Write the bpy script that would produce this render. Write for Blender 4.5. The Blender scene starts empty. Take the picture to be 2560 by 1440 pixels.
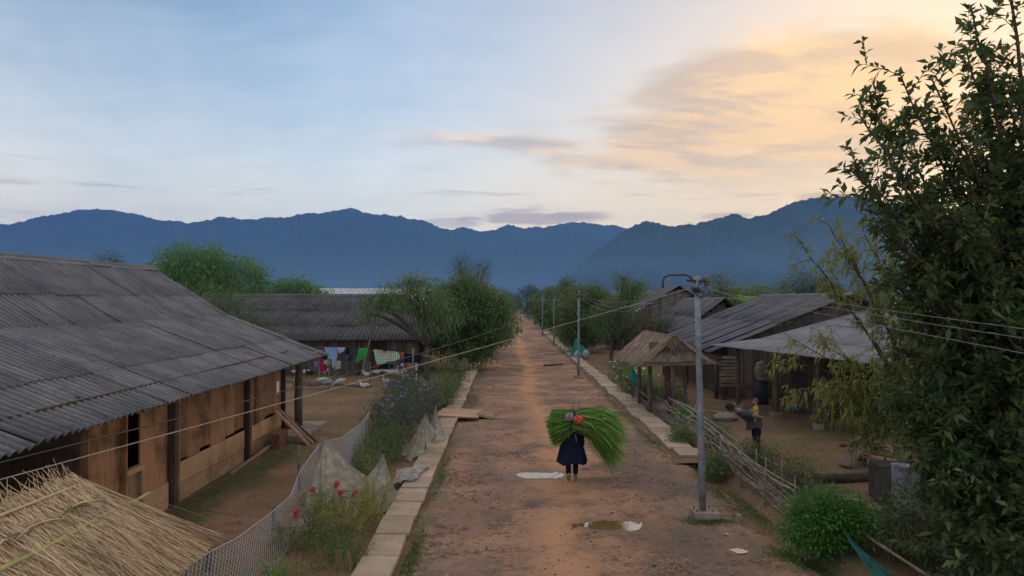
import bpy, bmesh, math, random
import numpy as np
from mathutils import Vector, Matrix, Quaternion
R_ = math.radians
random.seed(7)
RNG = np.random.default_rng(7)
scn = bpy.context.scene
COL = scn.collection

# ------------------------------------------------------------------ camera
CAM_H = 4.0
FPX = 1850.0                      # focal length in photograph pixels (2560 wide)
cam_d = bpy.data.cameras.new('camera')
cam_d.sensor_width = 36.0
cam_d.lens = 36.0 * FPX / 2560.0
cam_d.clip_start = 0.1
cam_d.clip_end = 20000.0
cam = bpy.data.objects.new('camera', cam_d)
COL.objects.link(cam)
cam.location = (0.0, 0.0, CAM_H)
cam.rotation_euler = (R_(90) + math.atan(29.0 / FPX), 0.0, -math.atan(12.0 / FPX))
scn.camera = cam

# ------------------------------------------------------------------ sky, sun, exposure
SUN_AZ, SUN_EL = R_(33.5), R_(5.5)         # to the right of the road, low over the ridge
SUN_DIR = Vector((math.sin(SUN_AZ) * math.cos(SUN_EL), math.cos(SUN_AZ) * math.cos(SUN_EL), math.sin(SUN_EL)))
world = bpy.data.worlds.new('World')
scn.world = world
world.use_nodes = True
world.cycles.sampling_method = 'MANUAL'
world.cycles.sample_map_resolution = 512
wt = world.node_tree
wt.nodes.clear()


class NT:
    """small helper to write node trees"""
    def __init__(self, tree):
        self.t = tree

    def n(self, typ, **kw):
        nd = self.t.nodes.new(typ)
        for k, v in kw.items():
            setattr(nd, k, v)
        return nd

    def put(self, sock, v):
        if v is None:
            return
        if isinstance(v, bpy.types.NodeSocket):
            self.t.links.new(v, sock)
        else:
            if sock.type == 'RGBA' and not hasattr(v, '__len__'):
                v = (v, v, v, 1)
            elif sock.type == 'RGBA' and len(v) == 3:
                v = (v[0], v[1], v[2], 1)
            elif sock.type == 'VECTOR' and not hasattr(v, '__len__'):
                v = (v, v, v)
            sock.default_value = v

    def m(self, op, a, b=None, c=None, clamp=False):
        nd = self.n('ShaderNodeMath', operation=op, use_clamp=clamp)
        self.put(nd.inputs[0], a); self.put(nd.inputs[1], b)
        if c is not None:
            self.put(nd.inputs[2], c)
        return nd.outputs[0]

    def vm(self, op, a, b=None):
        nd = self.n('ShaderNodeVectorMath', operation=op)
        self.put(nd.inputs[0], a); self.put(nd.inputs[1], b)
        return nd.outputs['Value'] if op in ('DOT_PRODUCT', 'LENGTH') else nd.outputs[0]

    def sep(self, v):
        nd = self.n('ShaderNodeSeparateXYZ'); self.put(nd.inputs[0], v)
        return nd.outputs

    def comb(self, x, y, z):
        nd = self.n('ShaderNodeCombineXYZ')
        self.put(nd.inputs[0], x); self.put(nd.inputs[1], y); self.put(nd.inputs[2], z)
        return nd.outputs[0]

    def noise(self, vec, scale=5, detail=4, rough=0.55, dist=0.0, col=False):
        nd = self.n('ShaderNodeTexNoise')
        self.put(nd.inputs['Vector'], vec)
        self.put(nd.inputs['Scale'], scale); self.put(nd.inputs['Detail'], detail)
        self.put(nd.inputs['Roughness'], rough); self.put(nd.inputs['Distortion'], dist)
        return nd.outputs['Color' if col else 'Fac']

    def ramp(self, fac, stops, interp='LINEAR'):
        nd = self.n('ShaderNodeValToRGB')
        cr = nd.color_ramp
        cr.interpolation = interp
        while len(cr.elements) < len(stops):
            cr.elements.new(0.5)
        for e, (p, c) in zip(cr.elements, stops):
            e.position = p
            if not hasattr(c, '__len__'):
                c = (c, c, c)
            e.color = (c[0], c[1], c[2], 1)
        self.put(nd.inputs[0], fac)
        return nd.outputs[0]

    def mix(self, fac, a, b, typ='MIX'):
        nd = self.n('ShaderNodeMix', data_type='RGBA', blend_type=typ, clamp_factor=True)
        self.put(nd.inputs['Factor'], fac)
        self.put(nd.inputs[6], a); self.put(nd.inputs[7], b)
        return nd.outputs[2]

    def smooth(self, x, a, b):
        nd = self.n('ShaderNodeMapRange', interpolation_type='SMOOTHSTEP')
        self.put(nd.inputs['Value'], x)
        self.put(nd.inputs['From Min'], a); self.put(nd.inputs['From Max'], b)
        return nd.outputs['Result']


EXPO = 1.5
CLOUD_OFF = (23.3, 11.2, 0.0)
SIDE_A, SIDE_K = 0.78, 0.22


def build_world():
    w = NT(wt)
    E = 2.0 ** -EXPO
    e = lambda r, g, b: (r * E, g * E, b * E)
    sky = w.n('ShaderNodeTexSky', sky_type='NISHITA', sun_disc=False)
    sky.sun_elevation = SUN_EL
    sky.sun_rotation = SUN_AZ
    sky.altitude = 900
    sky.air_density = 1.0
    sky.dust_density = 1.2
    sky.ozone_density = 2.0
    tc = w.n('ShaderNodeTexCoord').outputs['Generated']
    d = w.vm('NORMALIZE', tc)
    x, y, z = w.sep(d)
    zc = w.m('MAXIMUM', z, 0.0)
    # evening clouds: a high thin sheet, seen by direction only
    k = w.m('ADD', zc, 0.16)
    u = w.m('DIVIDE', x, k); v = w.m('DIVIDE', y, k)
    p = w.comb(u, v, 0.0)
    sd = w.vm('DOT_PRODUCT', d, tuple(SUN_DIR))                 # 1 towards the sun
    near = w.smooth(sd, 0.70, 1.0)
    glow = w.m('POWER', w.m('MAXIMUM', sd, 0.0), 10.0)
    base = w.n('ShaderNodeMix', data_type='RGBA', blend_type='MULTIPLY')
    base.inputs['Factor'].default_value = 1.0
    w.put(base.inputs[6], sky.outputs[0])
    w.put(base.inputs[7], (SKY_K, SKY_K, SKY_K))
    base = base.outputs[2]
    # thin veil that whitens the lower sky
    low = w.m('POWER', w.m('SUBTRACT', 1.0, zc), 5.6)
    veilc = w.mix(near, e(1.25, 1.27, 1.25), e(1.30, 0.97, 0.60))
    veilc = w.mix(w.m('MULTIPLY', w.m('POWER', w.m('SUBTRACT', 1.0, zc), 6.5), 0.9), veilc, w.mix(near, e(3.7, 2.95, 2.0), e(4.0, 2.7, 1.15)))
    cir = w.noise(w.vm('MULTIPLY', p, (0.55, 0.3, 1)), 1.3, 6, 0.6, 0.6)
    cir = w.smooth(cir, 0.35, 0.8)
    wsp = w.noise(w.vm('MULTIPLY', w.vm('ADD', p, (0.0, 0.0, 3.0)), (0.9, 2.6, 1)), 1.9, 7, 0.62, 0.9)
    cir = w.m('ADD', cir, w.m('MULTIPLY', w.m('SUBTRACT', wsp, 0.46), 1.0), clamp=True)
    veil = w.m('ADD', w.m('MULTIPLY', low, 0.95), w.m('MULTIPLY', cir, 0.24), clamp=True)
    c1 = w.mix(veil, base, veilc)
    # broken cloud patches towards the sun; more added overhead, unseen, to brighten the ground
    n1 = w.noise(w.vm('ADD', w.vm('MULTIPLY', p, (0.55, 1.0, 1)), CLOUD_OFF), 0.9, 8, 0.58, 0.5)
    n2 = w.noise(w.vm('ADD', w.vm('MULTIPLY', p, (0.8, 1.6, 1)), (1.1, 2.7, 0.0)), 2.4, 6, 0.6, 0.3)
    side = w.smooth(sd, SIDE_A, 0.98)
    thr = w.m('SUBTRACT', w.m('SUBTRACT', 0.60, w.m('MULTIPLY', side, SIDE_K)), w.m('MULTIPLY', w.smooth(z, 0.40, 0.72), 0.30))
    cm = w.smooth(w.m('SUBTRACT', n1, thr), 0.0, 0.11)
    cm = w.m('MULTIPLY', cm, w.smooth(zc, 0.10, 0.2))
    lit = w.mix(near, e(1.20, 1.06, 0.94), e(1.35, 0.84, 0.36))
    shd = w.mix(near, e(0.84, 0.80, 0.78), e(0.44, 0.39, 0.39))
    cc = w.mix(w.smooth(n2, 0.42, 0.58), shd, lit)
    c2 = w.mix(w.m('MULTIPLY', cm, 0.85), c1, cc)
    # long low streaks over the ridge
    az = w.m('ARCTAN2', x, y)
    st = w.noise(w.comb(w.m('MULTIPLY', az, 3.2), w.m('MULTIPLY', z, 34.0), 1.7), 1.6, 6, 0.55, 0.35)
    sm = w.m('MULTIPLY', w.smooth(st, 0.56, 0.70), w.m('MULTIPLY', w.smooth(z, 0.07, 0.10), w.m('SUBTRACT', 1.0, w.smooth(z, 0.12, 0.20))))
    c3 = w.mix(w.m('MULTIPLY', sm, 0.55), c2, w.mix(near, e(0.52, 0.44, 0.45), e(0.62, 0.48, 0.38)))
    # cap clouds lying on the crests
    c4 = c3
    cn = w.m('SUBTRACT', w.noise(w.comb(w.m('MULTIPLY', az, 16.0), w.m('MULTIPLY', z, 60.0), 4.4), 1.4, 6, 0.6, 0.4), 0.5)
    for (a0, wa, z0, wz, kk) in ((0.035, 0.105, 0.109, 0.0085, 0.85), (0.10, 0.05, 0.112, 0.006, 0.7), (-0.085, 0.05, 0.103, 0.007, 0.6), (0.41, 0.045, 0.128, 0.006, 0.7), (0.29, 0.035, 0.108, 0.005, 0.6)):
        ux = w.m('DIVIDE', w.m('SUBTRACT', az, a0), wa); uz = w.m('DIVIDE', w.m('SUBTRACT', z, z0), wz)
        rr = w.m('ADD', w.m('MULTIPLY', ux, ux), w.m('MULTIPLY', uz, uz))
        mk = w.m('SUBTRACT', 1.0, w.smooth(w.m('ADD', rr, w.m('MULTIPLY', cn, 2.6)), 0.35, 1.15))
        c4 = w.mix(w.m('MULTIPLY', mk, kk), c4, w.mix(near, e(0.86, 0.72, 0.70), e(0.80, 0.60, 0.45)))
    # glow of the low sun behind the ridge and the tree
    g1 = w.mix(w.m('MULTIPLY', glow, 0.74, clamp=True), c4, e(1.62, 1.00, 0.33))
    g2 = w.mix(w.m('POWER', w.m('MAXIMUM', sd, 0.0), 1100.0), g1, e(6.0, 4.4, 2.2))
    bg = w.n('ShaderNodeBackground')
    w.put(bg.inputs[0], g2)
    bg.inputs[1].default_value = 1.0
    out = w.n('ShaderNodeOutputWorld')
    wt.links.new(bg.outputs[0], out.inputs[0])


SKY_K = 0.098                               # strength of the Nishita sky
build_world()
sun_d = bpy.data.lights.new('sun', 'SUN')
sun_d.energy = 0.6                        # dusk: the sun is down behind the ridge and thin cloud
sun_d.angle = R_(12)
sun_d.color = (1.0, 0.72, 0.42)
sun = bpy.data.objects.new('sun', sun_d)
COL.objects.link(sun)
sun.rotation_euler = (-SUN_DIR).to_track_quat('-Z', 'Y').to_euler()
scn.view_settings.view_transform = 'Standard'
scn.view_settings.look = 'None'
scn.view_settings.gamma = 1.0
scn.view_settings.use_curve_mapping = False
scn.view_settings.exposure = EXPO
scn.cycles.max_bounces = 6
scn.cycles.diffuse_bounces = 3
scn.cycles.glossy_bounces = 2
scn.cycles.transmission_bounces = 4
scn.cycles.transparent_max_bounces = 12
scn.cycles.volume_bounces = 0
scn.cycles.use_denoising = True

# ------------------------------------------------------------------ helpers
def G(px, py, z=0.0):
    """point of the place seen at photograph pixel (px,py) at height z"""
    yy = (CAM_H - z) * FPX / (py - 749.0)
    return ((px - 1268.0) / FPX * yy, yy, z)


def P(px, py, yy):
    """point of the place at depth yy"""
    return ((px - 1268.0) / FPX * yy, yy, CAM_H - (py - 749.0) / FPX * yy)


MATS = {}


def mat(name, build):
    if name in MATS:
        return MATS[name]
    m_ = bpy.data.materials.new(name)
    m_.use_nodes = True
    t = m_.node_tree
    t.nodes.clear()
    w = NT(t)
    out = w.n('ShaderNodeOutputMaterial')
    b = w.n('ShaderNodeBsdfPrincipled')
    t.links.new(b.outputs[0], out.inputs[0])
    build(w, b, out)
    MATS[name] = m_
    return m_


def bump(w, b, height, strength=0.3, dist=0.02):
    nd = w.n('ShaderNodeBump')
    nd.inputs['Strength'].default_value = strength
    nd.inputs['Distance'].default_value = dist
    w.put(nd.inputs['Height'], height)
    w.put(b.inputs['Normal'], nd.outputs[0])


def objco(w):
    return w.n('ShaderNodeTexCoord').outputs['Object']


def wpos(w):
    return w.n('ShaderNodeNewGeometry').outputs['Position']


def orand(w):
    return w.n('ShaderNodeObjectInfo').outputs['Random']


def irand(w):
    return w.n('ShaderNodeNewGeometry').outputs['Random Per Island']


def simple(name, col, rough=0.8, var=0.25, scale=6.0, col2=None, metal=0.0, bmp=0.0, bscale=40.0, spec=0.3):
    """colour with soft uneven variation"""
    def f(w, b, out):
        p = objco(w)
        n = w.noise(p, scale, 5, 0.6)
        c2 = col2 if col2 is not None else tuple(c * (1 - var) for c in col)
        c = w.mix(w.smooth(n, 0.35, 0.65), c2, col)
        r = orand(w)
        c = w.mix(1.0, c, w.ramp(r, [(0, 1 - var * 0.5), (1, 1.0)]), 'MULTIPLY')
        w.put(b.inputs['Base Color'], c)
        b.inputs['Roughness'].default_value = rough
        b.inputs['Metallic'].default_value = metal
        b.inputs['Specular IOR Level'].default_value = spec
        if bmp:
            bump(w, b, w.noise(p, bscale, 4, 0.6), bmp, 0.02)
    return mat(name, f)


def setp(o, label=None, cat=None, group=None, kind=None):
    if label: o['label'] = label
    if cat: o['category'] = cat
    if group: o['group'] = group
    if kind: o['kind'] = kind
    return o


def link(o, parent=None):
    COL.objects.link(o)
    if parent is not None:
        o.parent = parent
    return o


def empty(name, loc=(0, 0, 0), rz=0.0, label=None, cat=None, group=None):
    o = bpy.data.objects.new(name, None)
    o.empty_display_size = 0.2
    link(o)
    o.location = loc
    o.rotation_euler = (0, 0, rz)
    return setp(o, label, cat, group)


class MB:
    """collects shapes, builds one mesh object"""
    def __init__(self):
        self.v = []; self.f = []; self.sm = []; self.att = []

    def add(self, vs, fs, smooth=False):
        o = len(self.v)
        self.v.extend([tuple(x) for x in vs])
        for f in fs:
            self.f.append(tuple(i + o for i in f)); self.sm.append(smooth)

    def box(self, c, s, rot=None, jit=0.0, taper=1.0):
        vs = []
        for dz in (-1, 1):
            for dx, dy in ((-1, -1), (1, -1), (1, 1), (-1, 1)):
                k = taper if dz > 0 else 1.0
                p = Vector((dx * s[0] / 2 * k, dy * s[1] / 2 * k, dz * s[2] / 2))
                if jit:
                    p += Vector((random.uniform(-jit, jit), random.uniform(-jit, jit), random.uniform(-jit, jit)))
                if rot is not None:
                    p = rot @ p
                vs.append((p.x + c[0], p.y + c[1], p.z + c[2]))
        self.add(vs, [(0, 3, 2, 1), (4, 5, 6, 7), (0, 1, 5, 4), (1, 2, 6, 5), (2, 3, 7, 6), (3, 0, 4, 7)])
        return self

    def tube(self, pts, rad, seg=8, caps=True):
        pts = [Vector(p) for p in pts]
        n = len(pts)
        if not hasattr(rad, '__len__'):
            rad = [rad] * n
        vs = []
        prev = None
        for i, p in enumerate(pts):
            t = (pts[min(i + 1, n - 1)] - pts[max(i - 1, 0)])
            if t.length < 1e-9:
                t = Vector((0, 0, 1))
            t.normalize()
            if prev is None:
                a = Vector((0, 0, 1)) if abs(t.z) < 0.9 else Vector((1, 0, 0))
                u = t.cross(a).normalized()
            else:
                u = (prev - t * prev.dot(t))
                u = u.normalized() if u.length > 1e-6 else t.orthogonal().normalized()
            prev = u
            w_ = t.cross(u)
            for k in range(seg):
                a = 2 * math.pi * k / seg
                vs.append(p + (u * math.cos(a) + w_ * math.sin(a)) * rad[i])
        fs = []
        for i in range(n - 1):
            for k in range(seg):
                k2 = (k + 1) % seg
                fs.append((i * seg + k, i * seg + k2, (i + 1) * seg + k2, (i + 1) * seg + k))
        o = len(self.v)
        self.add(vs, fs, True)
        if caps:
            self.f.append(tuple(o + k for k in reversed(range(seg)))); self.sm.append(False)
            self.f.append(tuple(o + (n - 1) * seg + k for k in range(seg))); self.sm.append(False)
        return self

    def grid(self, rows, smooth=True, closed=False):
        m_ = len(rows[0])
        vs = [p for r in rows for p in r]
        fs = []
        for i in range(len(rows) - 1):
            for j in range(m_ - (0 if closed else 1)):
                j2 = (j + 1) % m_
                fs.append((i * m_ + j, i * m_ + j2, (i + 1) * m_ + j2, (i + 1) * m_ + j))
        self.add(vs, fs, smooth)
        return self

    def mesh(self, name):
        me = bpy.data.meshes.new(name)
        me.from_pydata(self.v, [], self.f)
        me.polygons.foreach_set('use_smooth', self.sm)
        me.update()
        return me

    def build(self, name, material, parent=None, **props):
        me = self.mesh(name)
        me.materials.append(material)
        o = bpy.data.objects.new(name, me)
        link(o, parent)
        setp(o, **props)
        return o


def np_mesh(name, V, F, material, smooth=False):
    """mesh from numpy arrays; F is (n,3) or (n,4)"""
    me = bpy.data.meshes.new(name)
    V = np.ascontiguousarray(V, dtype=np.float32)
    F = np.ascontiguousarray(F, dtype=np.int32)
    k = F.shape[1]
    me.vertices.add(len(V)); me.vertices.foreach_set('co', V.ravel())
    me.loops.add(F.size); me.loops.foreach_set('vertex_index', F.ravel())
    me.polygons.add(len(F))
    me.polygons.foreach_set('loop_start', np.arange(0, F.size, k, dtype=np.int32))
    me.polygons.foreach_set('loop_total', np.full(len(F), k, dtype=np.int32))
    if smooth:
        me.polygons.foreach_set('use_smooth', np.ones(len(F), dtype=bool))
    me.materials.append(material)
    me.update(calc_edges=True)
    return me


def np_obj(name, V, F, material, parent=None, smooth=False, **props):
    o = bpy.data.objects.new(name, np_mesh(name, V, F, material, smooth))
    link(o, parent)
    setp(o, **props)
    return o


def same(o, parent=None, name=None):
    """a copy that shares the mesh"""
    c = o.copy()
    if name: c.name = name
    link(c, parent)
    return c


_perm = np.random.default_rng(3).random((64, 64)).astype(np.float64)


def vnoise(x, y):
    """smooth value noise, numpy, period 64"""
    x = np.asarray(x, float); y = np.asarray(y, float)
    xi = np.floor(x).astype(int); yi = np.floor(y).astype(int)
    fx = x - xi; fy = y - yi
    fx = fx * fx * (3 - 2 * fx); fy = fy * fy * (3 - 2 * fy)
    g = lambda a, b: _perm[a % 64, b % 64]
    return (g(xi, yi) * (1 - fx) + g(xi + 1, yi) * fx) * (1 - fy) + (g(xi, yi + 1) * (1 - fx) + g(xi + 1, yi + 1) * fx) * fy


def fbm(x, y, o=4, rough=0.5):
    s = 0; a = 1; t = 0
    for i in range(o):
        s = s + a * vnoise(x * 2 ** i + 17.3 * i, y * 2 ** i + 9.1 * i)
        t += a; a *= rough
    return s / t
# ------------------------------------------------------------------ mountains
def mountain_mat(w, b, out):
    p = objco(w)
    n = w.noise(p, 0.02, 6, 0.6)
    c = w.mix(w.smooth(n, 0.3, 0.7), (0.010, 0.018, 0.018), (0.034, 0.052, 0.042))
    w.put(b.inputs['Base Color'], c)
    b.inputs['Roughness'].default_value = 1.0
    b.inputs['Specular IOR Level'].default_value = 0.0


def mountain(name, prof, dist, depth, a0, a1, na, seed, label):
    px = np.array([p[0] for p in prof], float); py = np.array([p[1] for p in prof], float)
    A = np.linspace(a0, a1, na)
    xs = 1268 + FPX * np.tan(A)
    hh = np.interp(xs, px, py)
    jag = (fbm(A * 140 + seed, A * 0 + seed, 4) - 0.5) * 9 + (fbm(A * 420 + seed, A * 0 + seed + 5, 4, 0.7) - 0.5) * 7
    ang = (749 - hh + jag) / FPX                       # tangent of elevation times depth
    t = np.concatenate([np.linspace(-1, 0, 18), np.linspace(0, 0.18, 5)[1:]])
    rows = []
    T, AA = np.meshgrid(t, A, indexing='ij')
    crest = dist * (1 + 0.06 * (fbm(A * 6 + seed, A * 0 + 2.0, 3) - 0.5))
    Y = crest[None, :] + T * depth
    X = Y * np.tan(AA)
    H = ang * crest
    fall = np.where(T < 0, (1 + T) ** 1.15, 1 - 0.9 * T)
    rid = fbm(AA * 40 + seed + T * 2.0, T * 3.0 + seed, 4) - 0.5
    Z = H[None, :] * fall + rid * (1 - np.abs(T) ** 6) * np.abs(T) ** 0.6 * 0.55 * H[None, :] * (T < 0)
    Z = np.where(T < 0, np.minimum(Z, H[None, :] * (1 + T * 0.25)), Z)
    Z = Z + CAM_H * np.clip(1 + T, 0, 1) - np.where(T <= -0.999, 8.0, 0.0)
    V = np.stack([X, Y, Z], -1).reshape(-1, 3)
    nr, nc = T.shape
    i = (np.arange(nr - 1)[:, None] * nc + np.arange(nc - 1)[None, :]).ravel()
    F = np.stack([i, i + 1, i + nc + 1, i + nc], -1)
    o = np_obj(name, V, F, mat('forested_slope', mountain_mat), smooth=True, kind='structure')
    o['label'] = label
    return o


back = [(-2600, 560), (-1800, 530), (-1200, 575), (-700, 545), (-300, 585), (0, 562), (60, 553), (120, 540), (180, 529), (240, 521), (270, 524), (330, 533),
        (400, 551), (470, 557), (530, 549), (545, 542), (600, 547), (680, 545), (760, 535), (840, 528), (880, 519), (920, 534), (1000, 540),
        (1050, 549), (1100, 569), (1135, 575), (1160, 566), (1205, 579), (1240, 573), (1272, 561), (1310, 571), (1360, 567), (1420, 556),
        (1480, 556), (1540, 565), (1600, 576), (1750, 585), (2000, 560), (2400, 590), (3200, 560), (5000, 580)]
front = [(1330, 752), (1430, 680), (1470, 645), (1520, 605), (1560, 578), (1590, 558), (1620, 553), (1655, 561), (1690, 566), (1740, 559), (1800, 545),
         (1842, 532), (1872, 548), (1920, 535), (1960, 515), (2000, 500), (2060, 491), (2130, 489), (2200, 500), (2280, 525), (2360, 545),
         (2450, 556), (2560, 548), (2800, 520), (3400, 560), (5000, 600)]
mountain('mountains', back, 3300.0, 1300.0, R_(-64), R_(62), 1700, 3.0, 'long forested mountain range along the horizon')
mountain('mountains', front, 1350.0, 560.0, R_(2.2), R_(62), 900, 11.0, 'nearer forested mountain ridge rising towards the sunset')

# ------------------------------------------------------------------ haze: the smoky evening air of the valley
def haze_build():
    m_ = bpy.data.materials.new('evening_haze')
    m_.use_nodes = True
    t = m_.node_tree; t.nodes.clear()
    out = t.nodes.new('ShaderNodeOutputMaterial')
    pv = t.nodes.new('ShaderNodeVolumePrincipled')
    pv.inputs['Color'].default_value = (0.12, 0.35, 1.0, 1)
    pv.inputs['Density'].default_value = HAZE_D
    pv.inputs['Anisotropy'].default_value = 0.4
    t.links.new(pv.outputs[0], out.inputs['Volume'])
    mb = MB().box((0, 1580, 222), (20000, 4600, 456))
    return mb.build('haze', m_, kind='stuff', label='thin blue evening haze filling the valley')


HAZE_D = 2.0e-4
haze_build()


def smoke_build():
    m_ = bpy.data.materials.new('valley_smoke')
    m_.use_nodes = True
    t = m_.node_tree; t.nodes.clear()
    out = t.nodes.new('ShaderNodeOutputMaterial')
    pv = t.nodes.new('ShaderNodeVolumePrincipled')
    pv.inputs['Color'].default_value = (0.28, 0.55, 1.0, 1)
    pv.inputs['Density'].default_value = 8.0e-4
    pv.inputs['Anisotropy'].default_value = 0.4
    t.links.new(pv.outputs[0], out.inputs['Volume'])
    return MB().box((0, 1640, 24), (9000, 3000, 60)).build('smoke', m_, kind='stuff', label='layer of cooking smoke lying low over the valley floor')


smoke_build()

# ------------------------------------------------------------------ ground
def soil_mat(w, b, out):
    p = wpos(w)
    x, y, z = w.sep(p)
    n1 = w.noise(p, 0.5, 5, 0.6)
    n2 = w.noise(p, 4.0, 6, 0.65)
    n3 = w.noise(p, 22.0, 4, 0.6)
    c = w.mix(w.smooth(n1, 0.35, 0.65), (0.167, 0.099, 0.060), (0.238, 0.148, 0.090))
    c = w.mix(w.smooth(n2, 0.45, 0.75), c, (0.114, 0.073, 0.048))
    c = w.mix(w.m('MULTIPLY', w.smooth(n3, 0.55, 0.75), 0.5), c, (0.302, 0.217, 0.140))
    # thin moss and short weeds in patches, more of it away from the tracks
    g1 = w.noise(p, 0.35, 5, 0.6)
    g = w.m('MULTIPLY', w.smooth(g1, 0.46, 0.60), w.smooth(n2, 0.32, 0.6))
    c = w.mix(w.m('MULTIPLY', g, 0.7), c, (0.098, 0.110, 0.042))
    bank = w.m('MULTIPLY', w.m('SUBTRACT', 1.0, w.smooth(w.m('ABSOLUTE', w.m('SUBTRACT', w.m('ADD', x, w.m('MULTIPLY', w.m('SUBTRACT', n1, 0.5), 1.2)), -5.85)), 0.25, 0.6)), w.smooth(n2, 0.3, 0.55))
    c = w.mix(w.m('MULTIPLY', w.m('MULTIPLY', bank, w.m('LESS_THAN', y, 21.0)), 0.8), c, (0.070, 0.082, 0.034))
    far = w.smooth(y, 60.0, 140.0)
    c = w.mix(far, c, w.mix(w.smooth(n1, 0.4, 0.6), (0.123, 0.151, 0.052), (0.221, 0.201, 0.079)))
    w.put(b.inputs['Base Color'], c)
    b.inputs['Roughness'].default_value = 0.95
    b.inputs['Specular IOR Level'].default_value = 0.15
    bump(w, b, w.m('ADD', n2, w.m('MULTIPLY', n3, 0.4)), 0.5, 0.06)


ROAD_L, ROAD_R = -1.62, 4.28


def ground_z(X, Y):
    z = (fbm(X * 0.7 + 5, Y * 0.7 + 5, 4) - 0.5) * 0.07
    # a slightly raised, rough bank along the left house wall
    z = z + 0.10 * np.exp(-((X + 6.05) / 0.45) ** 2) * (Y < 22)
    z = np.where((X > ROAD_L - 0.75) & (X < ROAD_R + 0.85), z - 0.22, z)
    far = np.clip((Y - 200) / 400, 0, 1)
    return z * (1 - far) - 0.5 * far


def axis(breaks):
    out = []
    for a, b, s in breaks:
        out.append(np.arange(a, b, s))
    return np.unique(np.concatenate(out))


gx = axis([(-6000, -200, 400), (-200, -40, 10), (-40, -14, 1.2), (-14, 14, 0.2), (14, 40, 1.2), (40, 200, 10), (200, 6401, 400)])
gy = axis([(-400, 4, 40), (4, 9, 0.4), (9, 30, 0.2), (30, 60, 0.5), (60, 200, 4), (200, 3800, 300)])
GX, GY = np.meshgrid(gx, gy)
GZ = ground_z(GX, GY)
V = np.stack([GX, GY, GZ], -1).reshape(-1, 3)
nr, nc = GX.shape
ii = (np.arange(nr - 1)[:, None] * nc + np.arange(nc - 1)[None, :]).ravel()
F = np.stack([ii, ii + 1, ii + nc + 1, ii + nc], -1)
np_obj('ground', V, F, mat('soil', soil_mat), smooth=True, kind='structure')


def gz(x, y):
    return float(ground_z(np.array(float(x)), np.array(float(y))))


# ------------------------------------------------------------------ the dirt road and its puddles
PUDDLES = [(0.70, 17.1, 0.54, 0.24), (1.85, 13.3, 0.46, 0.22), (3.72, 11.95, 0.10, 0.07)]


def road_z(X, Y):
    z = (fbm(X * 1.1 + 2, Y * 0.8, 4) - 0.5) * 0.07 + (fbm(X * 5 + 3, Y * 4.0, 3) - 0.5) * 0.045
    rough = np.clip(vnoise(X * 0.8 + 31, Y * 0.35 + 4) * 2.2 - 0.8, 0, 1)
    z = z + rough * (fbm(X * 11, Y * 9, 3) - 0.5) * 0.085
    # the worn wheel track winding up the middle
    tx = 1.15 + 0.16 * np.sin(Y * 0.30 + 1.0) + 0.08 * np.sin(Y * 0.9)
    z = z - 0.035 * np.exp(-((X - tx) / 0.24) ** 2)
    for (cx, cy, rx, ry) in PUDDLES:
        d2 = ((X - cx) / (rx * 1.15)) ** 2 + ((Y - cy) / (ry * 1.35)) ** 2
        wob = (fbm(X * 3 + cx, Y * 3 + cy, 3) - 0.5) * 1.1
        z = z * (1 - 0.75 * np.exp(-d2 * 0.4)) - 0.060 * np.exp(-np.clip(d2 + wob, 0, 9) * 1.0)
    e = np.minimum(X - ROAD_L, ROAD_R - X) + (fbm(X + 9, Y * 1.3, 3) - 0.5) * 0.5
    return z + np.where(e < 0, np.maximum(e * 0.5, -0.25), 0.0) - 0.02


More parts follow.
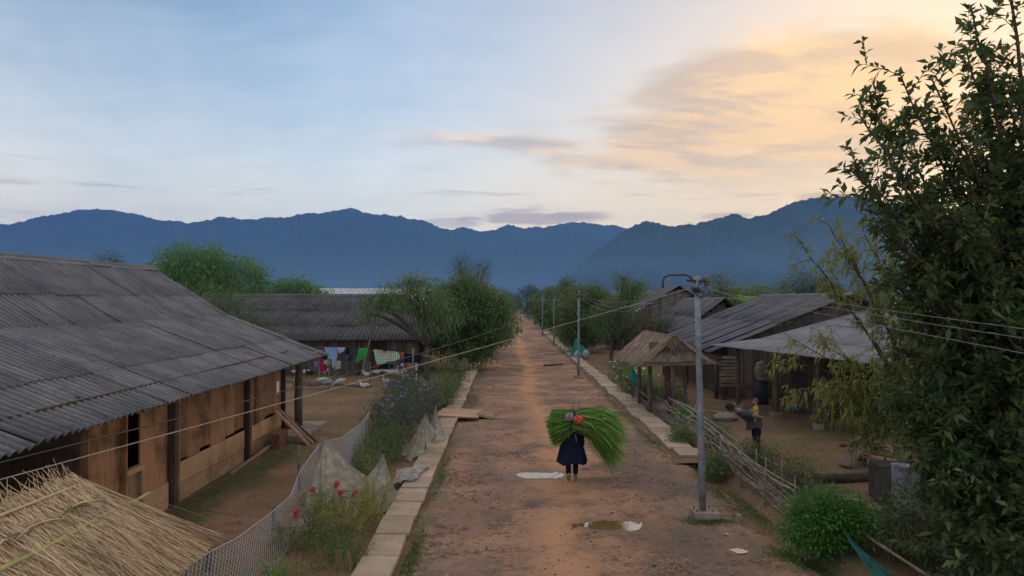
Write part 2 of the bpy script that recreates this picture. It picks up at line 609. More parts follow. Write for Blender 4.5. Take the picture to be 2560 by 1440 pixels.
def road_mat(w, b, out):
    p = wpos(w)
    x, y, z = w.sep(p)
    n1 = w.noise(p, 0.6, 6, 0.62, 0.4)
    n2 = w.noise(p, 3.2, 7, 0.66, 0.6)
    n3 = w.noise(p, 16.0, 5, 0.65)
    n4 = w.noise(w.vm('MULTIPLY', p, (1.0, 0.35, 1.0)), 1.1, 6, 0.65)
    c = w.mix(w.smooth(n1, 0.32, 0.68), (0.300, 0.177, 0.117), (0.473, 0.273, 0.168))
    c = w.mix(w.m('MULTIPLY', w.smooth(n4, 0.48, 0.72), 0.75), c, (0.232, 0.162, 0.121))
    c = w.mix(w.m('MULTIPLY', w.smooth(n2, 0.54, 0.74), 0.85), c, (0.159, 0.107, 0.079))
    c = w.mix(w.m('MULTIPLY', w.smooth(n3, 0.58, 0.74), 0.45), c, (0.664, 0.457, 0.314))
    tm = w.m('MULTIPLY', w.smooth(w.noise(p, 0.8, 5, 0.65, 0.8), 0.42, 0.60), w.smooth(w.noise(p, 9.0, 7, 0.75, 0.9), 0.46, 0.56))
    c = w.mix(w.m('MULTIPLY', tm, 0.88), c, (0.061, 0.048, 0.041))
    big = w.noise(w.vm('MULTIPLY', p, (1.0, 0.45, 1.0)), 0.42, 4, 0.6, 0.5)
    c = w.mix(w.m('MULTIPLY', w.smooth(big, 0.44, 0.62), 0.55), c, (0.133, 0.113, 0.099))
    vo = w.n('ShaderNodeTexVoronoi', feature='F1')
    w.put(vo.inputs['Vector'], w.vm('ADD', p, w.vm('MULTIPLY', w.noise(p, 3.0, 3, 0.6, 0.0, True), (0.494, 0.500, 0.000))))
    vo.inputs['Scale'].default_value = 4.6
    pr = w.m('MULTIPLY', w.m('SUBTRACT', 1.0, w.smooth(vo.outputs['Distance'], 0.10, 0.34)), w.smooth(w.noise(p, 0.55, 4, 0.6, 0.5), 0.45, 0.6))
    c = w.mix(w.m('MULTIPLY', pr, 0.7), c, (0.084, 0.062, 0.050))
    lt = w.m('MULTIPLY', w.smooth(w.noise(p, 6.5, 5, 0.7, 0.6), 0.56, 0.68), w.smooth(w.noise(p, 0.7, 3, 0.6), 0.4, 0.6))
    c = w.mix(w.m('MULTIPLY', lt, 0.5), c, (0.336, 0.255, 0.197))
    # the dry ochre track worn by wheels and feet
    tx = w.m('ADD', 1.15, w.m('ADD', w.m('MULTIPLY', w.m('SINE', w.m('ADD', w.m('MULTIPLY', y, 0.30), 1.0)), 0.16),
                              w.m('MULTIPLY', w.m('SINE', w.m('MULTIPLY', y, 0.9)), 0.08)))
    dx = w.m('ABSOLUTE', w.m('SUBTRACT', w.m('ADD', x, w.m('MULTIPLY', w.m('SUBTRACT', n2, 0.5), 0.35)), tx))
    tr = w.m('SUBTRACT', 1.0, w.smooth(w.m('ADD', dx, w.m('MULTIPLY', w.m('SUBTRACT', n3, 0.5), 0.3)), 0.08, 0.55))
    c = w.mix(w.m('MULTIPLY', w.m('MULTIPLY', tr, w.smooth(n1, 0.25, 0.6)), 0.68), c, (0.664, 0.345, 0.164))
    wide = w.m('SUBTRACT', 1.0, w.smooth(w.m('ABSOLUTE', w.m('SUBTRACT', x, 1.3)), 0.5, 2.0))
    c = w.mix(w.m('MULTIPLY', w.m('MULTIPLY', wide, w.smooth(n1, 0.4, 0.6)), 0.5), c, (0.520, 0.282, 0.158))
    # thin weeds towards the edges
    ed = w.smooth(w.m('ABSOLUTE', w.m('SUBTRACT', x, 1.33)), 2.3, 2.95)
    gn = w.m('MULTIPLY', ed, w.smooth(w.noise(p, 0.9, 5, 0.65), 0.5, 0.62))
    c = w.mix(w.m('MULTIPLY', gn, 0.6), c, (0.140, 0.152, 0.058))
    # damp soil round the puddles
    damp = None
    for (cx, cy, rx, ry) in PUDDLES:
        ddx = w.m('DIVIDE', w.m('SUBTRACT', x, cx), rx * 1.7); ddy = w.m('DIVIDE', w.m('SUBTRACT', y, cy), ry * 2.4)
        d2 = w.m('ADD', w.m('MULTIPLY', ddx, ddx), w.m('MULTIPLY', ddy, ddy))
        d2 = w.m('SUBTRACT', 1.0, w.smooth(w.m('ADD', d2, w.m('MULTIPLY', w.m('SUBTRACT', n2, 0.5), 1.2)), 0.5, 1.3))
        damp = d2 if damp is None else w.m('MAXIMUM', damp, d2)
    c = w.mix(w.m('MULTIPLY', damp, 0.6), c, (0.181, 0.109, 0.071))
    w.put(b.inputs['Base Color'], c)
    w.put(b.inputs['Roughness'], w.m('SUBTRACT', 0.93, w.m('MULTIPLY', damp, 0.45)))
    b.inputs['Specular IOR Level'].default_value = 0.25
    bump(w, b, w.m('ADD', w.m('MULTIPLY', n2, 1.0), w.m('MULTIPLY', n3, 0.45)), 1.0, 0.10)


rx_ = np.arange(ROAD_L - 0.9, ROAD_R + 0.95, 0.055)
ry_ = np.concatenate([np.arange(6.5, 22, 0.055), np.arange(22, 40, 0.12), np.arange(40, 90, 0.6), np.arange(90, 260, 4.0)])
X_, Y_ = np.meshgrid(rx_, ry_)
Z_ = road_z(X_, Y_)
V = np.stack([X_, Y_, Z_], -1).reshape(-1, 3)
nr, nc = X_.shape
ii = (np.arange(nr - 1)[:, None] * nc + np.arange(nc - 1)[None, :]).ravel()
F = np.stack([ii, ii + 1, ii + nc + 1, ii + nc], -1)
np_obj('road', V, F, mat('road_dirt', road_mat), smooth=True, kind='structure')


def rz(x, y):
    return float(road_z(np.array(float(x)), np.array(float(y))))


def water_mat(w, b, out):
    p = wpos(w)
    n = w.noise(p, 2.0, 3)
    w.put(b.inputs['Base Color'], w.mix(n, (0.16, 0.085, 0.035), (0.26, 0.14, 0.06)))
    b.inputs['Roughness'].default_value = 0.02
    b.inputs['IOR'].default_value = 2.6
    b.inputs['Specular IOR Level'].default_value = 1.0


for (cx, cy, rx, ry) in PUDDLES:
    a = np.linspace(0, 2 * math.pi, 49)[:-1]
    pts = [(cx + math.cos(t) * rx * 1.5, cy + math.sin(t) * ry * 1.9) for t in a]
    lv = min(rz(cx + dx * rx * 0.5, cy + dy * ry * 0.5) for dx in (-1, 0, 1) for dy in (-1, 0, 1)) + 0.030
    mb = MB()
    mb.add([(x, y, lv) for x, y in pts], [tuple(range(48))])
    mb.build('puddle', mat('muddy_water', water_mat), kind='structure')
# ------------------------------------------------------------------ materials of the houses
def roof_mat(name, dark, light, streak=0.6, lichen=0.5, rough=0.85, metal=0.0):
    def f(w, b, out):
        p = wpos(w)
        o = objco(w)
        n1 = w.noise(p, 1.1, 6, 0.65)
        n2 = w.noise(p, 9.0, 6, 0.7)
        n3 = w.noise(w.vm('MULTIPLY', o, (7.0, 0.5, 1.0)), 2.0, 5, 0.65)
        n4 = w.noise(p, 34.0, 4, 0.65)
        c = w.mix(w.smooth(n1, 0.3, 0.7), dark, light)
        c = w.mix(w.m('MULTIPLY', w.smooth(n3, 0.42, 0.7), streak), c, tuple(v * 0.50 for v in dark))
        c = w.mix(w.m('MULTIPLY', w.smooth(n2, 0.55, 0.72), lichen), c, tuple(v * 0.42 for v in dark))
        c = w.mix(w.m('MULTIPLY', w.smooth(n4, 0.58, 0.72), lichen * 0.8), c, tuple(min(v * 1.7, 0.6) for v in light))
        # colour darkened in the furrows so the corrugation stands out more
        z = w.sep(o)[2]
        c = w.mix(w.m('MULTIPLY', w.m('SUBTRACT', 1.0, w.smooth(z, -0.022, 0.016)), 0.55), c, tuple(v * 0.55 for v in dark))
        r = orand(w)
        c = w.mix(1.0, c, w.ramp(r, [(0, 0.90), (1, 1.08)]), 'MULTIPLY')
        w.put(b.inputs['Base Color'], c)
        b.inputs['Roughness'].default_value = rough
        b.inputs['Metallic'].default_value = metal
        b.inputs['Specular IOR Level'].default_value = 0.25
        bump(w, b, w.m('ADD', n2, n4), 0.35, 0.01)
    return mat(name, f)


def wood_mat(name, a, b_, dirt=0.5, axis_='z', rough=0.85):
    def f(w, b, out):
        p = wpos(w)
        st = {'z': (9.0, 9.0, 0.7), 'y': (9.0, 0.7, 9.0), 'x': (0.7, 9.0, 9.0)}[axis_]
        n1 = w.noise(w.vm('MULTIPLY', p, st), 2.2, 6, 0.65, 0.3)
        n2 = w.noise(p, 1.3, 5, 0.6)
        n3 = w.noise(w.vm('MULTIPLY', p, st), 9.0, 4, 0.6)
        c = w.mix(w.smooth(n1, 0.3, 0.7), a, b_)
        c = w.mix(w.m('MULTIPLY', w.smooth(n2, 0.46, 0.68), dirt), c, tuple(v * 0.32 for v in a))
        r = orand(w)
        c = w.mix(1.0, c, w.ramp(r, [(0, 0.62), (0.5, 0.95), (1, 1.18)]), 'MULTIPLY')
        w.put(b.inputs['Base Color'], c)
        b.inputs['Roughness'].default_value = rough
        b.inputs['Specular IOR Level'].default_value = 0.2
        bump(w, b, n3, 0.35, 0.01)
    return mat(name, f)


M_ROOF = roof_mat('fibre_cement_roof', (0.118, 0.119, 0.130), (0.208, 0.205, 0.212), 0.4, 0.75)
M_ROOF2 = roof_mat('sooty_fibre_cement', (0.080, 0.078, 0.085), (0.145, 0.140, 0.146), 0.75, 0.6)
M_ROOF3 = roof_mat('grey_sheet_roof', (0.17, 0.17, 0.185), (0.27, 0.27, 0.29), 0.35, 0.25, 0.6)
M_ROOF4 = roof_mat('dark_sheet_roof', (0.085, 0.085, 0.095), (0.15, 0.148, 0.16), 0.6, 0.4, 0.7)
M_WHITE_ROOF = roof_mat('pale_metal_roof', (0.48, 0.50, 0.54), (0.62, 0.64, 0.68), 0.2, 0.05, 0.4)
M_WOOD = wood_mat('brown_plank', (0.25, 0.125, 0.064), (0.37, 0.20, 0.105), 0.85)
M_WOOD_H = wood_mat('brown_board_lying', (0.33, 0.195, 0.105), (0.44, 0.275, 0.155), 0.5, 'y')
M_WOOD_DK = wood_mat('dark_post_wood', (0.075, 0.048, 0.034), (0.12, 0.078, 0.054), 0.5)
M_WOOD_GREY = wood_mat('grey_plank', (0.135, 0.108, 0.090), (0.205, 0.170, 0.145), 0.5)
M_WOOD_FRESH = wood_mat('fresh_timber', (0.34, 0.20, 0.115), (0.44, 0.28, 0.17), 0.25, 'x')
M_POST = simple('weathered_post', (0.20, 0.135, 0.095), 0.85, 0.4, 5.0, bmp=0.4)
M_DARKIN = simple('dark_interior', (0.035, 0.027, 0.022), 0.95, 0.3)  # near-black colour that keeps the inner walls dark
M_CONC = simple('worn_concrete', (0.34, 0.28, 0.225), 0.9, 0.35, 3.0, (0.22, 0.165, 0.125), bmp=0.4)


# ------------------------------------------------------------------ corrugated sheets
SHEETS = {}


def sheet_mesh(width, y0, y1, period, amp, material, key):
    """one corrugated sheet: x across, y down the slope, z out of the slope; real 7 mm thickness"""
    if key in SHEETS:
        return SHEETS[key]
    per = 8
    nx = max(4, int(round(width / period * per)))
    xs = np.linspace(0, width, nx + 1)
    zc = amp * np.cos(xs / period * 2 * math.pi)
    t0 = np.array([y0(x) if callable(y0) else y0 for x in xs])
    t0 = np.minimum(t0, y1 - 0.02)
    V = []
    for off in (0.0, -0.007):
        for s in (0.0, 0.5, 1.0):
            yy = t0 + (y1 - t0) * s
            V.append(np.stack([xs, yy, zc + off - 0.012 * math.sin(math.pi * s)], -1))
    V = np.concatenate(V)
    n = nx + 1
    F = []
    for lay in (0, 3):
        for r in (0, 1):
            a = (lay + r) * n
            for i in range(nx):
                q = (a + i, a + i + 1, a + n + i + 1, a + n + i)
                F.append(q[::-1] if lay == 0 else q)
    for i in range(nx):                                   # lower and upper edges
        F.append((2 * n + i + 1, 2 * n + i, 5 * n + i, 5 * n + i + 1))
        F.append((i, i + 1, 3 * n + i + 1, 3 * n + i))
    for e in (0, nx):
        for r in (0, 1):
            F.append((r * n + e, (r + 1) * n + e, (4 + r) * n + e, (3 + r) * n + e))
    me = np_mesh('roof_sheet', V, np.array(F), material, smooth=True)
    SHEETS[key] = me
    return me


def roof_slope(parent, top, wdir, ddir, width, rows, material, period=0.177, amp=0.031, sw=0.885, cut=None, jit=1.0, end=None, key=''):
    """rows of sheets laid down a slope; top = corner at the ridge, wdir along the ridge, ddir down the slope"""
    wdir = Vector(wdir).normalized(); ddir = Vector(ddir).normalized()
    nrm = wdir.cross(ddir)
    flip = nrm.z < 0
    if flip:
        nrm = -nrm
    basis = Matrix((wdir, ddir, nrm)).transposed().to_4x4()
    ncol = int(math.ceil(width / sw))
    top = Vector(top)
    for ri, (s0, s1) in enumerate(rows):
        for c in range(ncol):
            u0 = c * sw
            wd = min(sw + 0.045, width - u0 + 0.045)
            if wd < 0.12:
                continue
            y0, y1 = s0, s1
            kk = (key, material.name, round(wd, 3), s0, s1, flip)
            if cut is not None:
                lo = [cut(u0), cut(u0 + wd / 2), cut(u0 + wd)]
                if min(lo) > s1 - 0.05:
                    continue
                if max(lo) > s0:
                    y0 = (lambda u: (lambda x: max(s0, cut(u + x))))(u0)
                    kk = kk + (c,)
            me = sheet_mesh(wd, y0, y1 + 0.14, period, amp, material, kk)
            if flip and not me.get('flipped'):
                me.flip_normals(); me['flipped'] = 1
            o = bpy.data.objects.new('roof_sheet', me)
            link(o, parent)
            lift = 0.010 * (len(rows) - ri) + 0.004 * (c % 2)
            p = top + wdir * (u0 + jit * random.uniform(-0.006, 0.006)) + ddir * (jit * random.uniform(-0.025, 0.025)) + nrm * (lift + jit * random.uniform(-0.004, 0.006))
            rot = Matrix.Rotation(jit * random.uniform(-0.006, 0.006), 4, 'Z') @ Matrix.Rotation(jit * random.uniform(-0.004, 0.004), 4, 'X')
            o.matrix_world = Matrix.Translation(p) @ basis @ rot
            if parent is not None:
                o.matrix_parent_inverse = Matrix.Translation(-Vector(parent.location))


def ridge_caps(parent, a, b, wing, d1, d2, material, step=0.95):
    """bent ridge tiles along a ridge from a to b; d1, d2: the two down-slope directions"""
    a = Vector(a); b = Vector(b)
    L = (b - a).length; t = (b - a).normalized()
    n = max(1, int(round(L / step)))
    d1 = Vector(d1).normalized(); d2 = Vector(d2).normalized()
    for i in range(n):
        p0 = a + t * (i * L / n - 0.03); p1 = a + t * ((i + 1) * L / n + 0.03)
        up = Vector((0, 0, 0.045 + random.uniform(0, 0.02)))
        jx = random.uniform(-0.01, 0.015)
        mb = MB()
        ring0 = [p0 + up + d1 * wing + Vector((0, 0, jx)), p0 + up + d1 * wing * 0.3 + Vector((0, 0, 0.015)), p0 + up + Vector((0, 0, 0.03)), p0 + up + d2 * wing * 0.3 + Vector((0, 0, 0.015)), p0 + up + d2 * wing]
        ring1 = [p + (p1 - p0) + Vector((0, 0, random.uniform(-0.008, 0.012))) for p in ring0]
        dn = Vector((0, 0, -0.014))
        mb.grid([ring0, ring1], smooth=True)
        mb.grid([[p + dn for p in ring1], [p + dn for p in ring0]], smooth=True)
        m_ = len(ring0)
        o = len(mb.v)
        for r0 in (ring0, ring1):
            mb.grid([r0, [p + dn for p in r0]], smooth=False)
        for e in (0, m_ - 1):
            mb.grid([[ring0[e], ring1[e]], [ring0[e] + dn, ring1[e] + dn]], smooth=False)
        ob = mb.build('ridge_tile', material, None)
        ob.parent = parent
        ob.matrix_parent_inverse = Matrix.Translation(-Vector(parent.location))


def part(mb, name, material, parent, **kw):
    """mesh given in world coordinates, parented to a thing that stands unrotated at its base"""
    o = mb.build(name, material, None, **kw)
    o.parent = parent
    base = parent
    off = Vector((0, 0, 0))
    while base is not None:
        off += Vector(base.location)
        base = base.parent
    o.matrix_parent_inverse = Matrix.Translation(-off)
    return o


def plank(c, s, jit=0.004, rot=None):
    return MB().box(c, s, rot, jit)


# ------------------------------------------------------------------ the long brown house on the left
def left_house():
    t = empty('timber_house', (-6.4, 14.0, 0.0), 0, 'long brown timber house with sagging grey corrugated roof beside the yard', 'house')
    Y0, Y1 = 4.6, 23.8
    rg = Vector((-11.36, 0, 4.99)); kn = Vector((-8.85, 0, 3.447)); ev = Vector((-5.76, 0, 2.25))
    d1 = (kn - rg); L1 = d1.length; d2 = (ev - kn); L2 = d2.length
    roof_slope(t, (rg.x, Y0, rg.z), (0, 1, 0), d1, Y1 - Y0, [(0.0, L1 * 0.545), (L1 * 0.545, L1)], M_ROOF, key='a')
    roof_slope(t, (kn.x, Y0, kn.z), (0, 1, 0), d2, Y1 - Y0, [(0.0, L2 * 0.55), (L2 * 0.49, L2 - 0.1)], M_ROOF, key='b')
    ridge_caps(t, (rg.x, Y0, rg.z), (rg.x, Y1, rg.z), 0.24, d1, (-d1.x, 0, d1.z), M_ROOF)
    # far slope of the roof, out of sight behind the ridge
    part(MB().box((rg.x - 2.9, (Y0 + Y1) / 2, 3.62), (6.6, Y1 - Y0, 0.05), Matrix.Rotation(-math.atan2(2.74, 5.8), 3, 'Y')), 'back_roof', M_ROOF, t)
    # verge boards along the far gable
    for a, b in ((rg, kn), (kn, ev)):
        mid = (a + b) / 2
        an = math.atan2(-(b.z - a.z), b.x - a.x)
        part(MB().box((mid.x, Y1 - 0.07, mid.z - 0.12), ((b - a).length + 0.04, 0.05, 0.13), Matrix.Rotation(an, 3, 'Y'), 0.006), 'verge_board', M_WOOD_DK, t)
    WX = -6.4
    seams = [11.2, 11.58, 12.28]
    planks = [(11.2, 11.60), (11.60, 12.27), (12.95, 13.34), (13.34, 14.02), (14.29, 14.86), (14.86, 15.45), (15.45, 16.06), (16.06, 16.9), (16.9, 17.45), (17.45, 18.03),
              (18.29, 18.84), (18.84, 19.55), (19.55, 20.3), (20.3, 20.98)]
    for a, b in planks:
        zb = 0.86 if a > 14 else (0.55 if a > 12.9 else 0.12)
        zb += random.uniform(-0.06, 0.06)
        part(plank((WX + random.uniform(-0.012, 0.012), (a + b) / 2, (zb + 2.42) / 2), (0.03, b - a - 0.012, 2.42 - zb)), 'plank', M_WOOD, t)
    for a, b, zs in [(12.95, 14.02, (0.08, 0.56)), (14.29, 16.05, (0.06, 0.42, 0.84)), (16.06, 18.03, (0.06, 0.40, 0.84)), (18.29, 20.98, (0.10, 0.46, 0.84))]:
        for z0, z1 in zip(zs, zs[1:]):
            part(plank((WX + 0.014 + random.uniform(-0.008, 0.008), (a + b) / 2, (z0 + z1) / 2), (0.035, b - a - 0.01, z1 - z0 - 0.012)), 'board', M_WOOD_H, t)
    for y, w_ in ((11.2, 0.10), (12.31, 0.08), (14.155, 0.22), (18.16, 0.20), (21.05, 0.16)):
        part(plank((WX + 0.05, y, 1.27), (0.13, w_ * 0.55, 2.42), 0.006), 'post', M_WOOD_DK if y > 13 else M_WOOD, t)
    part(plank((WX + 0.09, 14.30, 1.22), (0.04, 0.07, 2.3), 0.004), 'post', M_WOOD_H, t)
    part(plank((WX + 0.09, 18.30, 1.25), (0.04, 0.06, 2.2), 0.004), 'post', M_WOOD, t)
    # window with wooden bars above a framed lower panel
    wn = part(plank((WX + 0.05, 12.62, 1.10), (0.09, 0.64, 0.10), 0.004), 'window', M_WOOD_H, t)
    for k in range(7):
        part(plank((WX + 0.01, 12.38 + k * 0.08, 1.42), (0.028, 0.03, 0.60), 0.002), 'window_bar', M_WOOD_DK, wn)
    part(plank((WX + 0.012, 12.62, 1.74), (0.03, 0.60, 0.05), 0.004), 'window_rail', M_WOOD, wn)
    part(plank((WX + 0.014, 12.62, 1.98), (0.02, 0.56, 0.035), 0.02), 'window_rail', M_WOOD_H, wn)
    part(plank((WX - 0.005, 12.62, 0.58), (0.03, 0.60, 0.90), 0.004), 'lower_panel', M_WOOD_H, t)
    part(plank((WX + 0.05, 12.91, 0.60), (0.08, 0.07, 0.92), 0.004), 'frame_post', M_WOOD_H, t)
    # wall plate under the eave and rafters
    part(plank((WX + 0.02, 13.0, 2.46), (0.10, 17.0, 0.10)), 'wall_plate', M_WOOD_DK, t)
    for k in range(18):
        y = 5.2 + k * 1.06
        part(MB().box((-6.55, y, 2.42), (1.3, 0.06, 0.08), Matrix.Rotation(math.atan2(1.197, 3.09), 3, 'Y')), 'rafter', M_WOOD_DK, t)
    # open bay at the near end: the dark room behind it
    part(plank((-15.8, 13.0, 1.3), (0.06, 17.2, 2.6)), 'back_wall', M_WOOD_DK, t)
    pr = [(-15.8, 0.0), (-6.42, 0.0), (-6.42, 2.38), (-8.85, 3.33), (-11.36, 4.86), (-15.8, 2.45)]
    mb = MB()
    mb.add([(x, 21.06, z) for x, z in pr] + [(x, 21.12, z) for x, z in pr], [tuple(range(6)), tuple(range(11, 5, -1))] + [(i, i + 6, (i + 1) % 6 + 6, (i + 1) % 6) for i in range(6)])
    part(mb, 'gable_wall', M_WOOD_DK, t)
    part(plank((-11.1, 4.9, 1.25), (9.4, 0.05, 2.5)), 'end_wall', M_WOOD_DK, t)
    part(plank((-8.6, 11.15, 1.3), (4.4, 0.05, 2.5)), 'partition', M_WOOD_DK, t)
    part(plank((-9.6, 8.1, 1.3), (0.05, 6.2, 2.5)), 'partition', M_DARKIN, t)  # added inside the open bay to keep light out
    part(plank((WX, 8.2, 0.4), (0.04, 5.9, 0.7)), 'half_wall', M_WOOD_DK, t)
    part(MB().tube([(WX + 0.04, 6.9, 0.0), (WX + 0.03, 6.9, 1.2), (WX + 0.02, 6.9, 2.4)], 0.06, 8), 'post', M_WOOD_DK, t)
    # footing logs and the worn earth floor at the far end
    part(MB().tube([(WX + 0.22, 16.6, 0.10), (WX + 0.20, 18.5, 0.14), (WX + 0.17, 20.4, 0.20)], [0.05, 0.055, 0.045], 7), 'sill_log', M_WOOD_FRESH, t)
    part(MB().box((-7.4, 22.35, 0.06), (3.4, 2.4, 0.16), None, 0.02), 'porch_floor', M_CONC, t)
    # round porch post and its bracket
    mb = MB().tube([(-6.40, 22.8, 0.1), (-6.41, 22.8, 0.9), (-6.39, 22.8, 1.7), (-6.40, 22.8, 2.52)], [0.125, 0.12, 0.115, 0.11], 14)
    part(mb, 'porch_post', M_POST, t)
    part(MB().tube([(-6.36, 22.86, 2.02), (-6.1, 22.95, 2.28), (-5.95, 23.0, 2.34)], [0.04, 0.05, 0.03], 7), 'bracket', M_WOOD_FRESH, t)
    part(MB().box((-5.98, 23.3, 2.33), (0.1, 1.3, 0.09)), 'eave_beam', M_WOOD_FRESH, t)
    # a paper pinned to the wall
    n = plank((WX + 0.035, 20.62, 1.56), (0.004, 0.26, 0.34), 0.003)
    part(n, 'paper_notice', simple('paper', (0.78, 0.74, 0.66), 0.9, 0.08), t, label='white paper notice pinned to the wall')
    return t


left_house()


# ------------------------------------------------------------------ the second house across the yard
def second_house():
    t = empty('farmhouse', (-10, 40.0, 0), 0, 'low farmhouse with sooty corrugated roof behind the clothes line', 'house')
    ridge = Vector((0, 44.0, 4.26)); eave = Vector((0, 38.8, 1.88))
    d = eave - ridge; L = d.length
    xl, xr_e, xr_r = -18.0, -4.15, -5.9
    W = xr_e - xl
    cut = lambda u: max(0.0, (u - (xr_r - xl)) / (xr_e - xr_r)) * L
    roof_slope(t, (xl, 44.0, 4.26), (1, 0, 0), d, W, [(0, L * 0.36), (L * 0.36, L * 0.70), (L * 0.70, L - 0.12)], M_ROOF2, cut=cut, key='h2', amp=0.034)
    # hipped end towards the road
    hd = Vector((xr_e - xr_r, 0, 1.88 - 4.26)); HL = hd.length
    hcut = lambda u: max(0.0, abs(u - 5.2) / 5.2) * HL
    roof_slope(t, (xr_r, 38.8, 4.26), (0, 1, 0), hd, 10.4, [(0, HL * 0.55), (HL * 0.55, HL - 0.1)], M_ROOF2, cut=hcut, key='h2h', amp=0.034)
    part(MB().box((-11.9, 46.6, 3.05), (12.2, 5.75, 0.05), Matrix.Rotation(-math.atan2(2.38, 5.2), 3, 'X')), 'back_roof', M_ROOF2, t)
    ridge_caps(t, (xl, 44.0, 4.26), (xr_r, 44.0, 4.26), 0.2, d, (0, -d.y, d.z), M_ROOF2)
    ridge_caps(t, (xr_r, 44.0, 4.24), (xr_e + 0.05, 38.75, 1.86), 0.13, (-1, 0.1, -0.3), (1, 0.6, -1.0), M_ROOF2)
    x = -17.6
    while x < -4.95:
        w_ = random.uniform(0.24, 0.4)
        part(plank((x + w_ / 2, 40.0 + random.uniform(-0.015, 0.015), 1.15), (w_ - 0.015, 0.03, 2.3)), 'plank', M_WOOD_GREY, t)
        x += w_
    y = 40.1
    while y < 47.5:
        w_ = random.uniform(0.3, 0.45)
        part(plank((-4.95, y + w_ / 2, 1.1), (0.03, w_ - 0.015, 2.2)), 'plank', M_WOOD_GREY, t)
        y += w_
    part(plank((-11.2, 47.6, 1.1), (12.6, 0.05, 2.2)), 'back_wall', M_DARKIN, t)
    part(plank((-6.9, 39.95, 0.98), (0.85, 0.05, 1.95)), 'door', M_WOOD_DK, t)
    for px_ in (-4.75, -7.8, -10.9, -14.0):
        part(MB().tube([(px_, 39.1, -0.05), (px_ + 0.02, 39.1, 1.9)], [0.085, 0.075], 10), 'post', M_WOOD_DK, t)
    part(plank((-11.0, 39.1, 1.86), (13.6, 0.1, 0.1)), 'eave_beam', M_WOOD_DK, t)
    return t


second_house()


def pale_house():
    t = empty('metal_roofed_house', (-10, 58, 0), 0, 'house with pale metal roof peeping over the sooty farmhouse', 'house')
    rid = Vector((0, 58.0, 4.86)); ev = Vector((0, 52.0, 2.34))
    roof_slope(t, (-15.2, 58, 4.86), (1, 0, 0), ev - rid, 9.6, [(0, 3.2), (3.2, 6.3)], M_WHITE_ROOF, period=0.24, amp=0.03, sw=0.96, key='p', jit=0.5)
    part(MB().box((-10.4, 60.9, 3.59), (9.6, 6.4, 0.05), Matrix.Rotation(-math.atan2(2.52, 6.0), 3, 'X')), 'back_roof', M_WHITE_ROOF, t)
    for a, b in (((-15, 53, 1.1), (-5.8, 53, 1.1)),):
        part(plank((-10.4, 53.0, 1.15), (9.2, 0.06, 2.3)), 'front_wall', M_WOOD_GREY, t)
    for x in (-15.0, -5.8):
        part(MB().box((x, 58, 1.15), (0.06, 10, 2.3)).box((x, 58, 3.1), (0.06, 4.6, 1.7)), 'side_wall', M_WOOD_GREY, t)
    return t


pale_house()


# ------------------------------------------------------------------ houses on the right
def gable_house(name, label, eL, eR, rz_, ez, Ya, Yb, xr, m_roof, rows=2, sag=0.0, period=0.177, amp=0.03, planks=True):
    """ridge along Y at xr; eaves at x=eL and x=eR"""
    t = empty(name, ((eL + eR) / 2, Ya, 0), 0, label, 'house')
    dl = Vector((eL - xr, 0, ez - rz_)); dr = Vector((eR - xr, 0, ez - rz_))
    L = dl.length
    roof_slope(t, (xr, Ya, rz_), (0, 1, 0), dl, Yb - Ya, [(L * i / rows, L * (i + 1) / rows - (0.12 if i == rows - 1 else 0)) for i in range(rows)], m_roof, key=name + 'l', period=period, amp=amp, jit=1.6)
    Lr = dr.length
    roof_slope(t, (xr, Ya, rz_), (0, 1, 0), dr, Yb - Ya, [(0, Lr - 0.12)], m_roof, key=name + 'r', period=period, amp=amp)
    ridge_caps(t, (xr, Ya, rz_), (xr, Yb, rz_), 0.2, dl, dr, m_roof)
    wl, wr = eL + 0.9, eR - 0.6
    zt = lambda x: (rz_ + (ez - rz_) * abs(x - xr) / abs((eL if x < xr else eR) - xr)) - 0.08
    # gable wall of upright boards facing the camera
    x = wl
    while x < wr - 0.05:
        w_ = random.uniform(0.24, 0.38)
        h = min(zt(x), zt(min(x + w_, wr)))
        part(plank((x + w_ / 2, Ya + 0.75 + random.uniform(-0.012, 0.012), h / 2), (w_ - 0.014, 0.03, h)), 'plank', M_WOOD_GREY, t)
        x += w_
    y = Ya + 0.8
    while y < Yb - 0.6:
        w_ = random.uniform(0.3, 0.5)
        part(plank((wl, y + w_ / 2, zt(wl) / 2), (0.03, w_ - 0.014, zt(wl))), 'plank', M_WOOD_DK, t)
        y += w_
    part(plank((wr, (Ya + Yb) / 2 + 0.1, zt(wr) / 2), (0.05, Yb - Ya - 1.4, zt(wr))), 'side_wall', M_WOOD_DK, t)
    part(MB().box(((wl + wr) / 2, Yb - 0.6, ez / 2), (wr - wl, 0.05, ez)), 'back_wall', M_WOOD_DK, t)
    for k in range(3):
        yy = Ya + 0.4 + k * (Yb - Ya - 0.8) / 2
        part(MB().tube([(eL + 0.35, yy, -0.05), (eL + 0.35, yy, ez + 0.1)], 0.085, 9), 'post', M_WOOD_DK, t)
    return t


gable_house('barn', 'dark-roofed barn behind the grey open shed, ridge of jagged tiles', 8.05, 18.6, 4.2, 1.9, 29.3, 40.0, 13.8, M_ROOF4, 2)
gable_house('barn', 'dark gabled barn behind the thatched gate, partly hidden by the near pole', 9.9, 15.6, 4.05, 2.0, 43.0, 53.0, 12.7, M_ROOF4, 2)
gable_house('cottage', 'farther grey-roofed cottage between the lamp arm and the roadside trees', 9.5, 19.5, 5.15, 2.3, 63.0, 72.0, 14.7, M_ROOF4, 2)


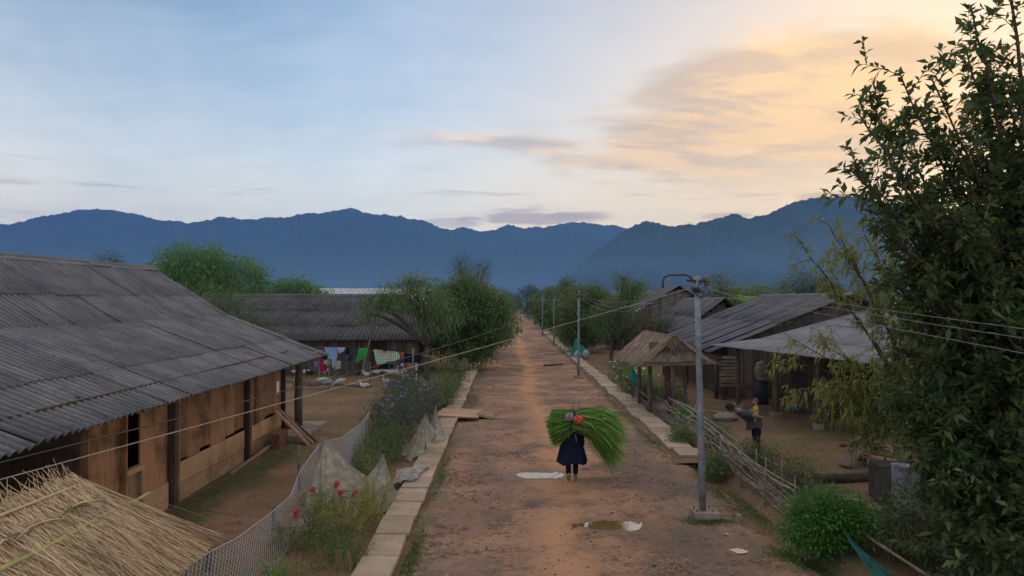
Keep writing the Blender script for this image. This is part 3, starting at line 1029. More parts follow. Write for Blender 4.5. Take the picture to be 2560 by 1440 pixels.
def far_shed():
    t = empty('shed', (13.5, 80, 0), 0, 'far shed with rusty ribbed roof behind the roadside trees', 'shed')
    rid = Vector((0, 82, 4.95)); ev = Vector((0, 76.5, 2.6))
    roof_slope(t, (11.5, 82, 4.95), (1, 0, 0), ev - rid, 7.0, [(0, 2.9), (2.9, 5.9)], M_ROOF3, period=0.3, amp=0.035, sw=0.9, key='fs', jit=0.6)
    part(plank((15, 77.3, 1.3), (6.6, 0.06, 2.6)), 'front_wall', M_WOOD_GREY, t)
    for x in (11.7, 18.3):
        part(MB().box((x, 80, 1.3), (0.06, 5.4, 2.6)), 'side_wall', M_WOOD_GREY, t)
    part(plank((15, 82.6, 1.6), (6.6, 0.06, 3.2)), 'back_wall', M_WOOD_GREY, t)
    # a newer pale sheet laid over the lower slope
    part(MB().box((13.0, 77.4, 3.03), (1.9, 1.5, 0.02), Matrix.Rotation(math.atan2(2.35, 5.5), 3, 'X')), 'patch_sheet', M_WHITE_ROOF, t)


far_shed()


def open_shed():
    """grey shed whose eave runs at a slant to the road"""
    A = Vector((7.77, 27.8, 2.30)); B = Vector((10.4, 17.6, 2.30))
    w_ = (B - A).normalized()
    up = Vector((0.968, 0.25, 0.0))
    t = empty('open_shed', (9.5, 24, 0), 0, 'open shed with grey ribbed roof on posts behind the peach tree', 'shed')
    k0 = A + up * 2.0 + Vector((0, 0, 0.19)); r0 = A + up * 6.6 + Vector((0, 0, 1.22))
    W = (B - A).length
    d_low = A - k0; d_up = k0 - r0
    roof_slope(t, k0, w_, d_low, W, [(0, d_low.length)], M_ROOF3, period=0.125, amp=0.018, key='sl', sw=0.875)
    roof_slope(t, r0, w_, d_up, W, [(0, d_up.length * 0.5), (d_up.length * 0.5, d_up.length)], M_ROOF3, period=0.125, amp=0.018, key='su', sw=0.875)
    part(MB().box(tuple((r0 + w_ * W / 2 + up * 2.2 + Vector((0, 0, -0.55)))), (4.8, W, 0.05), Matrix.Rotation(math.atan2(w_.y, w_.x) + math.pi / 2, 3, 'Z') @ Matrix.Rotation(0.24, 3, 'Y')), 'back_roof', M_ROOF3, t)
    rot = Matrix.Rotation(math.atan2(w_.y, w_.x), 3, 'Z')
    part(MB().box(tuple(A + w_ * W / 2 + up * 0.45 + Vector((0, 0, -0.02))), (W - 0.4, 0.1, 0.12), rot), 'eave_beam', M_WOOD_DK, t)
    for s, back_, r in ((0.75, 0.55, 0.085), (2.75, 0.75, 0.10), (5.3, 0.5, 0.07), (8.4, 0.5, 0.08)):
        p = A + w_ * s + up * back_
        part(MB().tube([(p.x, p.y, -0.05), (p.x + 0.01, p.y, 1.2), (p.x, p.y, 2.30)], [r * 1.1, r, r * 0.95], 10), 'post', M_POST, t)
        part(MB().box((p.x, p.y, 0.08), (r * 3.4, r * 3.4, 0.2), None, 0.02), 'post_stone', M_CONC, t)
    for s, back_ in ((3.3, 1.9), (1.6, 3.2)):
        p = A + w_ * s + up * back_
        part(MB().tube([(p.x, p.y, -0.05), (p.x, p.y, 2.5)], 0.06, 8), 'post', M_POST, t)
    # inner wall of boards, dark room behind
    s = 1.5
    while s < W - 0.2:
        ww = random.uniform(0.25, 0.4)
        p = A + w_ * (s + ww / 2) + up * 3.6
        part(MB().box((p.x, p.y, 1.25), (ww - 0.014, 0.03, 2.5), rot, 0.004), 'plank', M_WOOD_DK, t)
        s += ww
    for ss, bk in ((W - 0.3, 3.4), (0.2, 5.2)):
        p = A + w_ * ss + up * bk
        part(MB().box((p.x, p.y, 1.15), (0.05, 5.4 if ss > 1 else 2.6, 2.3), Matrix.Rotation(math.atan2(up.y, up.x) - math.pi / 2, 3, 'Z')), 'side_wall', M_WOOD_DK, t)
    return t


open_shed()
# ------------------------------------------------------------------ foliage
def leaf_mat(name, a, b_, c_=None, trans=0.3, rough=0.45, spec=0.35):
    """a..b_: the range of leaf colours, c_: a few odd (young or yellowing) leaves"""
    def f(w, b, out):
        r = irand(w)
        p = wpos(w)
        n = w.noise(p, 1.6, 3, 0.6)
        c = w.mix(r, a, b_)
        c = w.mix(w.m('MULTIPLY', w.smooth(n, 0.5, 0.7), 0.5), c, tuple(v * 0.6 for v in a))
        if c_ is not None:
            c = w.mix(w.smooth(w.m('FRACT', w.m('MULTIPLY', r, 7.31)), 0.86, 0.93), c, c_)
        w.put(b.inputs['Base Color'], c)
        b.inputs['Roughness'].default_value = rough
        b.inputs['Specular IOR Level'].default_value = spec
        tr = w.n('ShaderNodeBsdfTranslucent')
        w.put(tr.inputs[0], w.mix(0.5, c, tuple(min(1, v * 2.0) for v in b_)))
        mx = w.n('ShaderNodeMixShader')
        mx.inputs[0].default_value = trans
        w.t.links.new(b.outputs[0], mx.inputs[1]); w.t.links.new(tr.outputs[0], mx.inputs[2])
        w.t.links.new(mx.outputs[0], out.inputs[0])
    return mat(name, f)


L_DARK = leaf_mat('leaf_dark_glossy', (0.041, 0.064, 0.023), (0.083, 0.124, 0.040), (0.155, 0.194, 0.044), 0.38, 0.35)
L_PEACH = leaf_mat('leaf_peach', (0.114, 0.154, 0.038), (0.224, 0.248, 0.062), (0.354, 0.320, 0.067), 0.35)
L_PEACH2 = leaf_mat('leaf_long_green', (0.062, 0.116, 0.038), (0.135, 0.204, 0.072), (0.208, 0.243, 0.086), 0.35)
L_MID = leaf_mat('leaf_mid', (0.051, 0.097, 0.028), (0.117, 0.183, 0.051), (0.183, 0.237, 0.056), 0.3)
L_BAMBOO = leaf_mat('leaf_bamboo', (0.055, 0.141, 0.051), (0.133, 0.264, 0.082), (0.221, 0.352, 0.102), 0.35)
L_GREY = leaf_mat('leaf_greyish', (0.055, 0.088, 0.051), (0.099, 0.141, 0.080), None, 0.3)
L_BUSH = leaf_mat('leaf_round_bush', (0.049, 0.141, 0.022), (0.094, 0.235, 0.036), (0.133, 0.281, 0.051), 0.3)
L_MOSS = leaf_mat('moss_weed', (0.078, 0.103, 0.034), (0.130, 0.159, 0.050), None, 0.2)
L_DUSK = leaf_mat('leaf_dusky_bush', (0.040, 0.062, 0.038), (0.080, 0.108, 0.062), None, 0.3)
L_MID2 = leaf_mat('leaf_mid_pale', (0.091, 0.145, 0.048), (0.156, 0.228, 0.072), (0.208, 0.276, 0.084), 0.3)
L_BRIGHT = leaf_mat('leaf_bright', (0.078, 0.207, 0.036), (0.143, 0.345, 0.054), (0.208, 0.414, 0.072), 0.35)
L_OLIVE = leaf_mat('leaf_olive', (0.124, 0.152, 0.036), (0.273, 0.276, 0.066), (0.390, 0.359, 0.084), 0.35)
L_BROWN = leaf_mat('leaf_brownish', (0.073, 0.078, 0.038), (0.125, 0.122, 0.058), (0.156, 0.154, 0.058), 0.25)
L_PURPLE = leaf_mat('petal_purple', (0.22, 0.17, 0.42), (0.38, 0.30, 0.62), None, 0.3)
L_RED = leaf_mat('petal_red', (0.42, 0.02, 0.03), (0.62, 0.05, 0.06), None, 0.3)
L_WHITE = leaf_mat('petal_white', (0.62, 0.62, 0.55), (0.78, 0.78, 0.70), None, 0.3)
L_ORANGE = leaf_mat('petal_orange', (0.70, 0.28, 0.04), (0.80, 0.42, 0.06), None, 0.3)
M_BARK = simple('bark', (0.110, 0.085, 0.065), 0.95, 0.4, 8.0, bmp=0.5)
M_TWIG = simple('twig', (0.120, 0.095, 0.065), 0.9, 0.35, 8.0)
M_STEM_G = simple('green_stem', (0.12, 0.15, 0.05), 0.8, 0.3, 8.0)


def unit(a):
    return a / np.maximum(np.linalg.norm(a, axis=1, keepdims=True), 1e-9)


def leaves(P_, D, size, width, rng, fold=0.25, droop=0.3, curl=0.0, lod=False):
    """leaf blades: root points P_, pointing along D; folded along the midrib and bent down at the tip"""
    n = len(P_)
    D = unit(D)
    size = size * (0.5 + 0.8 * rng.random(n))
    up = np.tile(np.array([0, 0, 1.0]), (n, 1)) + rng.normal(0, 0.45, (n, 3))
    S = unit(np.cross(D, up))
    N = np.cross(S, D)
    w2 = (width * size)[:, None] * 0.5
    L = size[:, None]
    dz = np.zeros((n, 3)); dz[:, 2] = -1
    mid = P_ + D * L * 0.45 + dz * L * droop * 0.16
    tip = P_ + D * L * (1 - curl) + dz * L * (droop * 0.55 + curl * 0.6)
    a = mid + S * w2 + N * w2 * fold * 2
    b = mid - S * w2 + N * w2 * fold * 2
    if lod:                                               # far leaves: one folded pair of faces
        V = np.stack([P_, a, tip, b], 1).reshape(-1, 3)
        o = (np.arange(n) * 4)[:, None]
        return V, np.concatenate([o + np.array([[0, 2, 1]]), o + np.array([[0, 3, 2]])])
    V = np.stack([P_, a, tip, b, mid], 1).reshape(-1, 3)
    o = (np.arange(n) * 5)[:, None]
    F = np.concatenate([o + np.array([[0, 4, 1]]), o + np.array([[4, 2, 1]]), o + np.array([[0, 3, 4]]), o + np.array([[4, 3, 2]])])
    return V, F


def join(parts_):
    V = []; F = []; o = 0
    for v, f in parts_:
        V.append(v); F.append(f + o); o += len(v)
    return np.concatenate(V), np.concatenate(F)


def rand_dirs(n, rng, zb=0.0):
    d = rng.normal(0, 1, (n, 3)); d[:, 2] += zb
    return unit(d)


def curve(a, b, bow, n=5):
    a = np.asarray(a, float); b = np.asarray(b, float); bow = np.asarray(bow, float)
    t = np.linspace(0, 1, n)[:, None]
    return a + (b - a) * t + bow * (4 * t * (1 - t)) * 0.5


def tree(name, base, label, cat='tree', group=None, blobs=(), n_leaf=4000, leaf=(0.14, 0.32), lmat=None, trunk_r=0.12, seed=1,
         droop=0.6, clump=14, spread=0.35, limbs=14, fork=0.35, hang=0.0, extra=None, bark=None, shell=0.55):
    """a trunk that forks into limbs which reach into the crown's lobes; leaves grow in clumps at the twig ends"""
    rng = np.random.default_rng(seed)
    t = empty(name, base, 0, label, cat, group)
    bl = [(np.array(c, float), np.array(r, float) if hasattr(r, '__len__') else np.array([r] * 3, float)) for c, r in blobs]
    vol = np.array([np.prod(r) ** (2 / 3) for c, r in bl]); vol = vol / vol.sum()
    nc = max(6, n_leaf // clump)
    which = rng.choice(len(bl), nc, p=vol)
    C = np.array([bl[k][0] for k in which]); Rr = np.array([bl[k][1] for k in which])
    d = rand_dirs(nc, rng)
    rad = shell + (1 - shell) * rng.random(nc) ** 0.7
    rad *= 0.86 + 0.22 * rng.random(nc)
    cen = C + d * Rr * rad[:, None]
    cen[:, 2] = np.maximum(cen[:, 2], 0.05)
    # limbs and twigs
    mb = MB()
    top = np.mean([c for c, r in bl], axis=0)
    zf = fork * min(c[2] for c, r in bl) + 0.2
    fk = np.array([0.06, -0.04, max(0.3, zf)])
    mb.tube([(0, 0, -0.1), tuple(fk * 0.5 + rng.normal(0, 0.03, 3) * trunk_r * 4), tuple(fk)], [trunk_r * 1.25, trunk_r * 1.02, trunk_r * 0.9], 9)
    ends = []
    for i in range(limbs):
        k = i % len(bl)
        e = bl[k][0] + rand_dirs(1, rng)[0] * bl[k][1] * 0.55 * rng.random() ** 0.5
        bow = np.array([0, 0, 0.18 * np.linalg.norm(e - fk)]) + rng.normal(0, 0.12, 3) * np.linalg.norm(e - fk) * 0.5
        cv = curve(fk, e, bow, 6)
        r0 = trunk_r * (0.55 + 0.2 * rng.random())
        mb.tube([tuple(p) for p in cv], list(np.linspace(r0, r0 * 0.22, 6)), 6)
        ends.append(cv)
    allp = np.concatenate(ends); 
    sel = rng.permutation(nc)[:min(nc, limbs * 9)]
    for i in sel:
        q = cen[i]
        j = np.argmin(((allp - q) ** 2).sum(1) + 0.3 * rng.random(len(allp)))
        cv = curve(allp[j], q, rng.normal(0, 0.08, 3), 4)
        mb.tube([tuple(p) for p in cv], [trunk_r * 0.14, trunk_r * 0.10, trunk_r * 0.07, trunk_r * 0.04], 4, caps=False)
    mb.build('trunk', bark or M_BARK, t)
    n = nc * clump
    idx = np.repeat(np.arange(nc), clump)
    off = rng.normal(0, 1, (n, 3)) * spread * np.array([1, 1, 0.8])
    Pp = cen[idx] + off
    D = rand_dirs(n, rng) * 0.8 + d[idx] * 0.7 + unit(off) * 0.6
    D[:, 2] -= hang
    V, F = leaves(Pp, D, leaf[0], leaf[1], rng, 0.25, droop, 0.0, base[1] > 40)
    np_obj('crown', V, F, lmat, t)
    if extra:
        extra(t, rng)
    return t


# ------------------------------------------------------------------ trees on the left
def bamboo_grove():
    specs = [((-20.2, 47.0), [((0, 0, 5.6), (2.0, 1.7, 2.1)), ((-0.6, 0.3, 3.2), (2.4, 1.8, 2.0))], 'tall feathery bamboo clump rising behind the brown house'),
             ((-17.6, 49.0), [((0.2, 0, 4.9), (1.7, 1.6, 2.1)), ((0.5, 0, 2.6), (2.1, 1.7, 1.9)), ((-1.6, -0.4, 6.2), (0.7, 0.7, 1.3))], 'bamboo clump with rounded top between the taller clump and farmhouse'),
             ((-15.3, 53.0), [((0, 0, 4.2), (1.7, 1.5, 1.5)), ((0.9, 0, 2.6), (2.3, 1.7, 1.7)), ((1.9, 0, 3.6), (0.9, 0.9, 1.2))], 'low arching bamboo clump at the end of the grove'),
             ((-22.6, 50.0), [((0, 0, 4.2), (2.0, 1.7, 2.0)), ((0.4, 0, 2.4), (2.3, 1.8, 1.7))], 'bamboo clump close behind the brown house ridge')]
    for i, (b, bl, lab) in enumerate(specs):
        tree('bamboo_clump', (b[0], b[1], 0), lab, 'bamboo', 'bamboo grove behind the houses', bl, 15000, (0.28, 0.24), L_BAMBOO, 0.07, 40 + i, 0.8, 16, 0.30, 16, 0.5, 0.5, bark=M_STEM_G)


bamboo_grove()
tree('shrub', (-13.4, 37.9, 0), 'yellowish green shrub growing against the sooty farmhouse roof', 'shrub', None,
     [((-0.5, 0, 3.6), (1.5, 0.8, 1.2)), ((0.2, 0, 2.4), (1.4, 0.8, 1.3)), ((-1.8, 0, 3.9), (1.3, 0.8, 1.1))], 8500, (0.15, 0.25), L_MID, 0.07, 51, 0.7, 14, 0.3, 10)
tree('tree', (-37.5, 70.0, 0), 'small dark treetop showing above the ridge of the brown house', 'tree', None,
     [((0, 0, 7.4), (1.2, 1.0, 1.0)), ((0.6, 0, 6.3), (1.3, 1.0, 1.2))], 2600, (0.22, 0.3), L_GREY, 0.14, 52, 0.6, 12, 0.35, 10)

tree('peach_tree', (-4.0, 36.6, 0), 'peach tree with drooping narrow leaves arching over the farmhouse roof', 'tree', None,
     [((-1.3, 0.2, 4.4), (1.2, 1.1, 0.75)), ((-2.5, 0.1, 3.9), (0.8, 0.8, 0.55)), ((-0.3, 0.3, 4.2), (1.2, 1.1, 1.05)), ((0.5, 0.3, 3.3), (1.2, 1.1, 1.2)), ((-0.6, 0, 5.0), (0.55, 0.6, 0.4)), ((-2.9, 0, 3.3), (0.8, 0.5, 0.4))],
     6500, (0.19, 0.20), L_PEACH2, 0.12, 61, 1.0, 12, 0.22, 18, 0.45, 0.8)
tree('broad_tree', (-2.9, 42.5, 0), 'dense dark green tree overhanging the left edge of the road', 'tree', None,
     [((0.3, 0, 3.6), (2.2, 2.0, 1.5)), ((1.9, -0.3, 2.8), (1.5, 1.4, 1.3)), ((-0.8, 0.2, 2.5), (1.9, 1.6, 1.4)), ((0.7, 0, 4.7), (1.1, 1.1, 0.8)), ((0.6, -0.2, 1.5), (1.8, 1.2, 1.1)), ((-0.5, 0, 4.4), (0.9, 0.9, 0.6)), ((2.3, 0, 3.7), (0.8, 0.8, 0.7))],
     24000, (0.18, 0.40), L_MID, 0.15, 62, 0.7, 15, 0.28, 22, 0.45, 0.25)
tree('feathery_tree', (-2.6, 50.0, 0), 'taller feathery grey-green treetop behind the dense roadside tree', 'tree', None,
     [((0.2, 0, 5.6), (1.5, 1.3, 1.0)), ((-0.5, 0, 6.4), (0.7, 0.7, 0.8)), ((0.9, 0, 6.2), (0.7, 0.7, 0.7)), ((0.2, 0, 4.2), (1.8, 1.6, 1.4))],
     7000, (0.12, 0.25), L_GREY, 0.13, 63, 0.5, 14, 0.22, 18, 0.4, -0.4)
tree('drooping_tree', (-1.9, 53.5, 0), 'drooping long-leaved tree leaning out over the road beside the walker', 'tree', None,
     [((0.6, 0, 3.9), (1.4, 1.2, 1.3)), ((1.3, 0, 2.6), (1.1, 1.1, 1.2)), ((1.5, -0.8, 1.6), (0.9, 0.8, 0.7)), ((0, 0, 2.2), (1.4, 1.2, 1.3))],
     8500, (0.20, 0.24), L_PEACH2, 0.12, 64, 0.9, 12, 0.24, 16, 0.45, 0.6)
for i, (x, y, r, h, lm, lab) in enumerate([
        (-2.6, 31.5, 0.9, 1.6, L_MID, 'leafy bush beside the footpath below the peach tree'),
        (-2.3, 58.0, 1.0, 1.1, L_MID, 'low bush on the left verge past the dense tree'),
        (-2.4, 47.0, 0.8, 0.9, L_BRIGHT, 'pale green low bush on the left verge under the overhanging tree'),
        (-2.6, 66.0, 1.3, 1.6, L_GREY, 'hazy bush on the left verge farther up the road'),
        (-2.8, 80.0, 1.8, 2.6, L_GREY, 'hazy rounded bush at the far left of the road end'),
        (-4.3, 29.8, 0.7, 1.3, L_GREY, 'greyish bush beside the bamboo clothes post')]):
    tree('bush', (x, y, 0), lab, 'bush', None, [((0, 0, h * 0.5), (r, r * 0.8, h * 0.5)), ((r * 0.4, 0, h * 0.6), (r * 0.6, r * 0.6, h * 0.45))],
         2600, (0.11, 0.3), lm, 0.03, 70 + i, 0.6, 13, 0.16, 8)

# ------------------------------------------------------------------ trees on the right of the road
RIGHT_TREES = [
    (6.6, 47.0, 'peach_tree', 'tall peach tree with curved leaves right of the second pole', [((0.4, 0, 3.3), (1.0, 0.9, 1.0)), ((-0.4, 0, 2.8), (0.9, 0.9, 0.9)), ((1.2, 0, 4.6), (0.75, 0.7, 0.65)), ((0.7, 0, 5.3), (0.45, 0.45, 0.35)), ((1.8, 0, 4.9), (0.5, 0.5, 0.35))], 5200, (0.21, 0.17), L_PEACH2, 1.2, 1.0),
    (8.0, 51.5, 'bare_tree', 'thin brownish tree with forked trunk behind the thatched gate', [((0, 0, 3.0), (1.5, 1.2, 1.2)), ((-1.0, 0, 2.4), (0.9, 0.8, 0.8)), ((1.0, 0, 2.5), (0.9, 0.8, 0.8))], 2600, (0.13, 0.22), L_BROWN, 0.6, 0.2),
    (5.9, 56.0, 'broad_tree', 'dark leafy roadside tree left of the second pole', [((0, 0, 3.0), (1.6, 1.5, 1.5)), ((-0.3, 0, 1.7), (1.4, 1.4, 1.2)), ((0.6, 0, 4.3), (0.9, 0.9, 0.6))], 9000, (0.17, 0.40), L_MID, 0.6, 0.2),
    (6.6, 69.0, 'broad_tree', 'leafy roadside tree behind the third pole', [((0, 0, 3.4), (1.9, 1.7, 1.7)), ((0.3, 0, 1.8), (1.7, 1.6, 1.4))], 7500, (0.2, 0.40), L_MID, 0.6, 0.2),
    (8.6, 60.0, 'broad_tree', 'dusky tree behind the second pole between peach tree and cottage', [((0, 0, 2.8), (1.5, 1.4, 1.3)), ((0.3, 0, 1.7), (1.5, 1.4, 1.2))], 6500, (0.18, 0.24), L_BROWN, 0.9, 0.5),
    (9.6, 47.0, 'broad_tree', 'olive tree in front of the gabled barn', [((0, 0, 2.1), (1.0, 0.9, 0.9)), ((-0.6, 0, 1.5), (0.9, 0.9, 0.8))], 3500, (0.14, 0.24), L_BROWN, 0.8, 0.5),
    (6.2, 84.0, 'broad_tree', 'roadside tree beside the fourth pole, washed by haze', [((0, 0, 3.4), (2.1, 1.9, 1.8)), ((0.3, 0, 1.9), (1.9, 1.8, 1.5)), ((0.5, 0, 5.4), (0.7, 0.7, 0.9))], 7000, (0.22, 0.40), L_MID, 0.6, 0.2),
    (6.4, 104.0, 'broad_tree', 'hazy rounded tree beside the fifth pole', [((0, 0, 3.3), (2.5, 2.2, 2.0)), ((0.2, 0, 1.9), (2.2, 2.2, 1.7))], 6500, (0.26, 0.40), L_MID, 0.6, 0.2),
    (6.8, 128.0, 'broad_tree', 'hazy tree near the far bend of the pole line', [((0, 0, 3.2), (2.9, 2.5, 2.3)), ((0.2, 0, 1.9), (2.7, 2.5, 1.8))], 6000, (0.3, 0.3), L_GREY, 0.8, 0.5),
    (4.6, 165.0, 'far_tree', 'blue hazy tree closing the end of the road', [((0, 0, 3.6), (3.4, 3, 3.2)), ((3.4, 0, 3.0), (3.2, 2.6, 2.5)), ((0.4, 0, 6.0), (1.4, 1.4, 1.6))], 6000, (0.4, 0.32), L_GREY, 0.8, 0.4),
    (0.4, 205.0, 'far_tree', 'far blue tree left of the road end', [((0, 0, 3.4), (4, 3, 3.2)), ((-5, 0, 3.0), (4, 3, 2.6))], 6000, (0.5, 0.32), L_GREY, 0.8, 0.4),
]
for i, (x, y, nm, lab, bl, nl, lf, lm, dr, hg) in enumerate(RIGHT_TREES):
    if nm == 'broad_tree':
        bl = [(c, tuple(v * 1.22 for v in r)) for c, r in bl]; nl = int(nl * 1.6); lf = (lf[0] * 1.15, lf[1])
    tree(nm, (x, y, 0), lab, 'tree', 'trees along the right roadside' if x > 4 else None, bl, nl, lf, lm, 0.11, 90 + i, dr, 13, 0.26, 16, 0.45, hg)
# trees behind the right houses
tree('round_tree', (33.0, 82.0, 0), 'dark round-headed tree behind the jagged barn ridge', 'tree', None,
     [((0, 0, 5.4), (3.0, 2.5, 2.0)), ((-1.4, 0, 4.4), (2.6, 2.4, 1.9)), ((1.9, 0, 4.2), (2.6, 2.4, 2.0)), ((0, 0, 2.6), (3.3, 2.6, 1.8))], 9000, (0.3, 0.32), L_GREY, 0.2, 120, 0.5, 14, 0.4, 18, 0.4, 0.2)
tree('leafy_tree', (25.5, 78.0, 0), 'pale green leafy thicket left of the dark round-headed tree', 'tree', None,
     [((0, 0, 4.4), (2.2, 2, 1.3)), ((2.4, 0, 4.2), (2.3, 2, 1.4)), ((0, 0, 2.6), (3.2, 2.2, 1.8)), ((-1.6, 0, 4.0), (1.2, 1.2, 1.0))], 9000, (0.28, 0.34), L_MID2, 0.14, 121, 0.6, 14, 0.35, 16, 0.4, 0.2)
tree('leafy_tree', (37.0, 74.0, 0), 'green thicket right of the dark round-headed tree', 'tree', None,
     [((0, 0, 3.8), (3.0, 2, 1.7)), ((-3.0, 0, 3.7), (2.2, 2, 1.4)), ((0, 0, 2.2), (3.4, 2.4, 1.8))], 7500, (0.28, 0.34), L_MID, 0.14, 122, 0.6, 14, 0.35, 14)
tree('sapling', (17.8, 62.0, 0), 'slim sapling standing up behind the lamp arm', 'tree', None,
     [((0, 0, 5.3), (0.8, 0.7, 0.7)), ((0.3, 0, 4.4), (0.9, 0.8, 0.7))], 900, (0.3, 0.34), L_MID, 0.07, 123, 0.6, 10, 0.3, 8)
tree('distant_woods', (24.0, 120.0, 0), 'far hazy tree line beyond the right houses', 'trees', None,
     [((k * 6 - 12, 0, 3.0), (5, 3, 3.0)) for k in range(9)], 7000, (0.45, 0.34), L_GREY, 0.2, 124, 0.6, 13, 0.5, 18)['kind'] = 'stuff'
tree('distant_woods', (-32.0, 115.0, 0), 'far hazy tree line beyond the pale metal roof', 'trees', None,
     [((k * 6 - 10, 0, 2.6), (5, 3, 2.7)) for k in range(7)], 7000, (0.45, 0.34), L_GREY, 0.2, 125, 0.6, 13, 0.5, 18)['kind'] = 'stuff'


def banana(base, label, seed, h=2.4, n=7):
    rng = np.random.default_rng(seed)
    t = empty('banana_plant', base, 0, label, 'banana plant', 'banana plants behind the barns')
    MB().tube([(0, 0, -0.1), (0.05, 0, h * 0.5), (0, 0.04, h)], [0.16, 0.13, 0.08], 8).build('stem', M_STEM_G, t)
    for i in range(n):
        a = i * 2.4 + rng.random(); el = 0.9 + 0.5 * rng.random()
        L = 1.9 + 0.6 * rng.random()
        rows = []
        d = np.array([math.cos(a), math.sin(a)])
        for k in range(9):
            s = k / 8
            rr = L * s * math.cos(el) * (1 + 0.3 * s); zz = h + L * (s * math.sin(el) - 0.55 * s * s)
            wd = 0.27 * math.sin(math.pi * min(1, 0.12 + 0.88 * s)) ** 0.6 + 0.01
            c = np.array([d[0] * rr, d[1] * rr, zz]); sd = np.array([-d[1], d[0], 0])
            rows.append([tuple(c + sd * wd + (0, 0, 0.10 * wd)), tuple(c - (0, 0, 0.06)), tuple(c - sd * wd + (0, 0, 0.10 * wd))])
        MB().grid(rows).build('leaf', L_BRIGHT, t)
    return t


banana((19.3, 60.0, 0), 'banana plant with upright pale leaves beyond the barn roof', 3, 3.5)
banana((20.8, 63.0, 0), 'smaller banana plant next to the upright one beyond the barn', 4, 3.2)


# ------------------------------------------------------------------ the two near trees on the right
def twig_leaves(curves, rng, step, leaf, width, ang, droop, jitter=0.25, start=0.15, curl=0.0):
    """leaves set alternately along twigs; curves: list of (n,3) arrays"""
    Ps = []; Ds = []
    for cv in curves:
        seg = np.linalg.norm(np.diff(cv, axis=0), axis=1); L = seg.sum()
        if L < 1e-3:
            continue
        s = np.arange(start * L, L, step)
        s = np.append(s, [L, L * 0.995, L * 0.99])
        cum = np.concatenate([[0], np.cumsum(seg)])
        pts = np.stack([np.interp(s, cum, cv[:, k]) for k in range(3)], -1)
        k = np.clip(np.searchsorted(cum, s) - 1, 0, len(seg) - 1)
        tg = unit(np.diff(cv, axis=0))[k]
        ph = np.arange(len(s)) * 2.4 + rng.random() * 6
        ref = unit(np.cross(tg, np.array([[0.31, 0.17, 0.93]])))
        bi = np.cross(tg, ref)
        rad = ref * np.cos(ph)[:, None] + bi * np.sin(ph)[:, None]
        D = tg * math.cos(ang) + rad * math.sin(ang) + rng.normal(0, jitter, (len(s), 3))
        Ps.append(pts); Ds.append(D)
    return leaves(np.concatenate(Ps), np.concatenate(Ds), leaf, width, rng, 0.25, droop, curl)


def spray_tree(name, base, label, limbs, rng, twigs, twig_len, step, leaf, width, ang, droop, lmat, trunk_pts, trunk_r, up=0.3, curl=0.0, sub=True, spread=0.8):
    """limbs: list of polylines (world, relative to base); twigs grow off them and carry the leaves"""
    t = empty(name, base, 0, label, 'tree')
    mb = MB()
    mb.tube(trunk_pts, list(np.linspace(trunk_r, trunk_r * 0.6, len(trunk_pts))), 9)
    curves = []
    for pl, r0, dens in limbs:
        pl = np.asarray(pl, float)
        # smooth the limb
        n = 14
        s = np.linspace(0, len(pl) - 1, n)
        cv = np.stack([np.interp(s, np.arange(len(pl)), pl[:, k]) for k in range(3)], -1) + rng.normal(0, 0.015, (n, 3))
        mb.tube([tuple(p) for p in cv], list(np.linspace(r0, r0 * 0.2 + 0.003, n)), 6)
        tipcv = cv[-5:]
        curves.append(tipcv)
        for i in range(int(twigs * dens)):
            f = rng.uniform(0.25 if dens > 0.2 else 0.86, 1.0) * (n - 1)
            k = min(int(f), n - 2)
            p0 = cv[k] + (cv[k + 1] - cv[k]) * (f - k)
            tg = unit((cv[k + 1] - cv[k])[None])[0]
            d = unit((tg * 0.55 + rand_dirs(1, rng)[0] * spread + np.array([0, 0, up]))[None])[0]
            L = twig_len * rng.uniform(0.5, 1.3)
            e = p0 + d * L
            c2 = curve(p0, e, np.array([0, 0, 0.10 * L]) + rng.normal(0, 0.05, 3), 6)
            mb.tube([tuple(q) for q in c2], list(np.linspace(0.008, 0.003, 6)), 3, caps=False)
            curves.append(c2)
            if sub:
                for _ in range(2):
                    k2 = rng.integers(1, 5)
                    d2 = unit((unit((c2[5] - c2[0])[None])[0] * 0.6 + rand_dirs(1, rng)[0] * 0.8 + np.array([0, 0, up]))[None])[0]
                    c3 = curve(c2[k2], c2[k2] + d2 * L * 0.55, rng.normal(0, 0.03, 3), 5)
                    mb.tube([tuple(q) for q in c3], list(np.linspace(0.005, 0.0025, 5)), 3, caps=False)
                    curves.append(c3)
    mb.build('trunk', M_BARK, t)
    V, F = twig_leaves(curves, rng, step, leaf, width, ang, droop, curl=curl)
    np_obj('crown', V, F, lmat, t)
    return t, curves


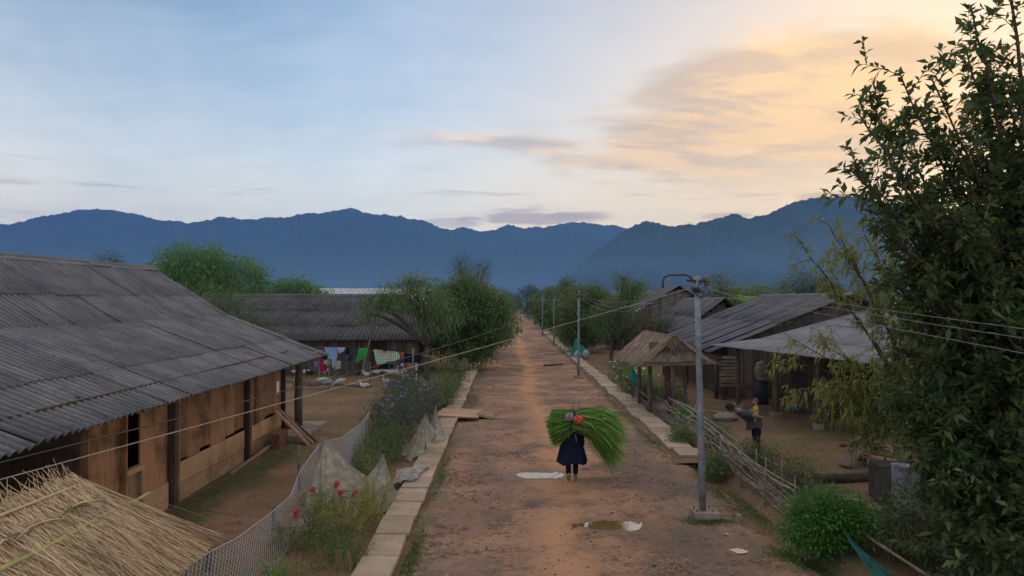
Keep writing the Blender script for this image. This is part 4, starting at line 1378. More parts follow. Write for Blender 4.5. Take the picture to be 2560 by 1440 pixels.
def big_tree():
    b = Vector((7.9, 10.6, 0.0))
    rel = lambda px, py, y: tuple(Vector(P(px, py, y)) - b)
    rng = np.random.default_rng(5)
    fork = (-0.15, -0.1, 1.6)
    limbs = []
    # tall leader and shoots against the sky: tips where the photograph shows them
    for (tx, ty, yy, r, dens) in [(2535, -60, 10.4, 0.06, 1.5), (2440, 20, 10.2, 0.045, 0.9), (2345, 190, 9.9, 0.035, 0.45), (2255, 185, 10.0, 0.032, 0.45), (2420, 120, 10.6, 0.04, 0.8),
                                  (2150, 275, 10.2, 0.035, 0.6), (2185, 330, 9.8, 0.03, 0.6), (2130, 420, 10.0, 0.033, 0.8), (2150, 490, 9.6, 0.03, 0.6), (2240, 330, 10.4, 0.035, 0.8),
                                  (2330, 300, 10.3, 0.04, 0.9), (2480, 200, 10.8, 0.05, 1.2), (2560, 260, 10.0, 0.05, 1.2), (2400, 380, 9.9, 0.045, 1.2), (2250, 450, 9.7, 0.04, 1.2),
                                  (2200, 560, 9.9, 0.035, 0.8), (2300, 520, 10.4, 0.045, 1.3), (2480, 420, 10.2, 0.05, 1.4), (2560, 400, 10.9, 0.05, 1.3)]:
        e = np.array(rel(tx, ty, yy)); f = np.array(fork)
        m1 = f + (e - f) * 0.35 + np.array([0.15, 0, 0.35]); m2 = f + (e - f) * 0.7 + np.array([0.08, 0, 0.2])
        limbs.append(([f, m1, m2, e], r, dens * 1.45))
    # the dense body and the low boughs down to the bank
    for (tx, ty, yy) in [(2260, 640, 10.2), (2330, 720, 9.8), (2420, 620, 9.6), (2500, 560, 10.6), (2560, 640, 9.9), (2300, 800, 10.3), (2400, 820, 9.7), (2500, 760, 9.5), (2560, 850, 9.8),
                         (2350, 920, 10.4), (2450, 950, 9.8), (2540, 980, 9.6), (2280, 1010, 10.3), (2380, 1060, 9.9), (2480, 1090, 9.6), (2560, 1130, 9.7), (2300, 1150, 9.9), (2400, 1190, 9.6),
                         (2500, 1230, 9.4), (2340, 1260, 9.7), (2450, 1320, 9.2), (2560, 1300, 9.3), (2380, 1390, 9.3), (2500, 1420, 9.0), (2290, 1090, 10.6), (2230, 700, 10.8), (2470, 880, 11.2), (2370, 560, 11.2),
                         (2440, 700, 11.3), (2540, 500, 11.5), (2330, 1000, 11.2), (2600, 760, 10.4), (2610, 1050, 10.3), (2620, 560, 10.6), (2640, 300, 10.7), (2650, 1250, 9.9), (2420, 520, 12.0), (2500, 640, 12.2), (2350, 660, 12.0), (2450, 780, 12.3), (2560, 800, 12.2), (2380, 880, 12.1), (2500, 940, 12.3), (2420, 1020, 12.0), (2540, 1120, 12.0), (2440, 1200, 11.6), (2540, 1220, 11.4), (2350, 1180, 11.4), (2480, 480, 11.6), (2560, 560, 12.2), (2300, 900, 11.6), (2760, 500, 10.6), (2780, 800, 10.4), (2800, 1050, 10.2), (2900, 650, 11.0), (2950, 900, 10.8), (2760, 250, 10.8), (2880, 350, 11.2)]:  # rightmost boughs are out of view, added to darken the right yard
        e = np.array(rel(tx, ty, yy)); f = np.array(fork) if ty < 950 else np.array([0.0, 0.0, 0.6])
        m1 = f + (e - f) * 0.4 + np.array([0.1, 0.1, 0.15]); m2 = f + (e - f) * 0.75 + np.array([0, 0, 0.12])
        limbs.append(([f, m1, m2, e], 0.04, 1.5))
    spray_tree('broadleaf_tree', tuple(b), 'tall dark broadleaf tree with glossy leaves at the edge of the yard', limbs, rng, 19, 0.46, 0.050, 0.158, 0.42, 0.85, 0.35, L_DARK,
               [(0, 0, -0.1), (-0.05, 0.02, 0.7), fork], 0.16, up=0.35)


big_tree()


def near_peach():
    b = Vector((9.1, 15.6, 0.0))
    rel = lambda px, py, y: tuple(Vector(P(px, py, y)) - b)
    rng = np.random.default_rng(8)
    limbs = []
    fork = (-0.1, 0, 1.0)
    for (tx, ty, yy, r, dens) in [(1990, 590, 15.2, 0.03, 0.5), (2075, 560, 15.4, 0.028, 0.5), (2105, 590, 15.0, 0.028, 0.5), (2160, 560, 15.6, 0.028, 0.6), (2130, 640, 15.6, 0.03, 0.6), (2190, 620, 15.2, 0.03, 0.7),
                                  (2060, 690, 15.4, 0.025, 0.5), (2240, 650, 15.8, 0.03, 0.9), (2290, 720, 15.3, 0.03, 0.9), (2180, 760, 15.0, 0.03, 0.7), (2260, 820, 15.4, 0.03, 1.0), (2330, 860, 15.8, 0.03, 1.0),
                                  (1985, 850, 14.8, 0.02, 0.14), (2050, 855, 15.0, 0.02, 0.18), (1935, 905, 14.9, 0.018, 0.09), (1985, 975, 14.7, 0.018, 0.12),
                                  (2080, 960, 15.0, 0.025, 0.5), (2110, 900, 15.2, 0.025, 0.8), (2150, 960, 15.0, 0.03, 1.2), (2220, 940, 15.4, 0.03, 1.2), (2290, 960, 15.8, 0.03, 1.2), (2075, 1030, 14.9, 0.025, 0.4),
                                  (2120, 1050, 14.8, 0.03, 1.2), (2200, 1060, 15.0, 0.03, 1.3), (2280, 1070, 15.4, 0.03, 1.2), (2160, 1110, 14.9, 0.02, 0.8), (2350, 1000, 15.6, 0.03, 1.2), (2240, 1000, 14.6, 0.03, 1.2), (2090, 990, 15.6, 0.03, 0.8)]:
        e = np.array(rel(tx, ty, yy)); f = np.array(fork) + rng.normal(0, 0.06, 3)
        lift = 0.25 if ty < 900 else 0.45
        m1 = f + (e - f) * 0.4 + np.array([0.05, 0, lift]); m2 = f + (e - f) * 0.75 + np.array([0, 0, lift * 0.7])
        limbs.append(([f, m1, m2, e], r, dens))
    spray_tree('peach_tree', tuple(b), 'yellowing peach tree with drooping leaves in front of the open shed', limbs, rng, 28, 0.36, 0.040, 0.16, 0.22, 1.0, 1.0, L_PEACH,
               [(0, 0, -0.1), (-0.05, 0, 0.5), fork], 0.10, up=0.1, curl=0.12, spread=0.65)


near_peach()


# ------------------------------------------------------------------ bushes and garden plants near the camera
def bush(name, base, label, blobs, n, leaf, lmat, seed, droop=0.5, clump=12, spread=0.10, flowers=None, shell=0.5, hang=0.0, cat='bush'):
    def fl(t, rng):
        if not flowers:
            return
        fm, cnt, size, zmin = flowers
        bl = [(np.array(c, float), np.array(r, float) if hasattr(r, '__len__') else np.array([r] * 3, float)) for c, r in blobs]
        Ps = []
        for i in range(cnt):
            c, r = bl[rng.integers(len(bl))]
            d = rand_dirs(1, rng, 0.8)[0]; d[1] = -abs(d[1]) * 0.8 if rng.random() < 0.7 else d[1]
            Ps.append(c + d * r * (0.95 + 0.15 * rng.random()))
        Pq = np.repeat(np.array(Ps), 5, axis=0) + rng.normal(0, size * 0.12, (cnt * 5, 3))
        V, F = leaves(Pq, rand_dirs(cnt * 5, rng, 0.5), size, 0.8, rng, 0.2, 0.2)
        np_obj('blossoms', V, F, fm, t)
    return tree(name, base, label, cat, None, blobs, n, leaf, lmat, 0.018, seed, droop, clump, spread, 9, 0.15, hang, extra=fl, bark=M_TWIG, shell=shell)


bush('flowering_bush', (-3.0, 20.6, 0), 'tall dark bush with purple flowers beside the footpath nets', [((0.1, -1.2, 0.75), (0.55, 0.8, 0.75)), ((-0.1, 0.3, 0.95), (0.6, 0.9, 0.75)), ((0.2, 1.6, 0.85), (0.5, 0.8, 0.7)), ((-0.5, -0.2, 0.6), (0.5, 0.9, 0.6))],
     9000, (0.085, 0.30), L_DUSK, 201, flowers=(L_PURPLE, 90, 0.045, 0.5))
bush('leafy_bush', (-2.95, 18.0, 0), 'yellow-green bush between the purple flowers and draped nets', [((0.0, 0.3, 0.55), (0.4, 0.6, 0.55)), ((-0.35, -0.6, 0.4), (0.4, 0.7, 0.4))], 4200, (0.075, 0.25), L_MID, 202)
bush('leafy_bush', (-3.15, 16.6, 0), 'low green weeds behind the middle draped net', [((0, 0, 0.28), (0.45, 1.1, 0.30)), ((0.3, -0.8, 0.2), (0.3, 0.6, 0.25))], 4200, (0.07, 0.25), L_MID, 203)
bush('flowering_bush', (-2.9, 24.3, 0), 'purple-flowered bush by the bamboo clothes post', [((0, 0, 0.7), (0.55, 1.2, 0.7)), ((-0.5, 0.8, 0.7), (0.5, 1.0, 0.65)), ((0.15, 1.8, 0.6), (0.45, 0.9, 0.6))],
     6500, (0.09, 0.28), L_DUSK, 204, flowers=(L_PURPLE, 70, 0.05, 0.5))
bush('garden_bush', (-2.45, 27.6, 0), 'green bush above the big stone by the plank crossing', [((0, 0, 0.5), (0.45, 0.9, 0.5)), ((0.1, 1.5, 0.55), (0.45, 0.9, 0.55))], 3600, (0.10, 0.28), L_MID, 205)
bush('round_bush', (5.15, 12.0, 0), 'bright green rounded bush at the end of the stick fence', [((0, 0, 0.40), (0.60, 0.55, 0.40)), ((0.38, 0.15, 0.34), (0.46, 0.5, 0.36)), ((-0.36, -0.1, 0.28), (0.36, 0.4, 0.30)), ((0.12, 0.1, 0.66), (0.34, 0.34, 0.22)), ((-0.22, 0, 0.58), (0.30, 0.3, 0.2)), ((0.5, -0.2, 0.5), (0.26, 0.3, 0.2))],
     14000, (0.062, 0.5), L_BUSH, 206, droop=0.4, clump=9, spread=0.12, shell=0.35)
bush('dark_bush', (6.35, 11.3, 0), 'dark leafy undergrowth bush beside the bright rounded bush', [((0, 0, 0.4), (0.7, 0.7, 0.45)), ((0.8, -0.6, 0.4), (0.7, 0.7, 0.5)), ((0.4, 0.9, 0.45), (0.6, 0.6, 0.45))], 7000, (0.09, 0.35), L_DARK, 207)
bush('dark_bush', (6.1, 9.3, 0), 'dark low bush below the broadleaf tree near the teal net', [((0, 0, 0.2), (0.7, 0.7, 0.3)), ((0.9, 0.2, 0.35), (0.8, 0.7, 0.5))], 4500, (0.09, 0.35), L_DARK, 208)
for i, (x, y, r, h, lm, lab) in enumerate([
        (5.75, 17.0, 0.55, 0.75, L_DARK, 'dark weedy bush behind the middle of the stick fence'),
        (5.95, 15.2, 0.55, 0.6, L_DARK, 'dark weedy bush behind the near end of the stick fence'),
        (5.6, 20.0, 0.5, 0.7, L_MID, 'green weeds behind the stick fence near the bending man'),
        (4.85, 20.6, 0.32, 0.35, L_MID, 'low weeds between footpath and stick fence'),
        (4.85, 17.2, 0.35, 0.3, L_MID, 'low weeds at the roadside foot of the stick fence'),
        (5.9, 24.2, 0.5, 0.45, L_BRIGHT, 'pale green weeds beside the thatched gate posts')]):
    bush('weedy_bush', (x, y, 0), lab, [((0, 0, h * 0.5), (r, r * 1.3, h * 0.5)), ((r * 0.3, 0.5, h * 0.45), (r * 0.7, r, h * 0.45))], 2600, (0.075, 0.28), lm, 220 + i)
for i, (x, y, r, h, lm, fl, lab) in enumerate([
        (5.55, 36.5, 0.75, 1.2, L_MID, (L_WHITE, 26, 0.10, 0), 'white-flowered bush below the second pole'),
        (5.2, 31.5, 0.6, 0.9, L_MID, (L_WHITE, 16, 0.09, 0), 'white-flowered garden bush nearer the thatched gate'),
        (6.0, 33.4, 0.8, 1.0, L_BRIGHT, (L_WHITE, 8, 0.09, 0), 'light green garden bush left of the thatched gate'),
        (5.4, 29.2, 0.5, 0.8, L_GREY, None, 'greyish bush hung with net beside the thatched gate'),
        (6.4, 29.6, 0.7, 0.7, L_MID, (L_ORANGE, 22, 0.08, 0), 'bush with orange flowers behind the thatched gate posts')]):
    bush('flowering_bush' if fl else 'garden_bush', (x, y, 0), lab, [((0, 0, h * 0.5), (r, r * 1.2, h * 0.5)), ((r * 0.4, 0.6, h * 0.5), (r * 0.7, r, h * 0.5))], 3400, (0.09, 0.3), lm, 240 + i, flowers=fl)


def herb_bed():
    """the straggly flower bed by the fence: upright stems with whorls of thin leaves"""
    spots = []
    rng = np.random.default_rng(77)
    labs = [((-2.75, 12.75), 'yellowish straggly herb clump beside the footpath slabs', L_OLIVE, 60, 0.75, 0.55),
            ((-3.15, 13.0), 'straggly balsam clump with red flowers against the wire fence', L_PEACH2, 34, 0.7, 0.4),
            ((-3.35, 11.9), 'low leafy herb at the foot of the wire fence', L_MID, 20, 0.42, 0.35),
            ((-2.55, 11.3), 'green bushy herb at the near edge of the slabs', L_MID, 34, 0.45, 0.38),
            ((-3.2, 10.6), 'bright broad-leaved seedling in the bare flower bed', L_BRIGHT, 8, 0.26, 0.2),
            ((-2.45, 13.7), 'thin yellow-green herb leaning over the slab edge', L_OLIVE, 24, 0.7, 0.3),
            ((-2.85, 15.6), 'slim yellow herb standing between the two nets', L_OLIVE, 9, 0.75, 0.18)]
    for i, ((x, y), lab, lm, ns, h, r) in enumerate(labs):
        t = empty('herb', (x, y, 0), 0, lab, 'herb')
        mb = MB(); cs = []
        for k in range(ns):
            a = rng.random() * 6.28; q = r * rng.random() ** 0.5
            b0 = np.array([math.cos(a) * q, math.sin(a) * q * 1.2, -0.02])
            e = b0 * 1.35 + np.array([rng.normal(0, 0.06), rng.normal(0, 0.06), h * rng.uniform(0.55, 1.15)])
            cv = curve(b0, e, rng.normal(0, 0.05, 3), 6)
            mb.tube([tuple(p) for p in cv], list(np.linspace(0.006, 0.002, 6)), 4, caps=False)
            cs.append(cv)
            for _ in range(2):
                k2 = rng.integers(2, 5)
                c2 = curve(cv[k2], cv[k2] + np.array([rng.normal(0, 0.09), rng.normal(0, 0.09), 0.14]), rng.normal(0, 0.02, 3), 4)
                mb.tube([tuple(p) for p in c2], 0.002, 3, caps=False); cs.append(c2)
        mb.build('stems', M_STEM_G if lm is not L_OLIVE else simple('yellow_stem', (0.30, 0.26, 0.08), 0.8), t)
        V, F = twig_leaves(cs, rng, 0.022, 0.075, 0.20, 1.05, 0.6, 0.3, 0.2)
        np_obj('leaves', V, F, lm, t)
        if i == 1:
            for fx, fy, fz in ((-0.33, -0.75, 0.50), (-0.28, 0.15, 0.62), (0.18, 0.0, 0.78), (0.22, 0.1, 0.58), (0.45, 0.25, 0.55)):
                n = 60
                V, F = leaves(np.array([[fx, fy, fz]]) + rng.normal(0, 0.026, (n, 3)) * np.array([1, 1, 1.3]), rand_dirs(n, rng), 0.045, 0.8, rng)
                np_obj('red_flower', V, F, L_RED, t)


herb_bed()


# ------------------------------------------------------------------ grass and litter on the ground
def grass_patch(name, label, areas, n, h, lmat, seed, zf):
    rng = np.random.default_rng(seed)
    Ps = []
    for (cx, cy, rx, ry, wgt) in areas:
        m_ = int(n * wgt)
        q = rng.normal(0, 0.5, (m_, 2)) * np.array([rx, ry]) + np.array([cx, cy])
        Ps.append(q)
    q = np.concatenate(Ps)
    z = zf(q[:, 0], q[:, 1])
    Pp = np.stack([q[:, 0], q[:, 1], z - 0.01], -1)
    V, F = leaves(Pp, rand_dirs(len(Pp), rng, 1.6), h, 0.13, rng, 0.1, 0.8, 0.0, True)
    return np_obj(name, V, F, lmat, kind='stuff', label=label)


def both_z(x, y):
    return np.where((x > ROAD_L - 0.3) & (x < ROAD_R + 0.3), road_z(x, y), ground_z(x, y))


grass_patch('grass', 'thin grass and weeds on the verges', [(3.65, 13.45, 0.45, 0.25, 0.10), (4.6, 11.6, 0.5, 0.5, 0.16), (4.9, 14.5, 0.35, 1.4, 0.10), (4.75, 18.0, 0.3, 1.5, 0.06), (4.1, 25.0, 0.2, 4.0, 0.05), (4.2, 38, 0.3, 7, 0.10),
                                                              (-1.47, 11.5, 0.12, 1.6, 0.08), (4.15, 21.0, 0.25, 2.5, 0.08), (4.2, 30.0, 0.2, 4.0, 0.06), (4.6, 15.8, 0.5, 0.8, 0.08), (-1.5, 17.0, 0.10, 2.5, 0.05), (-1.4, 29.5, 0.3, 2.5, 0.08), (-1.5, 40.0, 0.4, 5.0, 0.12), (7.2, 18.5, 1.2, 1.2, 0.06), (5.2, 9.6, 0.6, 0.6, 0.08), (-3.1, 12.0, 0.6, 1.6, 0.06)],
            26000, 0.085, L_MID, 301, both_z)
grass_patch('grass', 'moss and creeping weeds on the bank below the brown house wall', [(-5.95, 14.5, 0.35, 3.2, 0.6), (-5.7, 18.0, 0.35, 2.5, 0.4)], 26000, 0.045, L_MOSS, 302, ground_z)
# ------------------------------------------------------------------ footpaths of concrete slabs
def slab_mat(w, b, out):
    p = wpos(w)
    n1 = w.noise(p, 1.5, 6, 0.65); n2 = w.noise(p, 12.0, 5, 0.65); n3 = w.noise(w.vm('MULTIPLY', p, (1.0, 2.6, 1.0)), 5.0, 3, 0.5)
    c = w.mix(w.smooth(n1, 0.3, 0.7), (0.315, 0.225, 0.155), (0.43, 0.34, 0.25))
    c = w.mix(w.m('MULTIPLY', w.smooth(n2, 0.55, 0.75), 0.6), c, (0.21, 0.14, 0.095))
    c = w.mix(w.m('MULTIPLY', w.smooth(n3, 0.68, 0.74), 0.8), c, (0.12, 0.08, 0.055))
    c = w.mix(1.0, c, w.ramp(orand(w), [(0, 0.78), (1, 1.1)]), 'MULTIPLY')
    w.put(b.inputs['Base Color'], c)
    b.inputs['Roughness'].default_value = 0.92
    bump(w, b, w.m('ADD', n1, n2), 0.45, 0.02)


M_SLAB = mat('footpath_concrete', slab_mat)
M_SOIL = MATS['soil']


def footpath(label, x0, x1, y0, y1, step, z, seed, wob):
    rnd = random.Random(seed)
    ys = np.arange(y0 - 0.6, y1 + 0.6, 0.5)
    rows = []
    for y in ys:
        rows.append([(x0 - 0.55, y, -0.20), (x0 - 0.18, y, z - 0.10 + rnd.uniform(-0.03, 0.02)), (x0 + 0.1, y, z - 0.075), (x1 - 0.1, y, z - 0.08), (x1 + 0.03, y, z - 0.13 + rnd.uniform(-0.02, 0.02)), (x1 + 0.22, y, -0.24)])
    bed = MB().grid(rows).build('footpath', M_SOIL, kind='structure', label=label)
    y = y0
    while y < y1:
        L = step * rnd.uniform(0.9, 1.08)
        w_ = (x1 - x0) * rnd.uniform(0.93, 1.05)
        far = 1 if y < 45 else 0
        o = MB().box((0, 0, 0), (w_, L - 0.025 - rnd.uniform(0, 0.03), 0.075), None, 0.008)
        ob = o.build('slab', M_SLAB, bed)
        ob.location = ((x0 + x1) / 2 + rnd.uniform(-wob, wob), y + L / 2, z - 0.035 + rnd.uniform(-0.012, 0.012))
        ob.rotation_euler = (rnd.uniform(-0.012, 0.012), rnd.uniform(-0.02, 0.02), rnd.uniform(-0.03, 0.03) * (1 + wob * 8))
        if far:
            bv = ob.modifiers.new('edge', 'BEVEL'); bv.width = 0.008; bv.segments = 1
        y += L
    return bed


footpath('slab footpath along the left side of the road', -2.22, -1.64, 8.3, 62.0, 1.03, 0.10, 5, 0.012)
footpath('slab footpath along the right side of the road', 4.32, 5.0, 18.7, 90.0, 1.0, 0.09, 6, 0.05)


def crossing():
    t = empty('plank_crossing', (-1.5, 25.6, 0), 0, 'pale wooden ramp bridging footpath and road on the left', 'ramp')
    for i, (x0, x1, y, w_) in enumerate([(-2.35, -0.95, 24.75, 0.62), (-2.35, -0.80, 25.42, 0.66), (-2.3, -0.85, 26.08, 0.6)]):
        L = x1 - x0
        mb = MB().box(((x0 + x1) / 2, y, 0.13 - 0.012 * i), (L, w_ - 0.02, 0.04), Matrix.Rotation(0.045, 3, 'Y'), 0.012)
        part(mb, 'plank', M_WOOD_FRESH2, t)
    part(MB().box((-0.72, 25.35, 0.075), (0.5, 1.2, 0.035), Matrix.Rotation(0.16, 3, 'Y'), 0.05), 'end_plank', M_WOOD_FRESH2, t)


M_WOOD_FRESH2 = wood_mat('pale_plank', (0.36, 0.235, 0.145), (0.46, 0.32, 0.21), 0.25, 'x')
crossing()


# ------------------------------------------------------------------ thatch
def straw_mat(name, a, b_, c_):
    def f(w, b, out):
        r = irand(w)
        c = w.ramp(r, [(0.0, tuple(v * 0.55 for v in a)), (0.3, a), (0.6, b_), (0.85, c_), (1.0, tuple(min(1, v * 1.25) for v in b_))])
        n = w.noise(wpos(w), 3.0, 3)
        c = w.mix(w.m('MULTIPLY', w.smooth(n, 0.5, 0.7), 0.4), c, tuple(v * 0.5 for v in a))
        w.put(b.inputs['Base Color'], c)
        b.inputs['Roughness'].default_value = 0.75
        b.inputs['Specular IOR Level'].default_value = 0.25
    return mat(name, f)


M_STRAW = straw_mat('dry_straw', (0.44, 0.285, 0.175), (0.68, 0.51, 0.33), (0.54, 0.45, 0.21))
M_STRAW2 = straw_mat('old_thatch', (0.26, 0.19, 0.14), (0.42, 0.32, 0.235), (0.34, 0.26, 0.185))
M_BAMBOO_G = simple('green_bamboo', (0.34, 0.33, 0.11), 0.5, 0.25, 4.0, (0.24, 0.27, 0.08))
M_CANE = simple('split_cane', (0.56, 0.45, 0.27), 0.6, 0.2, 8.0)


def strands(A, B, n, rng, length, rad, lay, sag=0.02, dirn=None, flare=0.10, seg=3):
    """straw stalks (three-sided) lying on a slope: A ridge line (2 pts), B eave line (2 pts)"""
    A = [np.array(p, float) for p in A]; B = [np.array(p, float) for p in B]
    nrm = np.cross(A[1] - A[0], B[0] - A[0]); nrm /= np.linalg.norm(nrm)
    if nrm[2] < 0:
        nrm = -nrm
    u = rng.random(n); 
    s0 = rng.random(n) * 0.8
    SL = np.linalg.norm(B[0] - A[0])
    ln = length * (0.6 + 0.7 * rng.random(n)) / SL
    s0 = np.minimum(s0 - 0.05, 1.06 - ln + 0.08 * rng.random(n))
    s1 = s0 + ln
    du = rng.normal(0, flare, n) * ln
    def pt(uu, ss):
        a = A[0] + (A[1] - A[0]) * uu[:, None]; b = B[0] + (B[1] - B[0]) * uu[:, None]
        return a + (b - a) * ss[:, None]
    h = lay * rng.random(n)
    rows = []
    for k in range(seg + 1):
        f = k / seg
        q = pt(u + du * f, s0 + (s1 - s0) * f)
        hh = h * (1 - 0.5 * f) + sag * np.sin(f * 3.14) * rng.normal(0, 1, n) + (rng.random(n) < 0.05) * f * 0.05
        rows.append(q + nrm * hh[:, None])
    t = unit(rows[-1] - rows[0])
    S = unit(np.cross(t, np.tile(nrm, (n, 1)))); 
    r = rad * (0.6 + 0.8 * rng.random(n))[:, None]
    V = []
    for k in range(seg + 1):
        tp = r * (1.0 - 0.35 * k / seg)
        V += [rows[k] + S * tp, rows[k] - S * tp, rows[k] + nrm * tp * 1.3]
    V = np.stack(V, 1)                       # n, 3*(seg+1), 3
    m_ = 3 * (seg + 1)
    F = []
    o = (np.arange(n) * m_)[:, None]
    for k in range(seg):
        for a, b in ((0, 2), (2, 1), (1, 0)):
            F.append(o + np.array([[3 * k + a, 3 * k + b, 3 * (k + 1) + b, 3 * (k + 1) + a]]))
    return V.reshape(-1, 3), np.concatenate(F)


def near_thatch():
    t = empty('thatched_hut', (-3.9, 5.2, 0), 0, 'fresh straw thatched roof of a hut held down with green bamboo', 'hut')
    rng = np.random.default_rng(21)
    r0 = (-4.18, 3.6, 2.28); r1 = (-4.05, 6.95, 2.30); e0 = (-3.20, 3.6, 1.58); e1 = (-3.08, 6.98, 1.60)
    MB0 = MB()
    down = Vector((0, 0, -0.05))
    MB0.grid([[Vector(r0) + down, Vector(r1) + down], [Vector(e0) + down, Vector(e1) + down]], smooth=False)
    MB0.grid([[Vector(e0) + down * 2, Vector(e1) + down * 2], [Vector(r0) + down * 2, Vector(r1) + down * 2]], smooth=False)
    part(MB0, 'roof_bed', M_STRAW, t)
    V, F = strands((r0, r1), (e0, e1), 17000, rng, 0.95, 0.004, 0.085, seg=2)
    # loose ends that stick up over the ridge
    n = 260
    u = rng.random(n)
    base = np.array(r0) + (np.array(r1) - np.array(r0)) * u[:, None] + rng.normal(0, 0.03, (n, 3))
    tip = base + np.stack([rng.normal(-0.10, 0.06, n), rng.normal(0, 0.05, n), 0.05 + 0.16 * rng.random(n)], -1)
    V2, F2 = ribbon(base, tip, 0.004, rng)
    V, F = join([(V, F), (V2, F2)])
    o = np_obj('thatch', V, F, M_STRAW, None, kind='stuff')
    o.parent = t; o.matrix_parent_inverse = Matrix.Translation(-Vector(t.location))
    # green bamboo that weighs the thatch down
    a = Vector((-3.66, 3.4, 2.06)); b = Vector((-3.60, 7.50, 2.06))
    pts = [a + (b - a) * (i / 18) + Vector((0, 0, 0.01 * math.sin(i))) for i in range(19)]
    rad = [0.022 - 0.0004 * i + (0.0035 if i % 3 == 0 else 0) for i in range(19)]
    part(MB().tube(pts, rad, 10), 'bamboo_pole', M_BAMBOO_G, t)
    a = Vector((-4.02, 3.4, 2.31)); b = Vector((-3.93, 6.9, 2.30))
    part(MB().tube([a, (a + b) / 2 + Vector((0, 0, 0.02)), b], 0.012, 6), 'cane', M_CANE, t)
    for i, (y, z) in enumerate([(4.3, 2.14), (4.75, 2.15), (5.15, 2.14), (5.6, 2.15), (6.05, 2.14), (6.5, 2.15)]):
        for k in range(3):
            c = Vector((-3.78 + rng.uniform(-0.05, 0.06), y + rng.uniform(-0.1, 0.1), z + 0.02))
            d = Vector((rng.uniform(-0.05, 0.05), 0.22 + rng.uniform(-0.05, 0.08), 0.0))
            part(MB().tube([c - d, c - d * 0.3 + Vector((0, 0, 0.045)), c + d * 0.4 + Vector((0, 0, 0.03)), c + d], [0.006, 0.008, 0.008, 0.006], 5), 'cane_tie', M_CANE if k else M_STEM_G, t)
    for x, y in ((-3.95, 3.7), (-3.9, 6.6), (-3.2, 3.7), (-3.15, 6.6)):
        part(MB().tube([(x, y, -0.1), (x, y, 2.1 if x < -3.5 else 1.52)], 0.05, 8), 'post', M_POST, t)
    # the slope on the other side of the ridge
    part(MB().box((-4.75, 5.3, 1.86), (1.5, 3.3, 0.08), Matrix.Rotation(-0.6, 3, 'Y')), 'back_slope', M_STRAW, t)


def ribbon(A, B, w_, rng):
    n = len(A)
    t = unit(B - A)
    S = unit(np.cross(t, rand_dirs(n, rng)))
    N = np.cross(S, t)
    V = np.stack([A + S * w_, A - S * w_, A + N * w_ * 1.4, B + S * w_ * 0.6, B - S * w_ * 0.6, B + N * w_ * 0.8], 1).reshape(-1, 3)
    o = (np.arange(n) * 6)[:, None]
    F = np.concatenate([o + np.array([[0, 1, 4, 3]]), o + np.array([[1, 2, 5, 4]]), o + np.array([[2, 0, 3, 5]])])
    return V, F


near_thatch()


